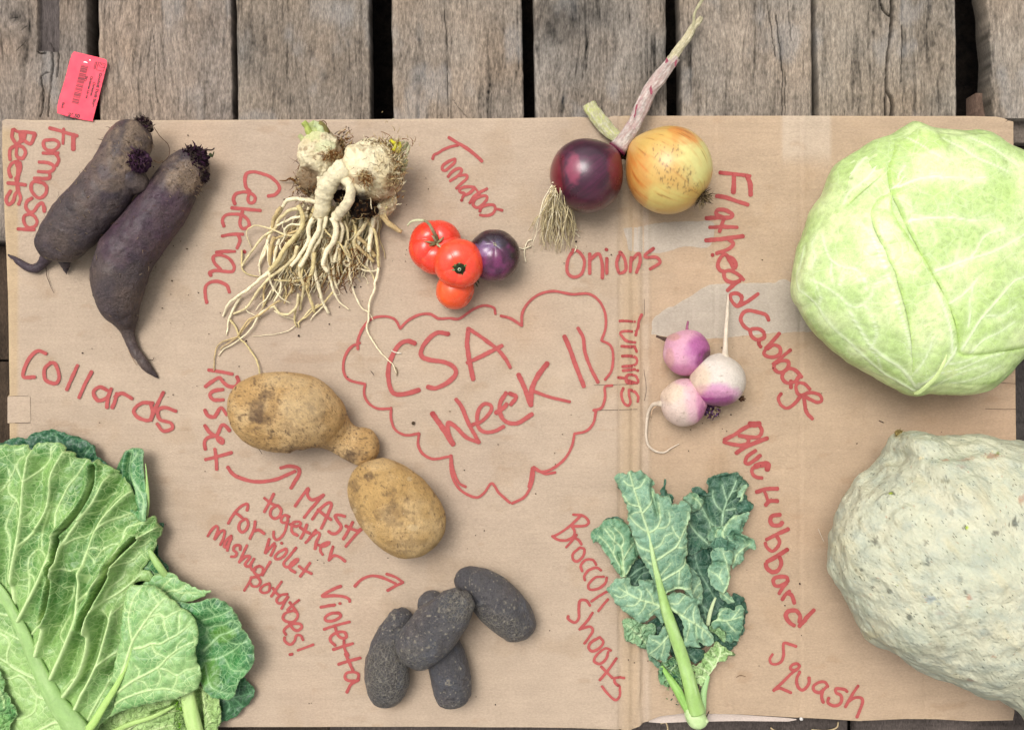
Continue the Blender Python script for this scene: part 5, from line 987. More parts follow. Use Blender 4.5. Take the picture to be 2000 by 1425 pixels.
root(g3, '640 600 720 650 820 680 850 720', 1.3, 1.2, 5, 4); root(g3, '1060 540 980 590 920 660 860 720', 2.4, 1.8, 10, 3); root(g3, '1200 420 1100 530 1000 600 940 660 880 700 870 760', 2.2, 1.4, 14, 3); root(g3, '1100 560 1020 640 980 690', 1.8, 1.2, 8, 3)
root(g3, '960 -20 1000 100 1030 300 1070 420 1090 510 1150 630', 4.6, 3.0, 46, 5); root(g3, '900 100 880 250 920 380 900 480 885 590', 4.6, 2.6, 40, 6); root(g3, '1020 60 990 250 950 350 970 460 1000 560 1020 620', 4.8, 2.8, 44, 6)
root(g3, '1100 20 1140 180 1170 330 1200 440 1250 520 1340 592', 3.8, 1.4, 34, 2); root(g3, '1160 0 1180 160 1200 300 1225 395', 3.6, 2.8, 34, 8); root(g3, '1250 20 1240 160 1220 290', 4.2, 3.2, 34, 12); root(g3, '1260 60 1260 200 1280 270', 2.6, 2, 26, 6)
root(g3, '1290 0 1330 120 1345 220 1350 310 1400 470 1450 570 1520 620 1565 690', 2.8, 1.0, 30, 1.5, None); root(g3, '1290 150 1330 190 1430 210 1490 235 1560 238 1608 222', 2.4, 2.0, 20, 8)
root(g3, '1380 20 1440 150 1480 190 1550 250 1580 350', 2.4, 1.8, 26, 4); root(g2, '1480 880 1510 1000 1580 1120 1605 1260 1610 1430', 3.6, 3.4, 54, 16); root(g3, '1605 0 1615 150 1600 260 1580 340 1582 400 1540 480 1520 580 1515 700 1500 760 1540 850 1620 970 1700 1060 1750 1100 1780 1180', 3.4, .9, 16, 1.5)
root(g2, '1640 860 1580 900 1560 1000 1540 1130 1525 1290', 7, 4.5, 56, 26, CW); root(g2, '1600 900 1680 1000 1750 1060 1822 1110', 6, 5, 44, 22, CT*1.05); root(g2, '1690 870 1670 930 1700 1000', 3, 1.5, 54, 34)
root(g2, '1420 1150 1500 1230 1580 1340', 4.6, 4.6, 34, 12, CT); root(g2, '1400 1220 1480 1300 1570 1380', 4.2, 4, 28, 8, CT); root(g2, '1500 1010 1440 1110 1380 1190 1400 1290 1440 1340', 4.2, 3.0, 50, 12); root(g2, '1370 990 1400 1060 1390 1170 1400 1260', 3.4, 2.8, 52, 24)
root(g2, '1000 980 960 1080 960 1200 880 1320 800 1425', 5, 4.2, 60, 40); root(g2, '1070 980 1060 1090 1000 1200 940 1340 880 1430', 5.6, 5, 62, 42); root(g2, '1180 970 1220 1060 1200 1180 1130 1290 1100 1400 1140 1480', 7, 4.4, 62, 36, CW*1.03); root(g2, '1110 1080 1180 1160 1260 1220 1310 1310 1360 1360', 2.2, 1.6, 54, 34)
root(g2, '1130 960 1100 1080 1060 1180 1000 1290 1020 1400', 5, 4, 56, 36); root(g2, '1250 1000 1280 1100 1240 1240 1200 1390', 4, 3.4, 52, 30); root(g2, '1290 1000 1330 1120 1310 1240 1350 1340', 3, 2.4, 46, 26); root(g2, '990 1000 900 1080 810 1110 700 1150 640 1180', 3, 2.2, 48, 22, CT)
root(g2, '630 1060 590 1160 560 1290 500 1425', 4.2, 2.8, 26, 6); root(g3, '560 0 520 120 505 200 520 280', 2.8, 1.8, 14, 4); root(g2, '700 880 640 980 620 1080 580 1170', 4.2, 4, 40, 18, CT*.9); root(g2, '640 1150 610 1260 600 1420', 4.6, 3.6, 26, 12, CT*.95)
root(g2, '700 1150 660 1280 640 1420', 4, 3.2, 24, 12); root(g3, '590 -20 590 120 610 240 600 300', 3, 2.2, 16, 8); root(g3, '640 0 650 140 660 230', 3.4, 2.6, 16, 6, CT)
root(g3, '560 330 545 420 545 500 550 560', 2.6, 1.8, 12, 4, CT); root(g3, '620 420 570 500 510 540 470 605', 1.8, 1, 12, 3); root(g3, '700 300 700 420 640 520', 2.6, 2, 24, 10); root(g3, '820 350 800 420 760 480 740 540', 2.6, 1.8, 20, 8, CT); root(g3, '740 370 760 430 740 480', 1.6, 1, 16, 8)
root(g2, '1400 560 1460 700 1530 780 1550 900', 1.2, 1, 110, 76); root(g2, '1480 640 1540 720 1620 790', 1.1, 1, 112, 86); root(g2, '1640 180 1690 200 1740 240', .8, .6, 60, 80, CBR)
# the rest of the tangle under the traced roots
rs_ = np.random.RandomState(11); ts = []
for i in range(240):
    t = rs_.rand(); sx = 598+150*t+rs_.normal()*8; sy = 412+rs_.uniform(-14, 16)-14*t; L = rs_.uniform(.35, 1.0)
    ex = 500+220*t**1.15+rs_.normal()*14; ey = sy+(210-60*abs(t-.35)-45*t)*L; z0 = rs_.uniform(8, 36); P = []; ph_ = rs_.rand()*6; am = rs_.uniform(2, 7)
    for q_ in np.linspace(0, 1, 8):
        P.append(pos(sx+(ex-sx)*L*q_+am*np.sin(q_*7+ph_), sy+(ey-sy)*q_+am*.4*np.cos(q_*9+ph_), max(2.2, z0*(1-q_)+2+3*rs_.rand())))
    r = rs_.uniform(.9, 2.9); ts.append((P, r*np.linspace(1.1, .5, 8), RC[i % 4]*rs_.uniform(.7, 1.0)))
V, F, c_ = multi(ts, 7); o = mkt('root_tangle', V, F, RT, cb, color=c_*(1+.2*fbm(V, 6, 2, 3))[:, None]); o['kind'] = 'stuff'
ts = []
for i in range(320):
    t = rs_.rand(); x, y = 560+150*t+rs_.normal()*10, 430+rs_.uniform(-10, 120); P = [pos(x, y, rs_.uniform(4, 40))]
    for j_ in range(5): P.append(P[-1]+np.array([rs_.normal()*5-1.5, -5+rs_.normal()*4, rs_.normal()*2])); P[-1][2] = max(2, P[-1][2])
    ts.append((P, np.linspace(.8, .35, 6), [CBR, CT, CBR*.7, CW*.9][i % 4]))
V, F, c_ = multi(ts, 4); o = mkt('fine_roots', V, F, FUZZ, cb, color=c_); o['kind'] = 'stuff'
# ---------------------------------------------------------------- leaves
def leaf_mat(name, netscale, netamt, rough=.5, bump=.0012, veincol=(.55, .68, .35), netlight=.5, sss=0):
    B = NB(name); c = B.attr('Col', 'Color'); vn_ = B.attr('vein'); 
    nz = B.n('ShaderNodeTexNoise'); nz.inputs['Scale'].default_value = netscale*1.3; nz.inputs['Detail'].default_value = 2; B.put(nz.inputs['Vector'], B.mapv((1, 1, .25)))
    w_ = B.mix(.0, B.co, B.co); vm = B.n('ShaderNodeVectorMath', operation='MULTIPLY_ADD'); B.put(vm.inputs[0], nz.outputs['Color']); vm.inputs[1].default_value = (.0035, .0035, 0); B.put(vm.inputs[2], B.mapv((1, 1, .25)))
    d1 = B.vor(netscale, 'DISTANCE_TO_EDGE', vm.outputs[0]); d2 = B.vor(netscale*2.6, 'DISTANCE_TO_EDGE', vm.outputs[0])
    n1 = B.mr(d1, .008, .036, 1, 0); n2 = B.mr(d2, .02, .12, .6, 0)
    net = B.math('MAXIMUM', n1, B.math('MULTIPLY', n2, .7))
    msk = B.mr(B.noise(netscale*.35, 2), .35, .6, .35, 1)
    net = B.math('MULTIPLY', B.math('MULTIPLY', net, msk), netamt)
    f1 = B.noise(900, 4, rough=.7); f2 = B.noise(180, 3)
    g = B.mr(B.math('ADD', B.math('MULTIPLY', f1, .5), B.math('MULTIPLY', f2, .5)), .34, .66, .74, 1.26); cc = B.n('ShaderNodeCombineColor')
    for k in range(3): B.put(cc.inputs[k], g)
    c = B.mix(1, c, cc.outputs[0], 'MULTIPLY'); vc = B.attr('VeinCol', 'Color')
    c = B.mix(net, c, vc); c = B.mix(vn_, c, vc)
    dome = B.mr(d1, 0, .35, 0, 1)
    h = B.math('ADD', B.math('MULTIPLY', dome, 1.0), B.math('MULTIPLY', f2, .5))
    h = B.math('ADD', h, B.math('MULTIPLY', f1, .12))
    m = B.fin(c, rough, B.bump(h, bump), .4)
    B.b.inputs['Transmission Weight'].default_value = 0
    return m
COLL = leaf_mat('collard_leaf', 96, .75, .42, .0006)
BROC = leaf_mat('broccoli_leaf', 120, .4, .55, .0008)
CRINK = leaf_mat('crinkled_leaf', 150, .5, .55, .0022)
def seg_side(P, veins):
    return None
def leaf(name, parent, outline, z0, veins, cA, cB, vcol, mat, seed, dome=0, tilt=(0, 0), waves=4, wl=34, fr_amp=1.4, fr_wl=6, sp=2.0, pleats=(), pleat_d=18, pleat_w=5, edge_dn=3, puff=3.0, ridge=1.6, thick=1.1, edge_ruf=0, rim=.25, label=None, fn=None, zmin=1.5, dark=None):
    """outline and veins in photo px; z0 mean height; tilt = height gain per px towards +x, +y(up)"""
    pl = frill(pxy(outline, z0), fr_amp, fr_wl, seed, 1.8); c0 = pl.mean(0); R = np.sqrt(np.mean(np.sum((pl-c0)**2, 1)))
    vs = [(pxy(q_[0], z0), q_[1]*.8, q_[2]*.8) for q_ in veins]; pp = [pxy(p_, z0) for p_ in pleats]
    st = {}
    def hf(P, d):
        vm, vd, big = veinf(P, vs) if vs else (np.zeros(len(P)), np.full(len(P), 30.), np.zeros(len(P)))
        st['vm'] = vm; st['vd'] = vd
        z = z0+tilt[0]*(P[:, 0]-c0[0])+tilt[1]*(P[:, 1]-c0[1])+dome*(1-np.sum((P-c0)**2, 1)/R**2)*.6
        z = z+waves*fbm(P, wl, 3, seed)+puff*(1-np.exp(-vd/7.))*(1+.4*fbm(P, 18, 2, seed+3))+vm*ridge*(1+big*.35)
        z = z-edge_dn*np.exp(-d/5.)
        if edge_ruf: z = z+edge_ruf*np.exp(-d/12.)*fbm(P, 11, 2, seed+5)*1.8
        st['pl'] = np.zeros(len(P))
        for p_ in pp:
            dd_, _ = dpoly(P, catmull(p_, len(p_)*4), False); z = z-pleat_d*np.exp(-(dd_/pleat_w)**1.5)+pleat_d*.25*np.exp(-((dd_-pleat_w*2.6)/(pleat_w*1.3))**2)
        if fn is not None: z = z+fn(P, d)
        return np.maximum(z, zmin)
    V, F, dd_ = sheet(pl, hf, sp)
    P = V[:, :2]; m = sstep(-.4, .5, fbm(P, 40, 3, seed+9))
    c = mixc(np.tile(cA, (len(V), 1)), m*.8, cB); c = mixc(c, np.exp(-dd_/1.6)*rim, vcol)
    c = mixc(c, np.exp(-st['vd']/5.)*.28, vcol)
    c = mixc(c, sstep(.55, .7, fbm(P, 5, 2, seed+17))*.5, cA*.45)
    if dark is not None: c = dark(c, ph(V))
    o = mk(name, V, F, mat, parent, color=c, attrs={'vein': st['vm']})
    a = o.data.color_attributes.new('VeinCol', 'FLOAT_COLOR', 'POINT'); a.data.foreach_set('color', np.tile(np.append(vcol, 1), len(V)).astype(np.float32))
    o.data.color_attributes.active_color = o.data.color_attributes['Col']
    if thick:
        md = o.modifiers.new('thickness', 'SOLIDIFY'); md.thickness = thick*S; md.offset = -1
    if label: o['label'] = label
    return o
RIB = veg('leaf_rib', .45, .4, 500, .08, .0003)
def rib(parent, P, r, z, c, seed=0, flat=.7, name='midrib', cB=None, base=None, cS=None):
    parent = next((q_ for q_ in parent.children if q_.name.startswith('blade')), parent)
    P = pts(P) if isinstance(P, str) else P
    z = np.array(z, float)*np.ones(len(P)); k = (D-z)/D; Q = np.column_stack([(P[:, 0]-1000)*k, (712.5-P[:, 1])*k, z])
    L = np.linalg.norm(np.diff(Q, axis=0), axis=1).sum(); V, F, s, a = tube(Q, np.array(r, float), 18, int(L/3)+6, flat, (0, 3))
    N = vnormals(V, F); g = fbm(np.column_stack([np.cos(a)*2, np.sin(a)*2, s*L/70]), .55, 3, seed); V = V+N*(.7*g)[:, None]; V[:, 2] = np.maximum(V[:, 2], .4)
    cc = mixc(np.tile(c, (len(V), 1)), sstep(-.2, .5, g)*.5, c*np.array([.75, .88, .6]) if cB is None else cB)
    g3 = fbm(np.column_stack([np.cos(a)*7, np.sin(a)*7, s*L/60]), .6, 3, seed+5); cc = cc*(1+.16*g3)[:, None]; cc = mixc(cc, sstep(.35, .6, fbm(V, 9, 2, seed))*.25, c*.6)
    if cS is not None: cc = mixc(cc, 1-sstep(.05, .5, s), cS)
    return mkt(name, V, F, RIB, parent, color=cc)
# ---- collards
G1, G2 = col('4c8038')*.78, col('80a858')*.80; GV = col('c4dc98')*.86
GD1, GD2 = col('1f5238')*.7, col('2d6a44')*.75; GVD = col('6fa070')*.7
GL1, GL2 = col('93b868')*.8, col('aacb7c')*.82
cgrp = 'heap of collard leaves at the lower left'
def cth(label, x, y, z=0): return thing('collard_leaf', label, 'leaf', pos(x, y, z), cgrp)
def V2(s, w0, w1): return (pts(s), w0, w1)
t = cth('very dark blue-green collard leaf at the back, showing only its top edge', 110, 880)
leaf('blade', t, pts('-60 880 -10 866 8 862 20 856 36 854 50 857 57 850 68 845 85 841 105 840 130 847 145 852 158 857 172 864 184 872 188 884 190 892 200 897 214 910 230 930 250 960 200 1010 60 1010 -60 980'), 26, [V2('130 960 118 900 104 845', 1.4, .6), V2('150 940 160 900 176 872', .8, .4), V2('120 905 100 880 84 860', .7, .4)], GD1, GD2, GVD, COLL, 3, waves=5, fr_amp=1.2, edge_ruf=4, tilt=(0, -.05), rim=.35, puff=5)
t = cth('dark ruffled collard leaf peeping out under the right edge of the heap', 312, 1060)
leaf('blade', t, pts('250 1000 285 1010 301 1018 320 1022 316 1036 309 1047 304 1057 309 1068 307 1078 318 1094 331 1108 328 1120 311 1120 290 1150 250 1140 230 1060'), 16, [V2('270 1110 292 1080 306 1050', .8, .4)], GD1, GD2, GVD, COLL, 4, edge_ruf=5)
t = cth('narrow collard leaf curled upright at the top right of the heap', 265, 930)
leaf('blade', t, pts('214 948 220 920 226 904 234 890 242 880 252 876 261 875 278 878 281 893 282 914 286 935 290 956 292 977 292 1000 290 1014 278 1014 262 1000 240 980 222 965'), 40, [V2('286 1010 284 970 262 940 252 920 250 900 254 884', 1.5, .6), V2('262 940 270 960 278 980', .8, .4), V2('252 905 262 895 268 884', .6, .3)], col('2f6a3e')*.75, col('4d8c4e')*.75, col('a8cc90')*.8, COLL, 5, tilt=(.35, -.12), fr_amp=.9, rim=.4, pleats=[pts('248 890 246 920 256 960 270 1000')], pleat_d=12, pleat_w=4, waves=3, label=None)
rib(t, '284 905 287 935 288 960 288 985 284 1012', [.6, 2, 3.5, 4.2, 4], [50, 50, 49, 46, 40], GL2, 3)
t = cth('small dark collard leaf with a thick pale stalk, right of the heap', 300, 1090)
leaf('blade', t, pts('270 1050 290 1060 300 1078 312 1098 324 1118 330 1128 300 1135 270 1120 262 1090'), 32, [], col('2f6a3c')*.7, col('4a8648')*.75, GV, COLL, 7, edge_ruf=3)
rib(t, '291 1074 302 1092 314 1110 326 1126', [4, 6.5, 7, 6], [40, 42, 42, 36], GL2*.95, 4)
# curled dark leaf, right
t = cth('glossy dark green collard leaf curled open at the far right of the heap', 440, 1260)
leaf('blade', t, pts('340 1165 368 1172 389 1171 410 1163 429 1163 450 1174 466 1192 472 1206 477 1218 485 1230 492 1239 499 1250 502 1262 502 1282 498 1294 492 1303 485 1311 479 1316 474 1324 471 1331 466 1342 462 1352 450 1360 436 1360 424 1356 410 1345 395 1326 380 1300 360 1260 345 1220 338 1190'), 34,
     [V2('395 1272 408 1260 430 1240 450 1230 471 1219', 2.6, .8), V2('430 1240 452 1252 470 1252 488 1246', .9, .4), V2('398 1208 412 1204 426 1200 440 1194 455 1186', 1.2, .5), V2('426 1200 420 1190 412 1180', .8, .4), V2('404 1290 425 1286 445 1276 462 1264 472 1255', 1.0, .5), V2('440 1288 452 1300 465 1304 480 1302', .9, .4), V2('400 1300 415 1330 436 1344 455 1346', 1, .4), V2('408 1226 420 1222 440 1216 460 1206 478 1222', .8, .4), V2('404 1225 402 1240 410 1256', .8, .4)],
     col('2c6438')*.78, col('3f8440')*.8, col('a6cc90')*.85, COLL, 8, tilt=(.0, .02), edge_ruf=3, rim=.6, fn=lambda P, d: 26*sstep(10, 70, np.hypot(P[:, 0]-(pos(400, 1265)[0]), P[:, 1]-pos(400, 1265)[1]))*np.exp(-(np.clip(d-14, 0, 99)/30)**2)-8, puff=5, waves=5,
     dark=lambda c, Q: mixc(c, np.clip(spot(Q, 436, 1238, 26, 18, 3)+spot(Q, 412, 1318, 22, 36, 4), 0, 1)*.45, col('7aa83a')*.75))
t = cth('dark green collard leaf tip lying lowest at the bottom right of the heap', 460, 1380)
leaf('blade', t, pts('410 1340 440 1340 474 1322 482 1328 489 1334 497 1347 496 1358 492 1366 485 1374 476 1382 468 1392 458 1400 446 1406 432 1412 420 1420 400 1400'), 14, [V2('410 1366 440 1362 470 1358 490 1352', 1.5, .6), V2('440 1362 448 1376 444 1390', .8, .4), V2('455 1361 466 1372 472 1380', .6, .3)], col('1f4f2a')*.75, col('2f6a38')*.8, GVD*1.2, COLL, 9, edge_ruf=3, rim=.5)
# pale crinkled leaves at the bottom
t = cth('pale yellow-green crinkled collard leaf at the bottom edge of the heap', 380, 1400)
leaf('blade', t, pts('180 1400 230 1385 280 1368 330 1356 360 1352 392 1338 404 1344 424 1358 431 1380 432 1405 424 1430 420 1480 170 1490'), 28, [V2('230 1440 270 1410 320 1392 350 1385', 2.4, .8), V2('398 1350 402 1380 412 1410', 1, .5), V2('260 1450 300 1425 340 1415', 1.4, .5), V2('250 1425 240 1410 236 1400', 1, .4)], GL1*.95, GL2, col('d2e4a4')*.85, CRINK, 10, waves=8, wl=30, edge_ruf=4, pleats=[pts('345 1370 352 1400 346 1440'), pts('388 1350 392 1400 390 1440'), pts('300 1392 330 1384 345 1372')], pleat_d=16, pleat_w=4)
rib(t, '366 1340 368 1365 374 1395 384 1435', [12, 14, 15, 15], [40, 42, 42, 38], col('bcd888')*.85, 5, .6)
rib(t, '200 1440 250 1415 300 1398 345 1375', [5, 5, 4, 2.5], [36, 38, 38, 34], col('b6d47e')*.82, 6, .6)
hairs('curled_frill', 60, lambda rs: pos(352+rs.normal()*5, 1400+rs.normal()*14, 44), lambda rs, p: (rs.normal(), rs.normal(), .5), 10, 1.8, [GL2*.9, GL1*.8, col('7ab030')*.7], FUZZ, t, 23, 1.6)
# pointed leaf
t = cth('light green collard leaf with a pointed tip sticking out to the right', 360, 1150)
leaf('blade', t, pts('270 1150 289 1131 300 1124 313 1121 326 1117 337 1118 344 1122 350 1130 358 1136 368 1141 378 1146 389 1150 400 1152 412 1153 406 1158 400 1163 390 1168 379 1172 366 1176 355 1180 330 1190 290 1190'), 40, [V2('285 1180 310 1165 335 1152 360 1158 388 1156', 1.3, .5), V2('310 1165 318 1145 336 1128', .9, .4), V2('335 1152 350 1150 360 1142', .7, .3)], col('6a9e5c')*.8, col('86b470')*.8, GV, COLL, 11, rim=.4)
# the big leaf
big_out = '''-110 940 -60 885 -20 872 0 868 12 866 22 868 32 867 42 868 52 866 58 870 62 878 66 876 70 868 78 864 95 863 110 863 122 866 131 873 132 879 140 880 147 885 148 892 156 895 164 894 176 898 183 902 186 900 190 897 202 905 216 912 228 919 234 922
 226 924 218 927 226 927 238 936 248 945 256 954 260 966 262 978 264 988 263 997 256 1001 264 1004 272 1012 280 1014 289 1011 296 1010 300 1020 306 1030 309 1038 306 1048 300 1056 299 1066 294 1078 292 1092 284 1100 277 1108 270 1116 277 1118 286 1118 290 1128 288 1138 278 1140 262 1141 255 1150
 250 1200 246 1260 240 1310 232 1350 224 1380 205 1408 192 1420 176 1450 150 1520 100 1540 -40 1480 -110 1420'''
bv = [V2('32 1175 29 1140 32 1114 42 1068 51 998 56 939 63 893 64 876', 4.2, .9), V2('42 1066 60 1048 78 1026 97 992 105 956 109 925 118 904 131 880', 2.4, .7), V2('56 939 68 928 80 918 101 895 103 872', 1.6, .6), V2('53 937 42 926 36 910 42 896 56 888', 1.3, .5), V2('48 994 36 975 21 960 23 935 20 915', 1.2, .5), V2('20 1130 24 1057 15 1028 25 994 36 975', 1.3, .6), V2('0 1148 -6 1100 0 1050 -4 990 2 920', 2.2, .8), V2('2 960 12 952 30 920 34 905', 1, .5),
 V2('44 1207 68 1162 84 1130 100 1092 112 1062 116 1043', 4.0, 2), V2('116 1043 110 1019 112 998 126 967 138 945 152 927 168 902 170 897', 2.0, .7), V2('116 1042 130 1024 152 998 168 968 178 938 182 912', 1.6, .7), V2('60 1180 62 1160 61 1135 64 1120 75 1130 80 1138', 1.2, .8), V2('62 1128 60 1100 62 1085 80 1070 96 1082', 1.2, .7), V2('88 1068 84 1040 96 1010 104 985', 1.1, .5),
 V2('80 1273 91 1237 98 1191 105 1146 114 1120 130 1062 162 1015 189 977 202 948 213 929', 4.4, .9), V2('130 1062 150 1050 168 1046 184 1036', 1.5, .6), V2('118 1104 140 1112 152 1108 160 1106', 1.4, .8), V2('189 977 204 976 212 968 226 962', 1, .5), V2('160 1012 172 1000 188 1000 200 990', 1, .5),
 V2('109 1317 137 1255 155 1205 160 1146 162 1112 173 1072 189 1034 210 1003 242 969 262 956', 4.2, .9), V2('160 1171 182 1146 212 1111 228 1078 234 1072 242 1034 261 1026 282 1017', 2.6, .8), V2('189 1034 210 1018 240 1008 262 999', 1.5, .6), V2('210 1003 214 990 226 975 240 962', 1, .5), V2('137 1248 122 1240 120 1225 108 1222', 1.6, .6), V2('155 1162 142 1160 140 1146 130 1146', 1.3, .5), V2('142 1160 132 1176 122 1180', 1, .5), V2('122 1232 130 1214 142 1198', 1.3, .5), V2('173 1072 186 1068 200 1074 212 1066', 1.1, .5), V2('234 1072 228 1062 204 1070 190 1088', 1, .5),
 V2('132 1353 160 1317 176 1271 180 1237 180 1196 194 1166 228 1100 253 1062 280 1043 301 1032', 4.4, 1.0), V2('184 1190 201 1175 228 1159 246 1146 268 1126', 2.4, .8), V2('204 1172 216 1146 236 1130 240 1118', 1.4, .6), V2('228 1100 244 1100 256 1094 268 1080', 1.1, .5), V2('253 1062 262 1070 276 1066 288 1056', 1, .5), V2('160 1317 146 1322 138 1336', 1.5, .7), V2('130 1340 146 1322', 1, .6),
 V2('153 1378 173 1337 194 1296 205 1260 217 1214 219 1200 222 1190', 3.4, 1.4), V2('194 1296 212 1282 230 1271', 2.2, 1), V2('205 1258 196 1256 190 1248', 1.2, .6), V2('219 1200 228 1190 236 1182', 1.1, .6), V2('217 1204 206 1196 200 1188', 1, .5),
 V2('172 1404 190 1370 216 1324 222 1318', 1.8, .7), V2('62 1240 82 1214 94 1190', 2.0, .8), V2('76 1258 86 1244 92 1232', 1.5, .7),
 V2('73 1323 46 1310 21 1294 18 1273 23 1255 14 1241 0 1235', 2.6, .8), V2('91 1362 75 1355 59 1330 41 1317 23 1323 10 1320', 2.4, .8), V2('128 1410 110 1408 91 1417 66 1430', 3, 1.6), V2('50 1250 20 1236 0 1226', 1, .6), V2('21 1294 4 1284 -10 1276', 1.4, .7), V2('75 1356 72 1384 46 1400 20 1396', 1.2, .6), V2('23 1200 6 1198 -10 1190', 1.5, .6)]
bp = ['111 1104 104 1150 98 1184 92 1205', '124 1036 118 1075 110 1112', '183 912 180 950 164 985 146 1010 126 1034', '219 1104 205 1134 186 1170 174 1196 168 1222', '263 1052 246 1068 228 1088 218 1106', '86 900 82 1000 74 1050 66 1085', '112 960 100 1010 92 1040', '146 1130 134 1180 120 1215 100 1250', '160 1240 146 1280 132 1320', '200 1210 192 1250 180 1290 164 1330', '245 1290 226 1300 214 1312', '233 930 214 970 190 1010 176 1050 166 1100']
t = cth('biggest collard leaf, light green with a thick pale midrib and deep pleats, lying on top', 100, 1200, 0)
PW = [(46, 3.0), (30, 2.6), (30, 3.4), (52, 3.6), (34, 3.0), (6, 9), (8, 9), (12, 8), (12, 8), (13, 7), (13, 7), (12, 8)]
def bigfn(P, d):
    z = np.zeros(len(P))
    for s_, (dp, wd) in zip(bp, PW):
        dd_, _ = dpoly(P, catmull(pxy(pts(s_), 58), 16), False); z -= dp*np.exp(-(dd_/wd)**1.6); z += dp*.35*np.exp(-((dd_-wd*2.5)/(wd*1.4))**2)
    dm = np.full(len(P), 1e9)
    for s_ in ('30 1130 36 1090 51 998 56 939 63 893', '44 1207 68 1162 100 1092 112 1062 116 1043', '80 1273 91 1237 98 1191 105 1146 114 1120 130 1062 162 1015 189 977 208 940', '109 1317 137 1255 155 1205 160 1146 162 1112 173 1072 189 1034 210 1003 255 962', '132 1353 160 1317 176 1271 180 1237 180 1196 194 1166 228 1100 253 1062 296 1034', '153 1378 173 1337 194 1296 205 1260 217 1214 222 1190', '-2 1120 0 1050 -4 990 2 920', '78 1026 97 992 109 925 128 885', '182 1146 212 1111 240 1070 282 1017'):
        dd_, _ = dpoly(P, catmull(pxy(pts(s_), 58), 16), False); dm = np.minimum(dm, dd_)
    z += 13*np.exp(-(dm/9.)**2)-4
    q_ = ph(np.column_stack([P, np.full(len(P), 58.)])); z -= 26*sstep(200, 330, q_[:, 0])*sstep(1000, 1150, q_[:, 1])*0+14*sstep(180, 310, q_[:, 0]); z += 10*np.exp(-((q_[:, 0]-60)/120)**2)
    return z
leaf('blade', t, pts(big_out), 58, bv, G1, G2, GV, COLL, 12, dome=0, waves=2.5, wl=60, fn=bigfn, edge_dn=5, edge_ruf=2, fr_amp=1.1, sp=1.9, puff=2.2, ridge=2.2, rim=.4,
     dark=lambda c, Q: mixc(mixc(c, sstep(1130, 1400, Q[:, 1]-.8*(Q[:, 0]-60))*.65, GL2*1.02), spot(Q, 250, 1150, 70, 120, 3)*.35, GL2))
rib(t, '-40 1110 -12 1135 4 1156 23 1191 46 1237 68 1289 88 1331 109 1369 137 1406 158 1436 190 1490', [5, 6, 8, 10, 11.5, 13, 15, 17.5, 21, 23, 24], [64, 68, 69, 70, 70, 70, 70, 69, 67, 65, 62], col('98bc70')*.82, 7, .5, cB=col('b4d08e')*.85)
leafC = '200 1410 217 1388 226 1352 222 1344 219 1326 226 1290 234 1250 238 1210 240 1180 243 1163 250 1144 260 1143 270 1144 279 1142 288 1143 297 1143 306 1147 313 1152 320 1157 326 1164 334 1170 342 1175 348 1181 352 1188 360 1191 367 1194 373 1200 379 1208 384 1220 388 1234 388 1243 387 1251 384 1264 382 1279 385 1292 389 1303 392 1311 392 1320 390 1332 387 1343 380 1348 374 1352 361 1358 347 1363 333 1366 318 1368 298 1372 279 1377 258 1384 239 1390 226 1396 214 1402'
t = cth('broad rounded grey-green collard leaf folded over the front of the heap', 300, 1260, 0)
leaf('blade', t, pts(leafC), 66, [V2('186 1406 205 1374 228 1337 246 1301 262 1250 292 1203 305 1186 321 1168', 4.5, .8), V2('262 1250 253 1208 255 1190 261 1168 272 1152', 2.0, .7), V2('266 1263 284 1260 300 1253 316 1254 332 1245 350 1236 371 1218', 2.0, .6), V2('226 1353 246 1338 266 1324 290 1312 311 1300 322 1290 329 1282 346 1268 363 1258 380 1252', 2.6, .6), V2('208 1387 230 1370 253 1358 292 1345 326 1342 350 1348 368 1355', 2.0, .6),
 V2('292 1203 312 1198 324 1204 340 1196 352 1190', 1.1, .5), V2('321 1206 326 1226 332 1245', 1.0, .5), V2('300 1253 306 1270 318 1276 329 1282', 1.1, .5), V2('311 1300 330 1306 348 1316 366 1306 384 1304', 1.2, .5), V2('348 1316 346 1330 338 1344', 1, .5), V2('272 1322 276 1306 268 1296', 1.0, .5), V2('292 1345 286 1330 266 1324', .9, .5), V2('276 1228 290 1218 300 1208', .9, .4), V2('351 1200 352 1220 350 1236', .9, .4), V2('312 1178 304 1170 296 1158', .8, .4), V2('346 1268 350 1256 362 1244', .8, .4), V2('256 1196 244 1188 240 1182', .9, .4), V2('311 1300 316 1320 310 1336', .8, .4)],
     col('70a05c')*.80, col('8fb570')*.82, col('c6de9a')*.88, COLL, 13, dome=14, waves=3, wl=44, edge_dn=6, edge_ruf=2, fr_amp=1.0, sp=1.9, puff=4.0, ridge=2.4, rim=.35)
rib(t, '170 1428 186 1406 205 1374 228 1337 246 1301 258 1262', [8, 7.5, 6.5, 5, 3, .6], [68, 71, 74, 75, 75, 73], col('b4d678')*.84, 8, .6)
t = cth('small curled collard leaf at the lower left corner of the heap', 10, 1370)
leaf('blade', t, pts('-60 1290 -10 1300 4 1320 10 1345 22 1370 36 1392 24 1410 10 1440 -60 1440'), 76, [V2('-20 1320 0 1345 10 1380', 1.2, .5), V2('0 1345 -16 1360 -30 1380', .9, .4)], col('4a8a44')*.8, col('7aae5c')*.8, GV, CRINK, 15, waves=7, edge_ruf=6, rim=.4)
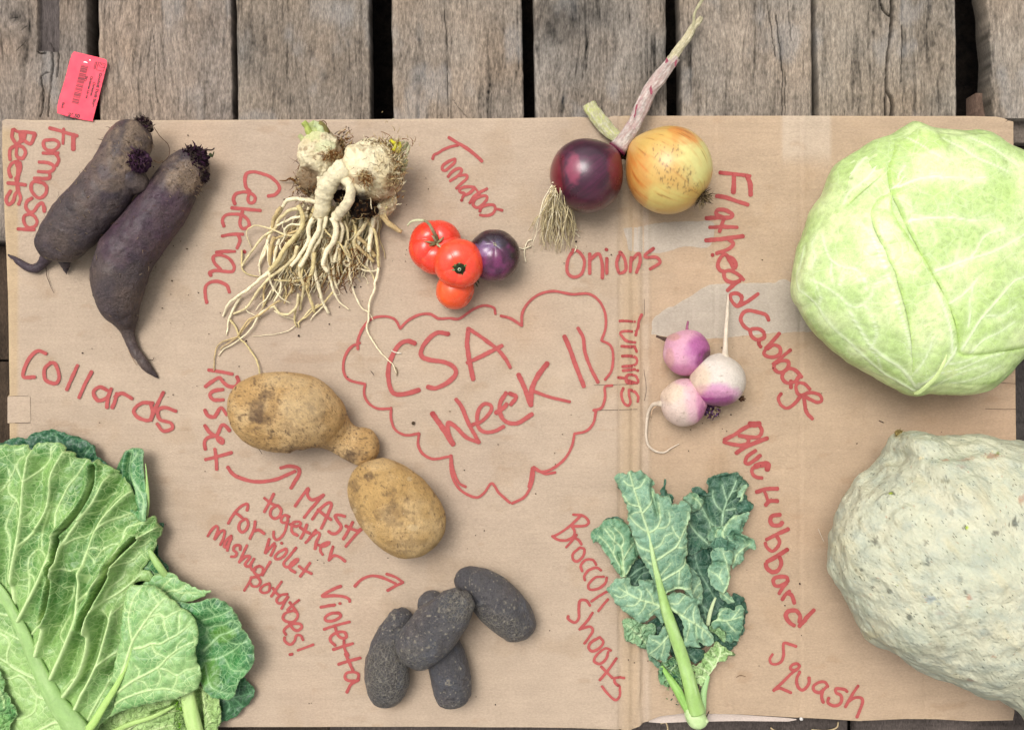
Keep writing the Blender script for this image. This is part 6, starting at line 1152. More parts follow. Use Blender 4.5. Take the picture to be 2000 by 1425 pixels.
# ---- broccoli shoots
bs = thing('broccoli_shoot', 'bunch of blue-green broccoli leaves on pale stalks joined at one cut base', 'broccoli', pos(1330, 1200, 0))
B1, B2 = col('5f8a70')*.74, col('7ba286')*.78; BV = col('bfd6a2')*.85; BD1, BD2 = col('24503f')*.68, col('35614c')*.74; BVD = col('8fb292')*.75
def bl(outl, z0, vs, cA=B1, cB=B2, vc=BV, seed=0, **k):
    k.setdefault('waves', 4); k.setdefault('wl', 24); k.setdefault('edge_ruf', 4); k.setdefault('fr_amp', 1.5); k.setdefault('fr_wl', 5.5); k.setdefault('sp', 1.7); k.setdefault('puff', 2.5); k.setdefault('thick', .9)
    return leaf('leaf', bs, pts(outl), z0, vs, cA, cB, vc, k.pop('mat', BROC), seed, **k)
bl('1344 1040 1376 1050 1395 1080 1392 1120 1404 1150 1428 1166 1434 1158 1446 1162 1453 1168 1458 1178 1459 1190 1461 1197 1457 1210 1456 1222 1452 1234 1446 1244 1440 1252 1436 1264 1420 1262 1402 1256 1380 1240 1366 1200 1350 1165 1340 1100', 16, [V2('1382 1218 1372 1180 1352 1140', 1.0, .5), V2('1384 1193 1366 1176 1350 1160', 1, .4), V2('1398 1170 1380 1140 1364 1110 1356 1080', 1.2, .4)], BD1, BD2, BVD, 31, edge_ruf=7, waves=6)
bl('1332 973 1343 966 1354 964 1352 954 1362 951 1372 955 1378 960 1384 962 1383 950 1379 942 1384 933 1391 928 1402 924 1415 922 1428 924 1440 923 1449 930 1458 938 1463 948 1456 952 1453 962 1460 970 1462 978 1472 985 1468 994 1462 1000 1456 1012 1452 1024 1435 1040 1400 1060 1376 1072 1344 1080 1342 1040 1347 1008', 22,
   [V2('1404 1046 1409 1028 1412 1008 1413 998 1419 979 1429 959 1437 938', 2.0, .6), V2('1413 1000 1404 992 1398 984 1393 971 1392 958', 1.1, .5), V2('1414 996 1430 994 1444 991', 1.1, .5), V2('1419 977 1414 962 1410 946', 1.0, .5), V2('1397 1032 1386 1016 1376 1000 1366 984', 1.0, .5), V2('1388 1036 1384 1016 1374 1004', .9, .4), V2('1382 1060 1366 1046 1352 1030 1346 1018', 1.4, .5), V2('1429 959 1440 956 1448 950', .6, .3)], BD1, BD2, col('a8c8a0')*.8, 32, edge_ruf=8, waves=5, pleats=[pts('1378 964 1384 990 1392 1020')], pleat_d=8)
bl('1332 974 1342 966 1354 962 1362 964 1368 972 1376 980 1372 992 1360 1000 1352 1000 1348 990 1344 984', 40, [V2('1372 990 1364 978 1352 970', .9, .4)], col('4a7a5c')*.75, B2*.9, BV, 33, edge_ruf=6, waves=4)
bl('1352 953 1360 950 1370 954 1380 958 1378 968 1366 970 1356 966', 34, [], BD1, BD2, BVD, 34, edge_ruf=4)
bl('1440 962 1448 954 1456 946 1462 950 1458 960 1452 968 1450 978 1442 980 1446 972 1438 972', 38, [V2('1446 976 1450 964 1458 952', .6, .3)], B1, B2, BV, 35)
bl('1437 985 1448 976 1460 978 1472 984 1466 996 1456 1002 1444 1000', 30, [], BD1*1.1, BD2*1.2, BVD, 36, edge_ruf=6)
bl('1382 1045 1386 1036 1392 1030 1403 1027 1415 1026 1424 1018 1432 1010 1444 1004 1458 998 1463 1000 1460 1012 1455 1024 1452 1034 1449 1042 1462 1048 1475 1056 1477 1069 1468 1072 1462 1076 1454 1088 1447 1097 1440 1104 1432 1110 1424 1092 1414 1080 1402 1072 1390 1066 1384 1056', 38, [V2('1415 1060 1412 1040 1424 1020 1444 1006', 1.1, .4), V2('1430 1100 1440 1080 1452 1070 1466 1062', 1.2, .4), V2('1402 1066 1398 1046 1404 1034', .9, .4)], col('5a8a70')*.76, B2*.95, BV, 37, edge_ruf=9, waves=8, wl=16, pleats=[pts('1430 1040 1445 1050 1465 1056'), pts('1390 1062 1410 1060 1426 1066')], pleat_d=14, pleat_w=4)
bl('1386 1062 1396 1052 1410 1050 1424 1056 1436 1052 1440 1062 1430 1070 1410 1074 1396 1074', 46, [], BD2, B1*.9, BVD, 38, edge_ruf=10, waves=7, wl=12)
bl('1388 1077 1396 1072 1407 1069 1418 1070 1428 1074 1432 1086 1430 1100 1428 1112 1427 1124 1424 1136 1420 1148 1414 1158 1407 1156 1401 1153 1394 1147 1388 1140 1386 1130 1383 1118 1386 1106 1392 1100 1389 1090', 52, [V2('1412 1158 1424 1130 1420 1104 1412 1078', 1.2, .5), V2('1408 1132 1400 1122 1390 1116', .9, .4), V2('1412 1140 1406 1124 1410 1110', .7, .3), V2('1423 1124 1428 1112 1430 1100', .6, .3)], B1*1.05, B2*1.05, BV, 39, pleats=[pts('1392 1100 1402 1098 1412 1100')], pleat_d=9, pleat_w=3)
bl('1404 1152 1414 1150 1424 1160 1430 1166 1434 1176 1424 1178 1410 1170', 44, [V2('1408 1156 1420 1166 1430 1174', .6, .3)], B1, B2, BV, 40)
bl('1388 1220 1392 1214 1400 1210 1404 1198 1408 1188 1416 1184 1424 1188 1432 1192 1440 1184 1446 1180 1453 1188 1455 1200 1452 1212 1450 1226 1446 1240 1442 1252 1434 1252 1426 1255 1420 1250 1416 1250 1418 1236 1412 1230 1404 1226 1394 1228', 40, [V2('1386 1217 1398 1211 1418 1211 1432 1208 1448 1203', 1.6, .5), V2('1404 1210 1408 1196 1416 1188', 1, .4), V2('1418 1211 1426 1222 1436 1232', .9, .4), V2('1428 1209 1436 1200 1444 1188', .7, .3)], col('3f7058')*.76, col('5a8a70')*.78, BV, 41, edge_ruf=5)
rib(bs, '1398 1166 1392 1180 1387 1196 1384 1210 1382 1222', [1.8, 3, 3.6, 3.8, 3.8], [34, 34, 34, 33, 32], col('cfdcae')*.85, 11, name='stalk')
bl('1384 1222 1396 1218 1408 1226 1416 1232 1417 1244 1412 1252 1400 1240 1388 1232', 36, [], col('7aa068')*.8, col('92b67c')*.8, BV, 42, mat=CRINK, edge_ruf=5)
bl('1394 1250 1404 1240 1420 1252 1432 1262 1424 1270 1404 1268', 14, [], BD1, BD2, BVD, 43)
bl('1300 1180 1318 1190 1334 1206 1336 1240 1340 1264 1330 1290 1312 1280 1302 1240 1296 1206', 14, [], BD1*.8, BD1, BVD, 62); bl('1340 1200 1372 1210 1384 1240 1380 1262 1350 1262', 12, [], BD1*.8, BD1, BVD, 63); bl('1318 1290 1340 1296 1352 1330 1350 1350 1336 1340 1324 1310', 10, [], BD1*.8, BD2, BVD, 64, edge_ruf=6)  # extra dark leaves added beneath, their colour standing in for shade in gaps
# left group
bl('1176 1034 1182 1016 1192 1010 1204 1008 1216 1014 1214 1030 1190 1040', 24, [], BD1*1.2, BD2, BVD, 44, edge_ruf=5)
bl('1220 1110 1240 1090 1262 1096 1276 1120 1280 1150 1262 1160 1244 1146 1226 1136', 16, [V2('1228 1128 1246 1112 1264 1104', 1.0, .5), V2('1240 1140 1252 1122 1266 1116', .9, .4)], BD1*.9, BD2, BVD, 45, edge_ruf=4)
bl('1154 1051 1155 1040 1160 1034 1168 1030 1173 1024 1181 1017 1190 1013 1199 1012 1208 1014 1216 1017 1226 1024 1231 1034 1237 1046 1242 1060 1246 1074 1249 1087 1242 1096 1234 1108 1228 1118 1223 1125 1213 1127 1206 1118 1199 1109 1193 1098 1188 1087 1181 1076 1174 1067 1169 1060 1162 1057 1159 1060', 34,
   [V2('1219 1124 1217 1105 1216 1085 1213 1069 1199 1055 1190 1044 1181 1032', 1.8, .6), V2('1216 1112 1206 1096 1196 1078 1186 1062 1170 1046', 1.3, .5), V2('1214 1069 1218 1056 1214 1044 1200 1030', 1.1, .4), V2('1218 1090 1226 1076 1236 1062', 1, .4), V2('1222 1120 1234 1104 1246 1092', 1, .4), V2('1199 1056 1200 1044 1186 1030', .8, .4), V2('1198 1080 1200 1066 1196 1058', .8, .3)], col('4f8262')*.76, col('6c9c78')*.78, BV, 46, pleats=[pts('1216 1122 1214 1100 1208 1080')], pleat_d=8, pleat_w=2.5, edge_ruf=5)
bl('1264 1216 1276 1208 1290 1206 1300 1230 1306 1270 1290 1280 1270 1256', 18, [], BD1*.8, BD1, BVD, 47)
bl('1216 1214 1220 1208 1228 1206 1236 1207 1242 1208 1252 1214 1262 1218 1272 1216 1281 1222 1283 1234 1276 1240 1268 1244 1266 1256 1264 1268 1252 1264 1240 1257 1230 1254 1222 1251 1219 1240 1217 1228', 26, [V2('1262 1256 1250 1242 1236 1228 1222 1218', 1.2, .5), V2('1250 1242 1252 1228 1260 1222', .8, .4), V2('1240 1232 1238 1244 1236 1252', .7, .3)], col('5f8c68')*.76, col('7fa878')*.8, BV, 48, mat=CRINK, edge_ruf=4)
bl('1264 1270 1276 1282 1290 1294 1298 1300 1290 1306 1276 1296 1266 1284', 14, [], BD2, B1, BV, 49)
bl('1286 1300 1292 1294 1302 1290 1308 1283 1318 1280 1324 1284 1328 1296 1330 1310 1330 1330 1335 1352 1326 1350 1318 1338 1308 1342 1298 1338 1290 1332 1286 1320 1285 1310', 22, [V2('1300 1330 1306 1316 1314 1304 1322 1292', 1.1, .4), V2('1310 1310 1302 1302 1296 1298', .7, .3)], col('4f8258')*.76, col('76a268')*.8, BV, 50, mat=CRINK, edge_ruf=8, waves=7, wl=12)
hairs('curled_frill', 90, lambda rs: pos(1318+rs.normal()*8, 1322+rs.normal()*22, 26), lambda rs, p: (rs.normal(), rs.normal(), .5), 7, 1.1, [B1*.8, col('7aa060')*.8, BD2], FUZZ, bs, 33, 1.6)
rib(bs, '1292 1300 1304 1318 1316 1336 1326 1352 1336 1372 1346 1392', [3, 5, 7.5, 8.5, 8, 7], [26, 28, 30, 32, 30, 28], col('8cba58')*.84, 12, name='stalk', cB=col('b4d888')*.85)
bl('1398 1255 1404 1256 1410 1260 1418 1264 1424 1270 1432 1273 1439 1279 1434 1282 1426 1281 1414 1288 1404 1293 1396 1302 1388 1313 1384 1322 1380 1330 1374 1334 1368 1337 1362 1334 1355 1337 1354 1328 1351 1320 1356 1314 1350 1304 1352 1297 1360 1298 1366 1294 1372 1288 1376 1278 1382 1270 1390 1262', 34, [V2('1380 1328 1392 1306 1403 1287 1408 1270 1404 1258', 2.0, .8), V2('1386 1316 1374 1306 1362 1300', 1.2, .4), V2('1394 1302 1384 1290 1378 1284', 1, .4), V2('1402 1288 1394 1276 1390 1268', .9, .4), V2('1404 1284 1416 1276 1430 1276', .9, .4), V2('1380 1326 1368 1320 1358 1322', 1, .4)], col('86b064')*.8, col('a4c680')*.82, col('d4e6b0')*.88, 51, mat=CRINK, edge_ruf=6, waves=5, wl=12, ridge=2.2)
hairs('curled_frill', 60, lambda rs: pos(1362+rs.normal()*6, 1345+rs.normal()*12, 20), lambda rs, p: (rs.normal(), rs.normal(), .5), 7, 1.1, [BD2, B1*.7, BD1], FUZZ, bs, 34, 1.6)
rib(bs, '1384 1318 1378 1336 1374 1356 1373 1378 1372 1398', [3, 5.5, 6.5, 6.5, 6], [32, 32, 30, 28, 26], col('a6c88c')*.84, 13, name='stalk')
bl('1184 1150 1190 1146 1196 1138 1202 1130 1212 1128 1223 1126 1230 1130 1232 1138 1238 1144 1246 1142 1248 1132 1258 1132 1270 1132 1280 1136 1290 1160 1300 1196 1298 1210 1295 1222 1290 1214 1284 1206 1278 1200 1270 1206 1262 1214 1254 1217 1246 1212 1238 1207 1228 1202 1218 1194 1210 1186 1202 1180 1198 1172 1192 1160', 44, [V2('1300 1190 1288 1182 1276 1177 1262 1173 1250 1169 1226 1158 1208 1147', 2.4, .6), V2('1276 1177 1272 1162 1262 1148', 1.1, .4), V2('1250 1169 1252 1156 1246 1150', 1.0, .4), V2('1262 1174 1256 1188 1246 1198', 1.1, .4), V2('1250 1169 1240 1180 1224 1182', 1.0, .4), V2('1226 1158 1222 1146 1218 1138', .8, .4), V2('1288 1184 1276 1192 1268 1200', .9, .4), V2('1226 1160 1212 1166 1202 1162', .8, .4)], B1, B2, BV, 52, edge_ruf=6, dome=4)
bl('1266 1240 1274 1238 1284 1237 1290 1230 1296 1222 1304 1228 1309 1236 1310 1250 1309 1266 1308 1280 1304 1290 1299 1293 1290 1291 1284 1289 1276 1284 1268 1280 1264 1272 1262 1256', 40, [V2('1309 1238 1298 1248 1286 1262 1268 1278', 1.5, .5), V2('1298 1248 1296 1266 1292 1282', .9, .4), V2('1290 1257 1280 1250 1272 1248', .9, .4)], B1*.95, B2, BV, 53, edge_ruf=3)
bl('1330 1264 1338 1262 1350 1263 1364 1265 1376 1268 1378 1276 1374 1286 1368 1294 1360 1294 1352 1293 1344 1288 1337 1280', 32, [V2('1332 1268 1348 1278 1360 1290', .9, .4)], BD1, BD2*.9, BVD, 54, dome=4)
bl('1340 1100 1352 1110 1362 1122 1370 1138 1374 1156 1370 1176 1356 1190 1340 1170 1338 1130', 34, [V2('1352 1160 1360 1146 1368 1136', .8, .4), V2('1350 1176 1362 1166 1370 1158', .8, .4)], B1*.8, B2*.85, BV*.9, 55, edge_ruf=5)
bl('1299 935 1303 962 1312 966 1316 975 1313 984 1300 1000 1288 1000 1284 975 1290 964', 36, [], BD2, B1*.85, BVD, 56, edge_ruf=5)
bl('1199 935 1205 927 1215 923 1224 924 1233 919 1242 921 1252 919 1260 925 1268 930 1274 935 1278 944 1276 954 1280 962 1290 966 1300 967 1308 966 1310 976 1314 984 1323 983 1330 977 1337 976 1343 980 1349 986 1348 1000 1347 1010 1343 1028 1342 1050 1343 1070 1344 1084 1340 1094 1345 1104 1350 1114 1352 1130 1353 1150 1352 1164 1344 1158 1334 1152 1324 1152 1314 1156 1304 1161 1296 1163 1288 1156 1282 1146 1276 1132 1271 1120 1264 1108 1254 1092 1246 1077 1240 1060 1236 1047 1230 1032 1227 1018 1226 1002 1224 988 1218 974 1212 960 1207 950', 62,
   [V2('1230 922 1236 947 1246 979 1256 1010 1266 1038', 1.0, 1.6), V2('1255 1000 1262 992 1267 986 1275 972 1276 960', 1.3, .5), V2('1268 1038 1276 1034 1284 1026 1289 1012 1287 994 1285 980', 1.5, .5), V2('1281 1093 1298 1082 1319 1067 1329 1049 1342 1022 1344 1000', 1.8, .5), V2('1293 1132 1310 1122 1327 1112 1338 1100 1343 1085 1342 1070', 1.8, .5), V2('1301 1158 1312 1152 1325 1148 1338 1149 1352 1149', 1.9, .7), V2('1248 988 1238 986 1228 982 1218 968', 1.1, .4), V2('1262 1036 1252 1030 1240 1020 1229 1006', 1.3, .5), V2('1272 1076 1260 1072 1248 1066 1238 1052', 1.4, .5), V2('1278 1104 1268 1098 1258 1088', 1.1, .4), V2('1239 954 1250 950 1256 942 1260 934', 1.1, .4), V2('1235 948 1226 946 1218 938', 1, .4), V2('1319 1067 1330 1068 1343 1067', 1, .4), V2('1327 1050 1318 1040 1312 1026', .9, .4), V2('1277 1070 1290 1062 1298 1046 1312 1040', 1.1, .4), V2('1327 1112 1326 1130 1326 1148', 1.0, .4), V2('1284 1030 1300 1028 1308 1016 1306 1000', 1.0, .4), V2('1290 1122 1302 1108 1310 1098', .8, .3), V2('1250 998 1240 1000 1232 1004', .7, .3)],
   B1, B2*1.02, BV, 57, dome=6, waves=4, wl=36, edge_ruf=5, puff=3.5, ridge=2, pleats=[pts('1275 940 1274 960 1280 985 1284 1002')], pleat_d=12, pleat_w=3.5)
bl('1300 1160 1308 1162 1316 1158 1326 1157 1338 1161 1350 1165 1360 1168 1367 1174 1366 1184 1368 1196 1372 1206 1377 1217 1382 1226 1389 1236 1394 1244 1395 1252 1390 1258 1384 1262 1376 1260 1368 1258 1370 1264 1366 1267 1358 1264 1350 1262 1345 1265 1338 1262 1332 1256 1336 1250 1334 1236 1334 1220 1330 1206 1322 1198 1312 1192 1304 1186', 56, [V2('1306 1184 1318 1192 1332 1202 1344 1209 1356 1216 1364 1221 1372 1226 1382 1236 1390 1246', 2.2, .6), V2('1310 1178 1322 1178 1332 1170 1340 1162', 1.0, .4), V2('1344 1209 1346 1222 1342 1238 1340 1252', 1.1, .4), V2('1356 1216 1354 1200 1358 1184', 1.1, .4), V2('1372 1227 1370 1240 1376 1254', .9, .4), V2('1332 1202 1340 1190 1350 1180', .8, .4), V2('1360 1219 1360 1236 1362 1250', .8, .4)], B1*1.02, B2*1.02, BV, 58, dome=4, edge_ruf=5, pleats=[pts('1358 1222 1362 1240 1368 1256')], pleat_d=7, pleat_w=3)
rib(bs, '1240 960 1256 1010 1266 1038 1272 1068 1280 1108 1288 1140 1296 1172 1304 1200 1316 1235 1326 1262 1336 1294 1346 1330 1354 1362 1362 1392', [.6, 1.6, 2.4, 3.6, 5.0, 6.5, 8.5, 10.5, 11.5, 12, 12.5, 13.5, 14.5, 17], [66, 67, 67, 68, 69, 68, 66, 62, 56, 52, 48, 44, 40, 32], col('a2c670')*.84, 14, .85, 'stalk', cB=col('c2dca0')*.86, cS=BV)
rib(bs, '1348 1378 1356 1394 1364 1408 1368 1418', [14, 19, 19, 12], [26, 26, 24, 22], col('c6dca0')*.86, 15, .9, 'cut_base', cB=col('a8cc80')*.85)
bl('1340 1400 1348 1398 1356 1408 1366 1420 1356 1418 1346 1412', 34, [], col('c8dc98')*.85, col('b0d080')*.85, BV, 60, mat=CRINK, fr_amp=.6); bl('1372 1392 1378 1396 1384 1408 1376 1418 1366 1422 1368 1408', 36, [], col('d0e0a8')*.85, col('b8d488')*.85, BV, 61, mat=CRINK, fr_amp=.6)
single('root_hair', bs, '1377 1404 1381 1396 1385 1388', 1.6, .9, dk, z=[30, 30, 30])
# ---------------------------------------------------------------- cabbage
def smooth_outline(poly, n=420):
    P = np.vstack([poly, poly[:1]]); return catmull(P, n+1)[:-1]
class Pillow:
    def __init__(s, poly, c, zc, H, e=2.4):
        s.zc, s.H, s.e = zc, H, e; k = (D-zc)/D
        s.c = np.array([(c[0]-1000)*k, (712.5-c[1])*k]); o = smooth_outline(pxy(poly, zc)); d = o-s.c
        a = np.arctan2(d[:, 1], d[:, 0]); i = np.argsort(a); a = a[i]; r = np.hypot(d[:, 0], d[:, 1])[i]
        s.a = np.concatenate([a-2*np.pi, a, a+2*np.pi]); s.r = np.concatenate([r, r, r])
    def R(s, a): return np.interp(a, s.a, s.r)
    def rho(s, P):
        d = P-s.c; return np.hypot(d[:, 0], d[:, 1])/s.R(np.arctan2(d[:, 1], d[:, 0]))
    def z(s, P, lim=.975):
        q_ = np.clip(s.rho(P), 0, lim); return s.zc+s.H*(1-q_**s.e)**(1/s.e)
    def mesh(s, n, m, Hb, zlow=.5):
        t = np.linspace(.004, np.pi-.004, n)[:, None]; a = np.linspace(-np.pi, np.pi, m, endpoint=False)[None, :]
        rr = np.abs(np.sin(t))**(2/s.e); zz = np.sign(np.cos(t))*np.abs(np.cos(t))**(2/s.e); R = s.R(a)
        X = s.c[0]+rr*R*np.cos(a); Y = s.c[1]+rr*R*np.sin(a); Z = s.zc+np.where(zz > 0, s.H, Hb)*zz*np.ones_like(a)
        return np.stack([X, Y, Z], -1).reshape(-1, 3), gridF(n, m)[:, ::-1]
CABM = leaf_mat('cabbage_leaf', 60, .3, .36, .0004)
cabp = pts('''1774 242 1767 245 1752 254 1738 264 1721 271 1708 277 1696 281 1672 296 1651 309 1638 318 1630 326 1622 338 1616 351 1612 365 1609 379 1600 392 1588 407 1582 422 1577 439 1573 448 1569 458 1563 474 1557 491 1552 510 1549 530 1547 552 1547 573 1552 588 1560 601 1568 617 1576 630 1590 648 1608 667 1626 685 1643 698 1661 710 1678 720 1696 731
 1722 745 1749 759 1768 768 1784 771 1798 770 1809 768 1835 769 1861 771 1880 772 1896 770 1912 766 1928 759 1948 742 1967 722 1985 704 2004 685 2040 640 2070 560 2078 450 2062 370 2034 318 2000 298 1990 298 1981 296 1965 290 1949 281 1932 270 1917 262 1906 259 1896 258 1870 260 1844 259 1822 258 1802 254 1788 246''')
cab = thing('cabbage', 'large flat pale green cabbage head at the upper right of the cardboard', 'cabbage', pos(1805, 510, 0))
CP = Pillow(cabp, (1806, 512), 118, 135, 2.15)
C1, C2 = col('b4cc82')*.88, col('cedd9e')*.90; CV = col('dde8be')*.91; CY = col('a6c85c')*.88
cab_veins = [V2('1791 757 1767 724 1735 700 1704 678 1676 636 1651 590 1628 570 1605 555 1581 545', 3.0, .8), V2('1796 756 1792 730 1788 703 1778 670 1767 636 1752 590 1735 538 1720 500 1707 471 1702 450', 2.8, .8), V2('1786 762 1756 744 1721 724 1676 684 1633 643 1614 620 1598 597 1578 578 1560 566', 2.4, .8), V2('1560 566 1554 540 1560 520 1566 500 1570 480', 1.2, .6),
 V2('1605 457 1614 490 1626 510 1648 522 1672 527 1688 546 1693 566', 1.4, .5), V2('1626 510 1622 530 1628 555', 1.0, .5), V2('1651 590 1672 600 1690 590 1706 572', 1.2, .5), V2('1704 678 1712 650 1704 620 1690 596', 1.4, .5), V2('1640 556 1650 534 1668 530', 1, .5), V2('1735 538 1720 544 1708 560 1700 580', 1.0, .5), V2('1598 597 1604 580 1596 560 1590 545', 1, .5), V2('1721 724 1716 700 1700 680', 1, .4), V2('1585 520 1592 500 1586 478 1596 460', 1, .4)]
def cabf(P): return CP.z(P)
def cab_body():
    V, F = CP.mesh(150, 420, 112); q_ = ph(V); N = vnormals(V, F); N *= np.sign(np.sum(N*(V-np.array([*CP.c, 100])), 1))[:, None]
    up = sstep(-.1, .3, N[:, 2]); vs = [(pxy(v[0], 190), v[1]*.6, v[2]*.6) for v in cab_veins]; k = (D-190)/D
    Pq = np.stack([(q_[:, 0]-1000)*k, (712.5-q_[:, 1])*k], 1); vm, vd, _ = veinf(Pq, vs); vm = vm*up; vd = np.where(up > .5, vd, 40)
    h = 3.5*fbm(V, 70, 3, 3)+1.2*fbm(V, 20, 2, 4)+up*(2.4*(1-np.exp(-vd/12))+1.8*vm)
    a = np.arctan2(V[:, 1]-CP.c[1], V[:, 0]-CP.c[0]); h += 2.4*fbm(np.column_stack([np.cos(a)*9, np.sin(a)*9, V[:, 2]/90]), 1, 2, 6)*(1-up*.7)
    V = V+N*h[:, None]; V[:, 2] = np.maximum(V[:, 2], .5)
    c = mixc(np.tile(C1, (len(V), 1)), sstep(-.3, .5, fbm(V, 60, 3, 8)), C2); c = mixc(c, sstep(.15, .7, fbm(V, 60, 3, 10))*.3, CY); c = mixc(c, np.exp(-vd/6)*.35*up, CV)
    o = mk('head', V, F, CABM, cab, color=c, attrs={'vein': vm}); a_ = o.data.color_attributes.new('VeinCol', 'FLOAT_COLOR', 'POINT'); a_.data.foreach_set('color', np.tile(np.append(CV, 1), len(V)).astype(np.float32)); return o
cab_body()
def cab_leaf(outl, off, veins, seed, cA, cB, fnc=None, sp=2.6, cm=None, zref=200, shrink=True):
    pl = frill(pxy(pts(outl), zref), 1.0, 22, seed, 3.0)
    r = CP.rho(pl); m = r > .955; d = pl-CP.c; pl[m] = CP.c+d[m]*(.955/r[m])[:, None]
    vs = [(pxy(v[0], zref), v[1]*.6, v[2]*.6) for v in veins]; st = {}
    def hf(P, dd_):
        vm, vd, big = veinf(P, vs); st['vm'] = vm; st['vd'] = vd; e = 1-sstep(.90, .955, CP.rho(P))
        z = CP.z(P)+off*(.55+.45*sstep(0, 5, dd_))*(.12+.88*e)+(1.8*fbm(P, 60, 3, seed)+.7*fbm(P, 16, 2, seed+1)+2.2*(1-np.exp(-vd/12))+1.9*vm)*e
        return z
    V, F, dd_ = sheet(pl, hf, sp); P = V[:, :2]
    c = mixc(np.tile(cA, (len(V), 1)), sstep(-.35, .5, fbm(P, 55, 3, seed+4)), cB); c = mixc(c, sstep(.1, .7, fbm(P, 60, 3, seed+5))*.3, CY); c = mixc(c, np.exp(-st['vd']/6)*.4, CV)
    c = mixc(c, np.exp(-dd_/2.5)*(1-sstep(.90, .95, CP.rho(P)))*.6, CY*1.05); c = mixc(c, sstep(.6, .75, fbm(P*np.array([1, 1.6]), 6, 2, seed+9))*.5, col('86a050')*.8)
    if cm is not None: c = cm(c, ph(V))
    o = mk('leaf', V, F, CABM, cab, color=c, attrs={'vein': st['vm']}); a_ = o.data.color_attributes.new('VeinCol', 'FLOAT_COLOR', 'POINT'); a_.data.foreach_set('color', np.tile(np.append(CV, 1), len(V)).astype(np.float32)); return o
cab_leaf('1762 240 1757 262 1745 300 1728 332 1700 360 1672 385 1651 407 1623 428 1600 446 1590 470 1570 470 1540 440 1600 330 1680 270', 3, [V2('1746 290 1715 320 1690 350 1664 372 1652 396', 1.8, .6), V2('1704 298 1680 322 1662 345 1650 372', 1.6, .6), V2('1730 268 1700 290 1678 306', 1.0, .5)], 3, C1, C2)
cab_leaf('1726 382 1728 420 1745 460 1770 500 1791 534 1826 597 1847 646 1861 689 1896 692 1949 685 2000 678 2040 660 2000 760 1900 800 1780 800 1790 755 1776 690 1752 610 1728 540 1704 480 1690 430 1700 400', 5, [V2('1802 759 1820 742 1833 724 1846 700 1852 680', 4.2, 3), V2('1836 728 1870 720 1910 700 1950 690', 1.4, .5), V2('1810 764 1850 752 1900 742 1950 715', 1.4, .6), V2('1840 712 1872 706 1896 696', 1.0, .5), V2('1846 690 1836 650 1820 610 1796 560', 2.2, 1), V2('1782 765 1786 740 1800 700 1806 660', 1.6, .6), V2('1830 760 1870 730 1920 712', .9, .5)], 5, C1*1.02, C2)
cab_leaf('1767 240 1756 270 1748 292 1738 312 1728 332 1724 360 1727 388 1739 421 1750 452 1770 496 1791 534 1810 566 1826 597 1838 622 1847 646 1855 668 1861 689 1878 692 1896 692 1922 690 1949 685 1975 682 2005 676 2060 660 2110 560 2110 400 2040 300 1960 240 1850 220', 7,
  [V2('1862 684 1872 660 1889 625 1918 590 1949 555 1975 545 2000 534 2030 520', 2.2, .8), V2('1868 640 1866 615 1865 590 1868 565 1876 550', 1.4, .6), V2('1798 536 1830 524 1861 513 1905 500 1949 478 1980 460 2005 448', 2.2, .8), V2('1739 372 1768 360 1798 354 1832 356 1868 358 1900 356', 2.0, .6), V2('1752 440 1780 436 1820 434 1860 440 1896 439', 1.5, .5), V2('1728 375 1740 366 1752 350', 1.6, .6), V2('1826 597 1850 580 1876 552', 1.4, .5), V2('1880 690 1900 665 1930 650 1960 630', 1.3, .5), V2('1889 625 1904 618 1930 620 1960 600', 1, .5), V2('1861 513 1872 500 1890 470 1930 455', 1, .5), V2('1774 260 1790 280 1806 300 1830 320', 1.4, .5), V2('1840 270 1870 290 1900 318 1950 342', 1.6, .6), V2('1900 268 1940 300 1980 330', 1.6, .6), V2('1739 372 1742 350 1756 330', 1, .5)], 7, C1, C2*1.0,
  cm=lambda c, Q: mixc(mixc(c, spot(Q, 1740, 360, 30, 30, 3)*.5, CY), spot(Q, 1806, 275, 60, 22, 4)*.5, CY))
cab_leaf('1540 420 1590 440 1600 470 1584 500 1574 540 1578 590 1604 640 1650 690 1700 724 1760 758 1800 790 1740 800 1560 700 1500 560', 4, [V2('1588 470 1570 520 1566 580 1590 636 1640 690 1700 732', 1.4, .8)], 21, C1*.97, C2)
cab_leaf('1530 470 1576 480 1562 520 1558 570 1572 612 1610 660 1670 712 1700 760 1600 760 1500 600', 4, [], 22, C1*1.02, C2*1.02)
cab_leaf('1980 250 1950 290 1920 272 1880 268 1850 275 1820 262 1790 256 1780 230 1900 220', 4, [V2('1800 258 1840 268 1880 262', 1, .5)], 23, C1, C2)
rib(cab, '1784 768 1795 766 1812 752 1830 734 1843 710 1850 690', [2, 4, 4, 3.5, 3, .6], [198, 209, 226, 240, 250, 250], col('c6d890')*.92, 21, .5, 'leaf_rib', cB=col('d8e4a8')*.94)
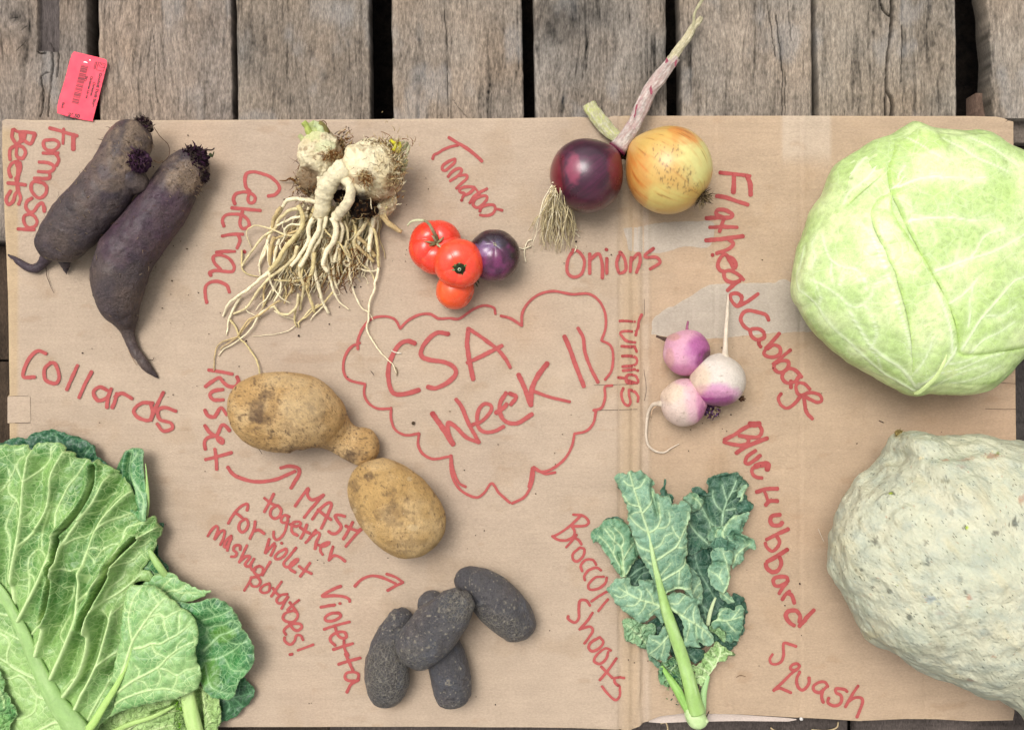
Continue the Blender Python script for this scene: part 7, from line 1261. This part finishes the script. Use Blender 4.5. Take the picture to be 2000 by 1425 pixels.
# ---------------------------------------------------------------- squash
def squash_mat():
    B = NB('squash_rind'); c = B.attr('Col', 'Color'); n1 = B.noise(330, 5, rough=.65); n2 = B.noise(70, 4); 
    g = B.mr(B.math('ADD', B.math('MULTIPLY', n1, .5), B.math('MULTIPLY', n2, .5)), .32, .68, .86, 1.13); cc = B.n('ShaderNodeCombineColor')
    for k in range(3): B.put(cc.inputs[k], g)
    c = B.mix(1, c, cc.outputs[0], 'MULTIPLY')
    rot = B.n('ShaderNodeMapping'); B.put(rot.inputs['Vector'], B.co); rot.inputs['Rotation'].default_value = (0, 0, math.radians(48)); rot2 = B.n('ShaderNodeMapping'); B.put(rot2.inputs['Vector'], rot.outputs[0]); rot2.inputs['Scale'].default_value = (.4, 1.3, 1); rot = rot2
    wr = B.noise(170, 4, rot.outputs[0], .6); sp = B.vor(240, v=rot.outputs[0]); m = B.math('MULTIPLY', B.mr(sp, .1, .2, 1, 0), B.mr(B.noise(50, 3), .42, .52, 0, .95)); c = B.mix(m, c, (.06, .07, .045))
    sp2 = B.vor(420); m2 = B.math('MULTIPLY', B.mr(sp2, .08, .18, 1, 0), B.mr(B.noise(90, 2), .55, .65, 0, .7)); c = B.mix(m2, c, (.14, .15, .11))
    wt = B.mr(B.vor(75, 'SMOOTH_F1'), 0, .6, 1, 0); h = B.math('ADD', B.math('ADD', B.math('MULTIPLY', wr, .8), B.math('MULTIPLY', n1, .5)), B.math('MULTIPLY', wt, .45)); c = B.mix(B.mr(B.noise(38, 5, rough=.7), .42, .66, 0, .3), c, (.58, .52, .36)); c = B.mix(B.mr(B.noise(60, 5, rough=.7), .46, .66, 0, .55), c, (.33, .37, .31)); B.b.inputs['Coat Weight'].default_value = .15; B.b.inputs['Coat Roughness'].default_value = .4
    return B.fin(c, .55, B.bump(h, .0030), .4)
SQM = squash_mat()
sqp = pts('''1754 842 1748 848 1741 859 1737 874 1735 888 1722 903 1703 922 1684 938 1665 960 1650 984 1640 1006 1631 1034 1625 1061 1624 1086 1627 1111 1634 1134 1644 1153 1656 1180 1669 1204 1681 1226 1695 1246 1716 1262 1741 1276 1766 1292 1792 1309 1822 1323 1855 1337 1896 1348 1939 1358 1962 1374 1981 1389 2000 1404 2040 1450 2090 1480 2140 1470 2190 1390 2220 1250 2220 1090 2170 960 2090 890 2030 866
 1998 859 1980 857 1960 854 1940 850 1918 846 1896 847 1876 850 1856 853 1834 855 1820 850 1808 845 1794 842 1779 841 1766 840''')
sq = thing('squash', 'huge warty pale grey-green squash at the lower right, running out of the photo', 'squash', pos(1900, 1110, 0))
SP = Pillow(sqp, (1900, 1105), 150, 175, 2.1)
V, F = SP.mesh(200, 560, 146); N = vnormals(V, F); N *= np.sign(np.sum(N*(V-np.array([*SP.c, 140])), 1))[:, None]; Q = ph(V)
th0 = math.radians(-52); ua = (Q[:, 0]-1700)*math.cos(th0)-(Q[:, 1]-900)*math.sin(th0); ub = (Q[:, 0]-1700)*math.sin(th0)+(Q[:, 1]-900)*math.cos(th0)
A2_ = np.column_stack([ua/150, ub/26, V[:, 2]/60])
edge_ = 1-sstep(.0, .75, N[:, 2])
h = 8*fbm(V, 95, 3, 3)+4.0*fbm(V, 34, 3, 5)+1.4*fbm(V, 12, 2, 6)+5.0*fbm(A2_, 1, 2, 8)*(.3+.7*edge_)
h = h-10*np.exp(-((Q[:, 1]-(893-.05*(Q[:, 0]-1740)))/14)**2)*(1-sstep(1850, 1930, Q[:, 0]))*sstep(1720, 1750, Q[:, 0])*(N[:, 2] > -.2)
for (x, y, r_, dp) in ((1705, 1050, 26, -4), (1712, 1150, 24, -4), (1770, 1010, 30, 4), (1850, 1200, 40, 5), (1800, 1120, 26, -4), (1900, 960, 40, 5), (1735, 980, 24, 4), (1820, 1180, 14, -4), (1880, 1060, 30, -4), (1950, 1150, 40, 4), (1780, 905, 30, 4)): h += dp*spot(Q, x, y, r_, r_*.8, 1, .3)*(N[:, 2] > 0)
V = V+N*h[:, None]; V[:, 2] = np.maximum(V[:, 2], .5)
c = np.tile(col('bcbda4')*.94, (len(V), 1)); c = mixc(c, sstep(-.25, .5, fbm(V, 80, 3, 11))*.7, col('ccc9ae')*.94); c = mixc(c, sstep(.0, .6, fbm(V, 50, 3, 12))*.5, col('a9b19c')*.88); c = mixc(c, sstep(.1, .6, fbm(A2_, .7, 3, 13))*.4, col('c8bd96')*.9)
c = mixc(c, sstep(.38, .56, fbm(np.column_stack([ua/20, ub/6, V[:, 2]/10]), 1, 3, 15))*sstep(-.2, .4, fbm(V, 60, 2, 16))*.55, col('6e745c')*.8)
bk, tn, yg = col('23271c'), col('b08a70')*.85, col('b0c820')*.9
for (x, y, rx, ry, k_, m_) in ((1757, 849, 26, 8, col('8a8050'), .7), (1708, 1057, 7, 11, bk, .85), (1737, 1155, 8, 8, bk, .8), (1702, 1148, 6, 4, bk, .9), (1812, 1095, 4, 12, bk, .9), (1808, 1060, 4, 8, bk, .7), (1776, 1206, 8, 10, bk, .75), (1947, 1040, 12, 7, bk, .8), (1982, 1020, 9, 14, bk, .8), (1674, 1111, 4, 5, bk, .7), (1684, 1112, 4, 5, bk, .7), (1820, 1170, 14, 12, col('98a4a8'), .7), (1938, 892, 18, 9, tn, .95), (1886, 898, 18, 5, tn, .8), (1848, 895, 11, 5, tn, .9), (1796, 892, 9, 4, col('e0cfa0'), 1), (1878, 912, 12, 4, tn, .8), (1845, 938, 14, 6, col('6c6a50'), .8), (1893, 1167, 9, 7, tn, .95), (1886, 1158, 4, 8, bk, .8), (1836, 1196, 12, 6, tn, .6), (1995, 975, 8, 12, tn, .8), (1940, 1280, 8, 4, tn, .8), (1895, 1330, 12, 4, tn, .8), (1835, 1265, 20, 8, bk, .5), (1925, 1236, 14, 16, col('848a80'), .6), (1740, 963, 7.5, 6.5, bk, 1), (1740, 964, 6, 5, yg, 1), (1889, 1030, 7, 6, bk, 1), (1889, 1029, 5.5, 4.5, yg, 1), (1950, 887, 6, 4, col('707a30'), .9), (1790, 1270, 40, 14, col('8f957c'), .4), (1858, 1000, 6, 14, bk, .5), (1875, 1130, 8, 12, bk, .5), (1700, 1240, 30, 12, col('b8a878'), .4)):
    c = mixc(c, np.clip(spot(Q, x, y, rx*.8, ry*.7, int(x), 1.3 if k_ is not yg else .2)*m_, 0, 1)*(N[:, 2] > -.1), k_)
mk('body', V, F, SQM, sq, color=c)
crown(sq, 1756, 846, 150, 7, 26, 5, [col('8a7a48'), col('6a5a38')], (-.3, .5, .3), 44, .8)
# ---------------------------------------------------------------- crumbs lying about
def crumb(label, px, py, r, colr, seed, z=1.6, nm='soil_crumb', cat='crumb'):
    V, F, d = ball(pos(px, py, z+r*.4), r, (0, 0, 1), 10, 14, .7, lambda d: 1+.3*fbm(d, .5, 2, seed)); return tag(mk(nm, V, F, FUZZ, None, color=np.tile(colr, (len(V), 1))*(1+.3*fbm(V, 1.5, 2, seed))[:, None], at=pos(px, py, 0)), label, cat)
crumb('brown seed-sized soil crumb inside the drawn cloud, left of the word Week', 807, 826, 3.4, col('4e4030')*.8, 3)
crumb('tiny white pebble at the lower edge of the cardboard beside the Squash writing', 1565, 1403, 3.6, col('dcd6d0')*.85, 4, nm='pebble', cat='pebble', z=4)
def straw(label, s_, r, colr, z=2.2, nm='root_strand'):
    P = pts(s_); Q_ = [pos(x, y, z) for x, y in P]; V, F, s, a = tube(Q_, np.full(len(P), r), 6, 16); return tag(mkt(nm, V, F, FUZZ, None, color=colr, at=pos(P[0][0], P[0][1], 0)), label, 'root strand')
straw('short white root strand lying across the letter C of CSA', '764 684 772 688 784 690', 1.1, col('e4dcc8')*.85)
straw('thin dark root strand under the celeriac tangle, left of the title cloud', '664 556 672 560 677 572', .8, dk)
straw('tiny dark fibre near the left side of the letter C of CSA', '724 724 728 729 730 732', .6, dk)
straw('dark stray root tip between the cloud outline and the letter C', '772 716 776 724 775 734', .8, col('6a5a40'))
straw('pale scratch-like fibre on the cardboard between the writing and the squash', '1598 1032 1604 1046 1609 1057', .7, col('d8c8b4')*.85)
straw('short dark fibre on the cardboard between cabbage and squash', '1717 821 1722 823 1726 825', .7, dk*1.2)
straw('thin brown fibre right of the broccoli stalks', '1438 1322 1446 1318 1456 1320', .6, col('7a6048')*.8)
for i_, (s_, lb) in enumerate((('1290 1412 1300 1410 1304 1420 1303 1430', 'nearest the broccoli base'), ('1505 1420 1514 1426 1530 1428', 'on the dark plank below the word Squash, left one'), ('1585 1424 1614 1426 1634 1420 1637 1409', 'on the dark plank below the word Squash, right one'))):
    straw('pale loose root strand '+lb, s_, 1.6, col('d0b890')*.8, z=-50)

rs_ = np.random.RandomState(5); Vs, Fs, Cs, n0 = [], [], [], 0
for (x, y, sx_, sy_, n_) in ((300, 330, 40, 40, 22), (610, 400, 30, 40, 30), (700, 470, 70, 70, 60), (330, 480, 40, 90, 20), (1120, 470, 30, 30, 14), (1380, 820, 30, 14, 16), (860, 1080, 60, 50, 12), (1290, 1300, 40, 40, 14), (900, 900, 380, 260, 60), (1500, 900, 300, 300, 30), (300, 700, 160, 120, 24)):
    for i in range(n_):
        px_, py_ = x+rs_.normal()*sx_, y+rs_.normal()*sy_
        if not (30 < px_ < 1960 and 250 < py_ < 1380): continue
        r_ = rs_.uniform(.5, 1.5)*(1 if rs_.rand() < .85 else 1.6); V, F, d = ball(pos(px_, py_, r_*.5), r_, (rs_.normal()*.3, rs_.normal()*.3, 1), 5, 7, .7, lambda d: 1+.35*np.sin(d[:, 0]*5+i))
        Vs.append(V); Fs.append(F+n0); n0 += len(V); Cs.append(np.tile(np.array([dk*.5, dk, col('6a5642')*.7][i % 3]), (len(V), 1)))
o = mk('soil_crumbs', np.vstack(Vs), np.vstack(Fs), FUZZ, None, color=np.vstack(Cs), at=(0, 0, 0), kind='stuff'); tag(o, 'tiny dark soil crumbs scattered over the cardboard between the vegetables', 'soil crumbs')
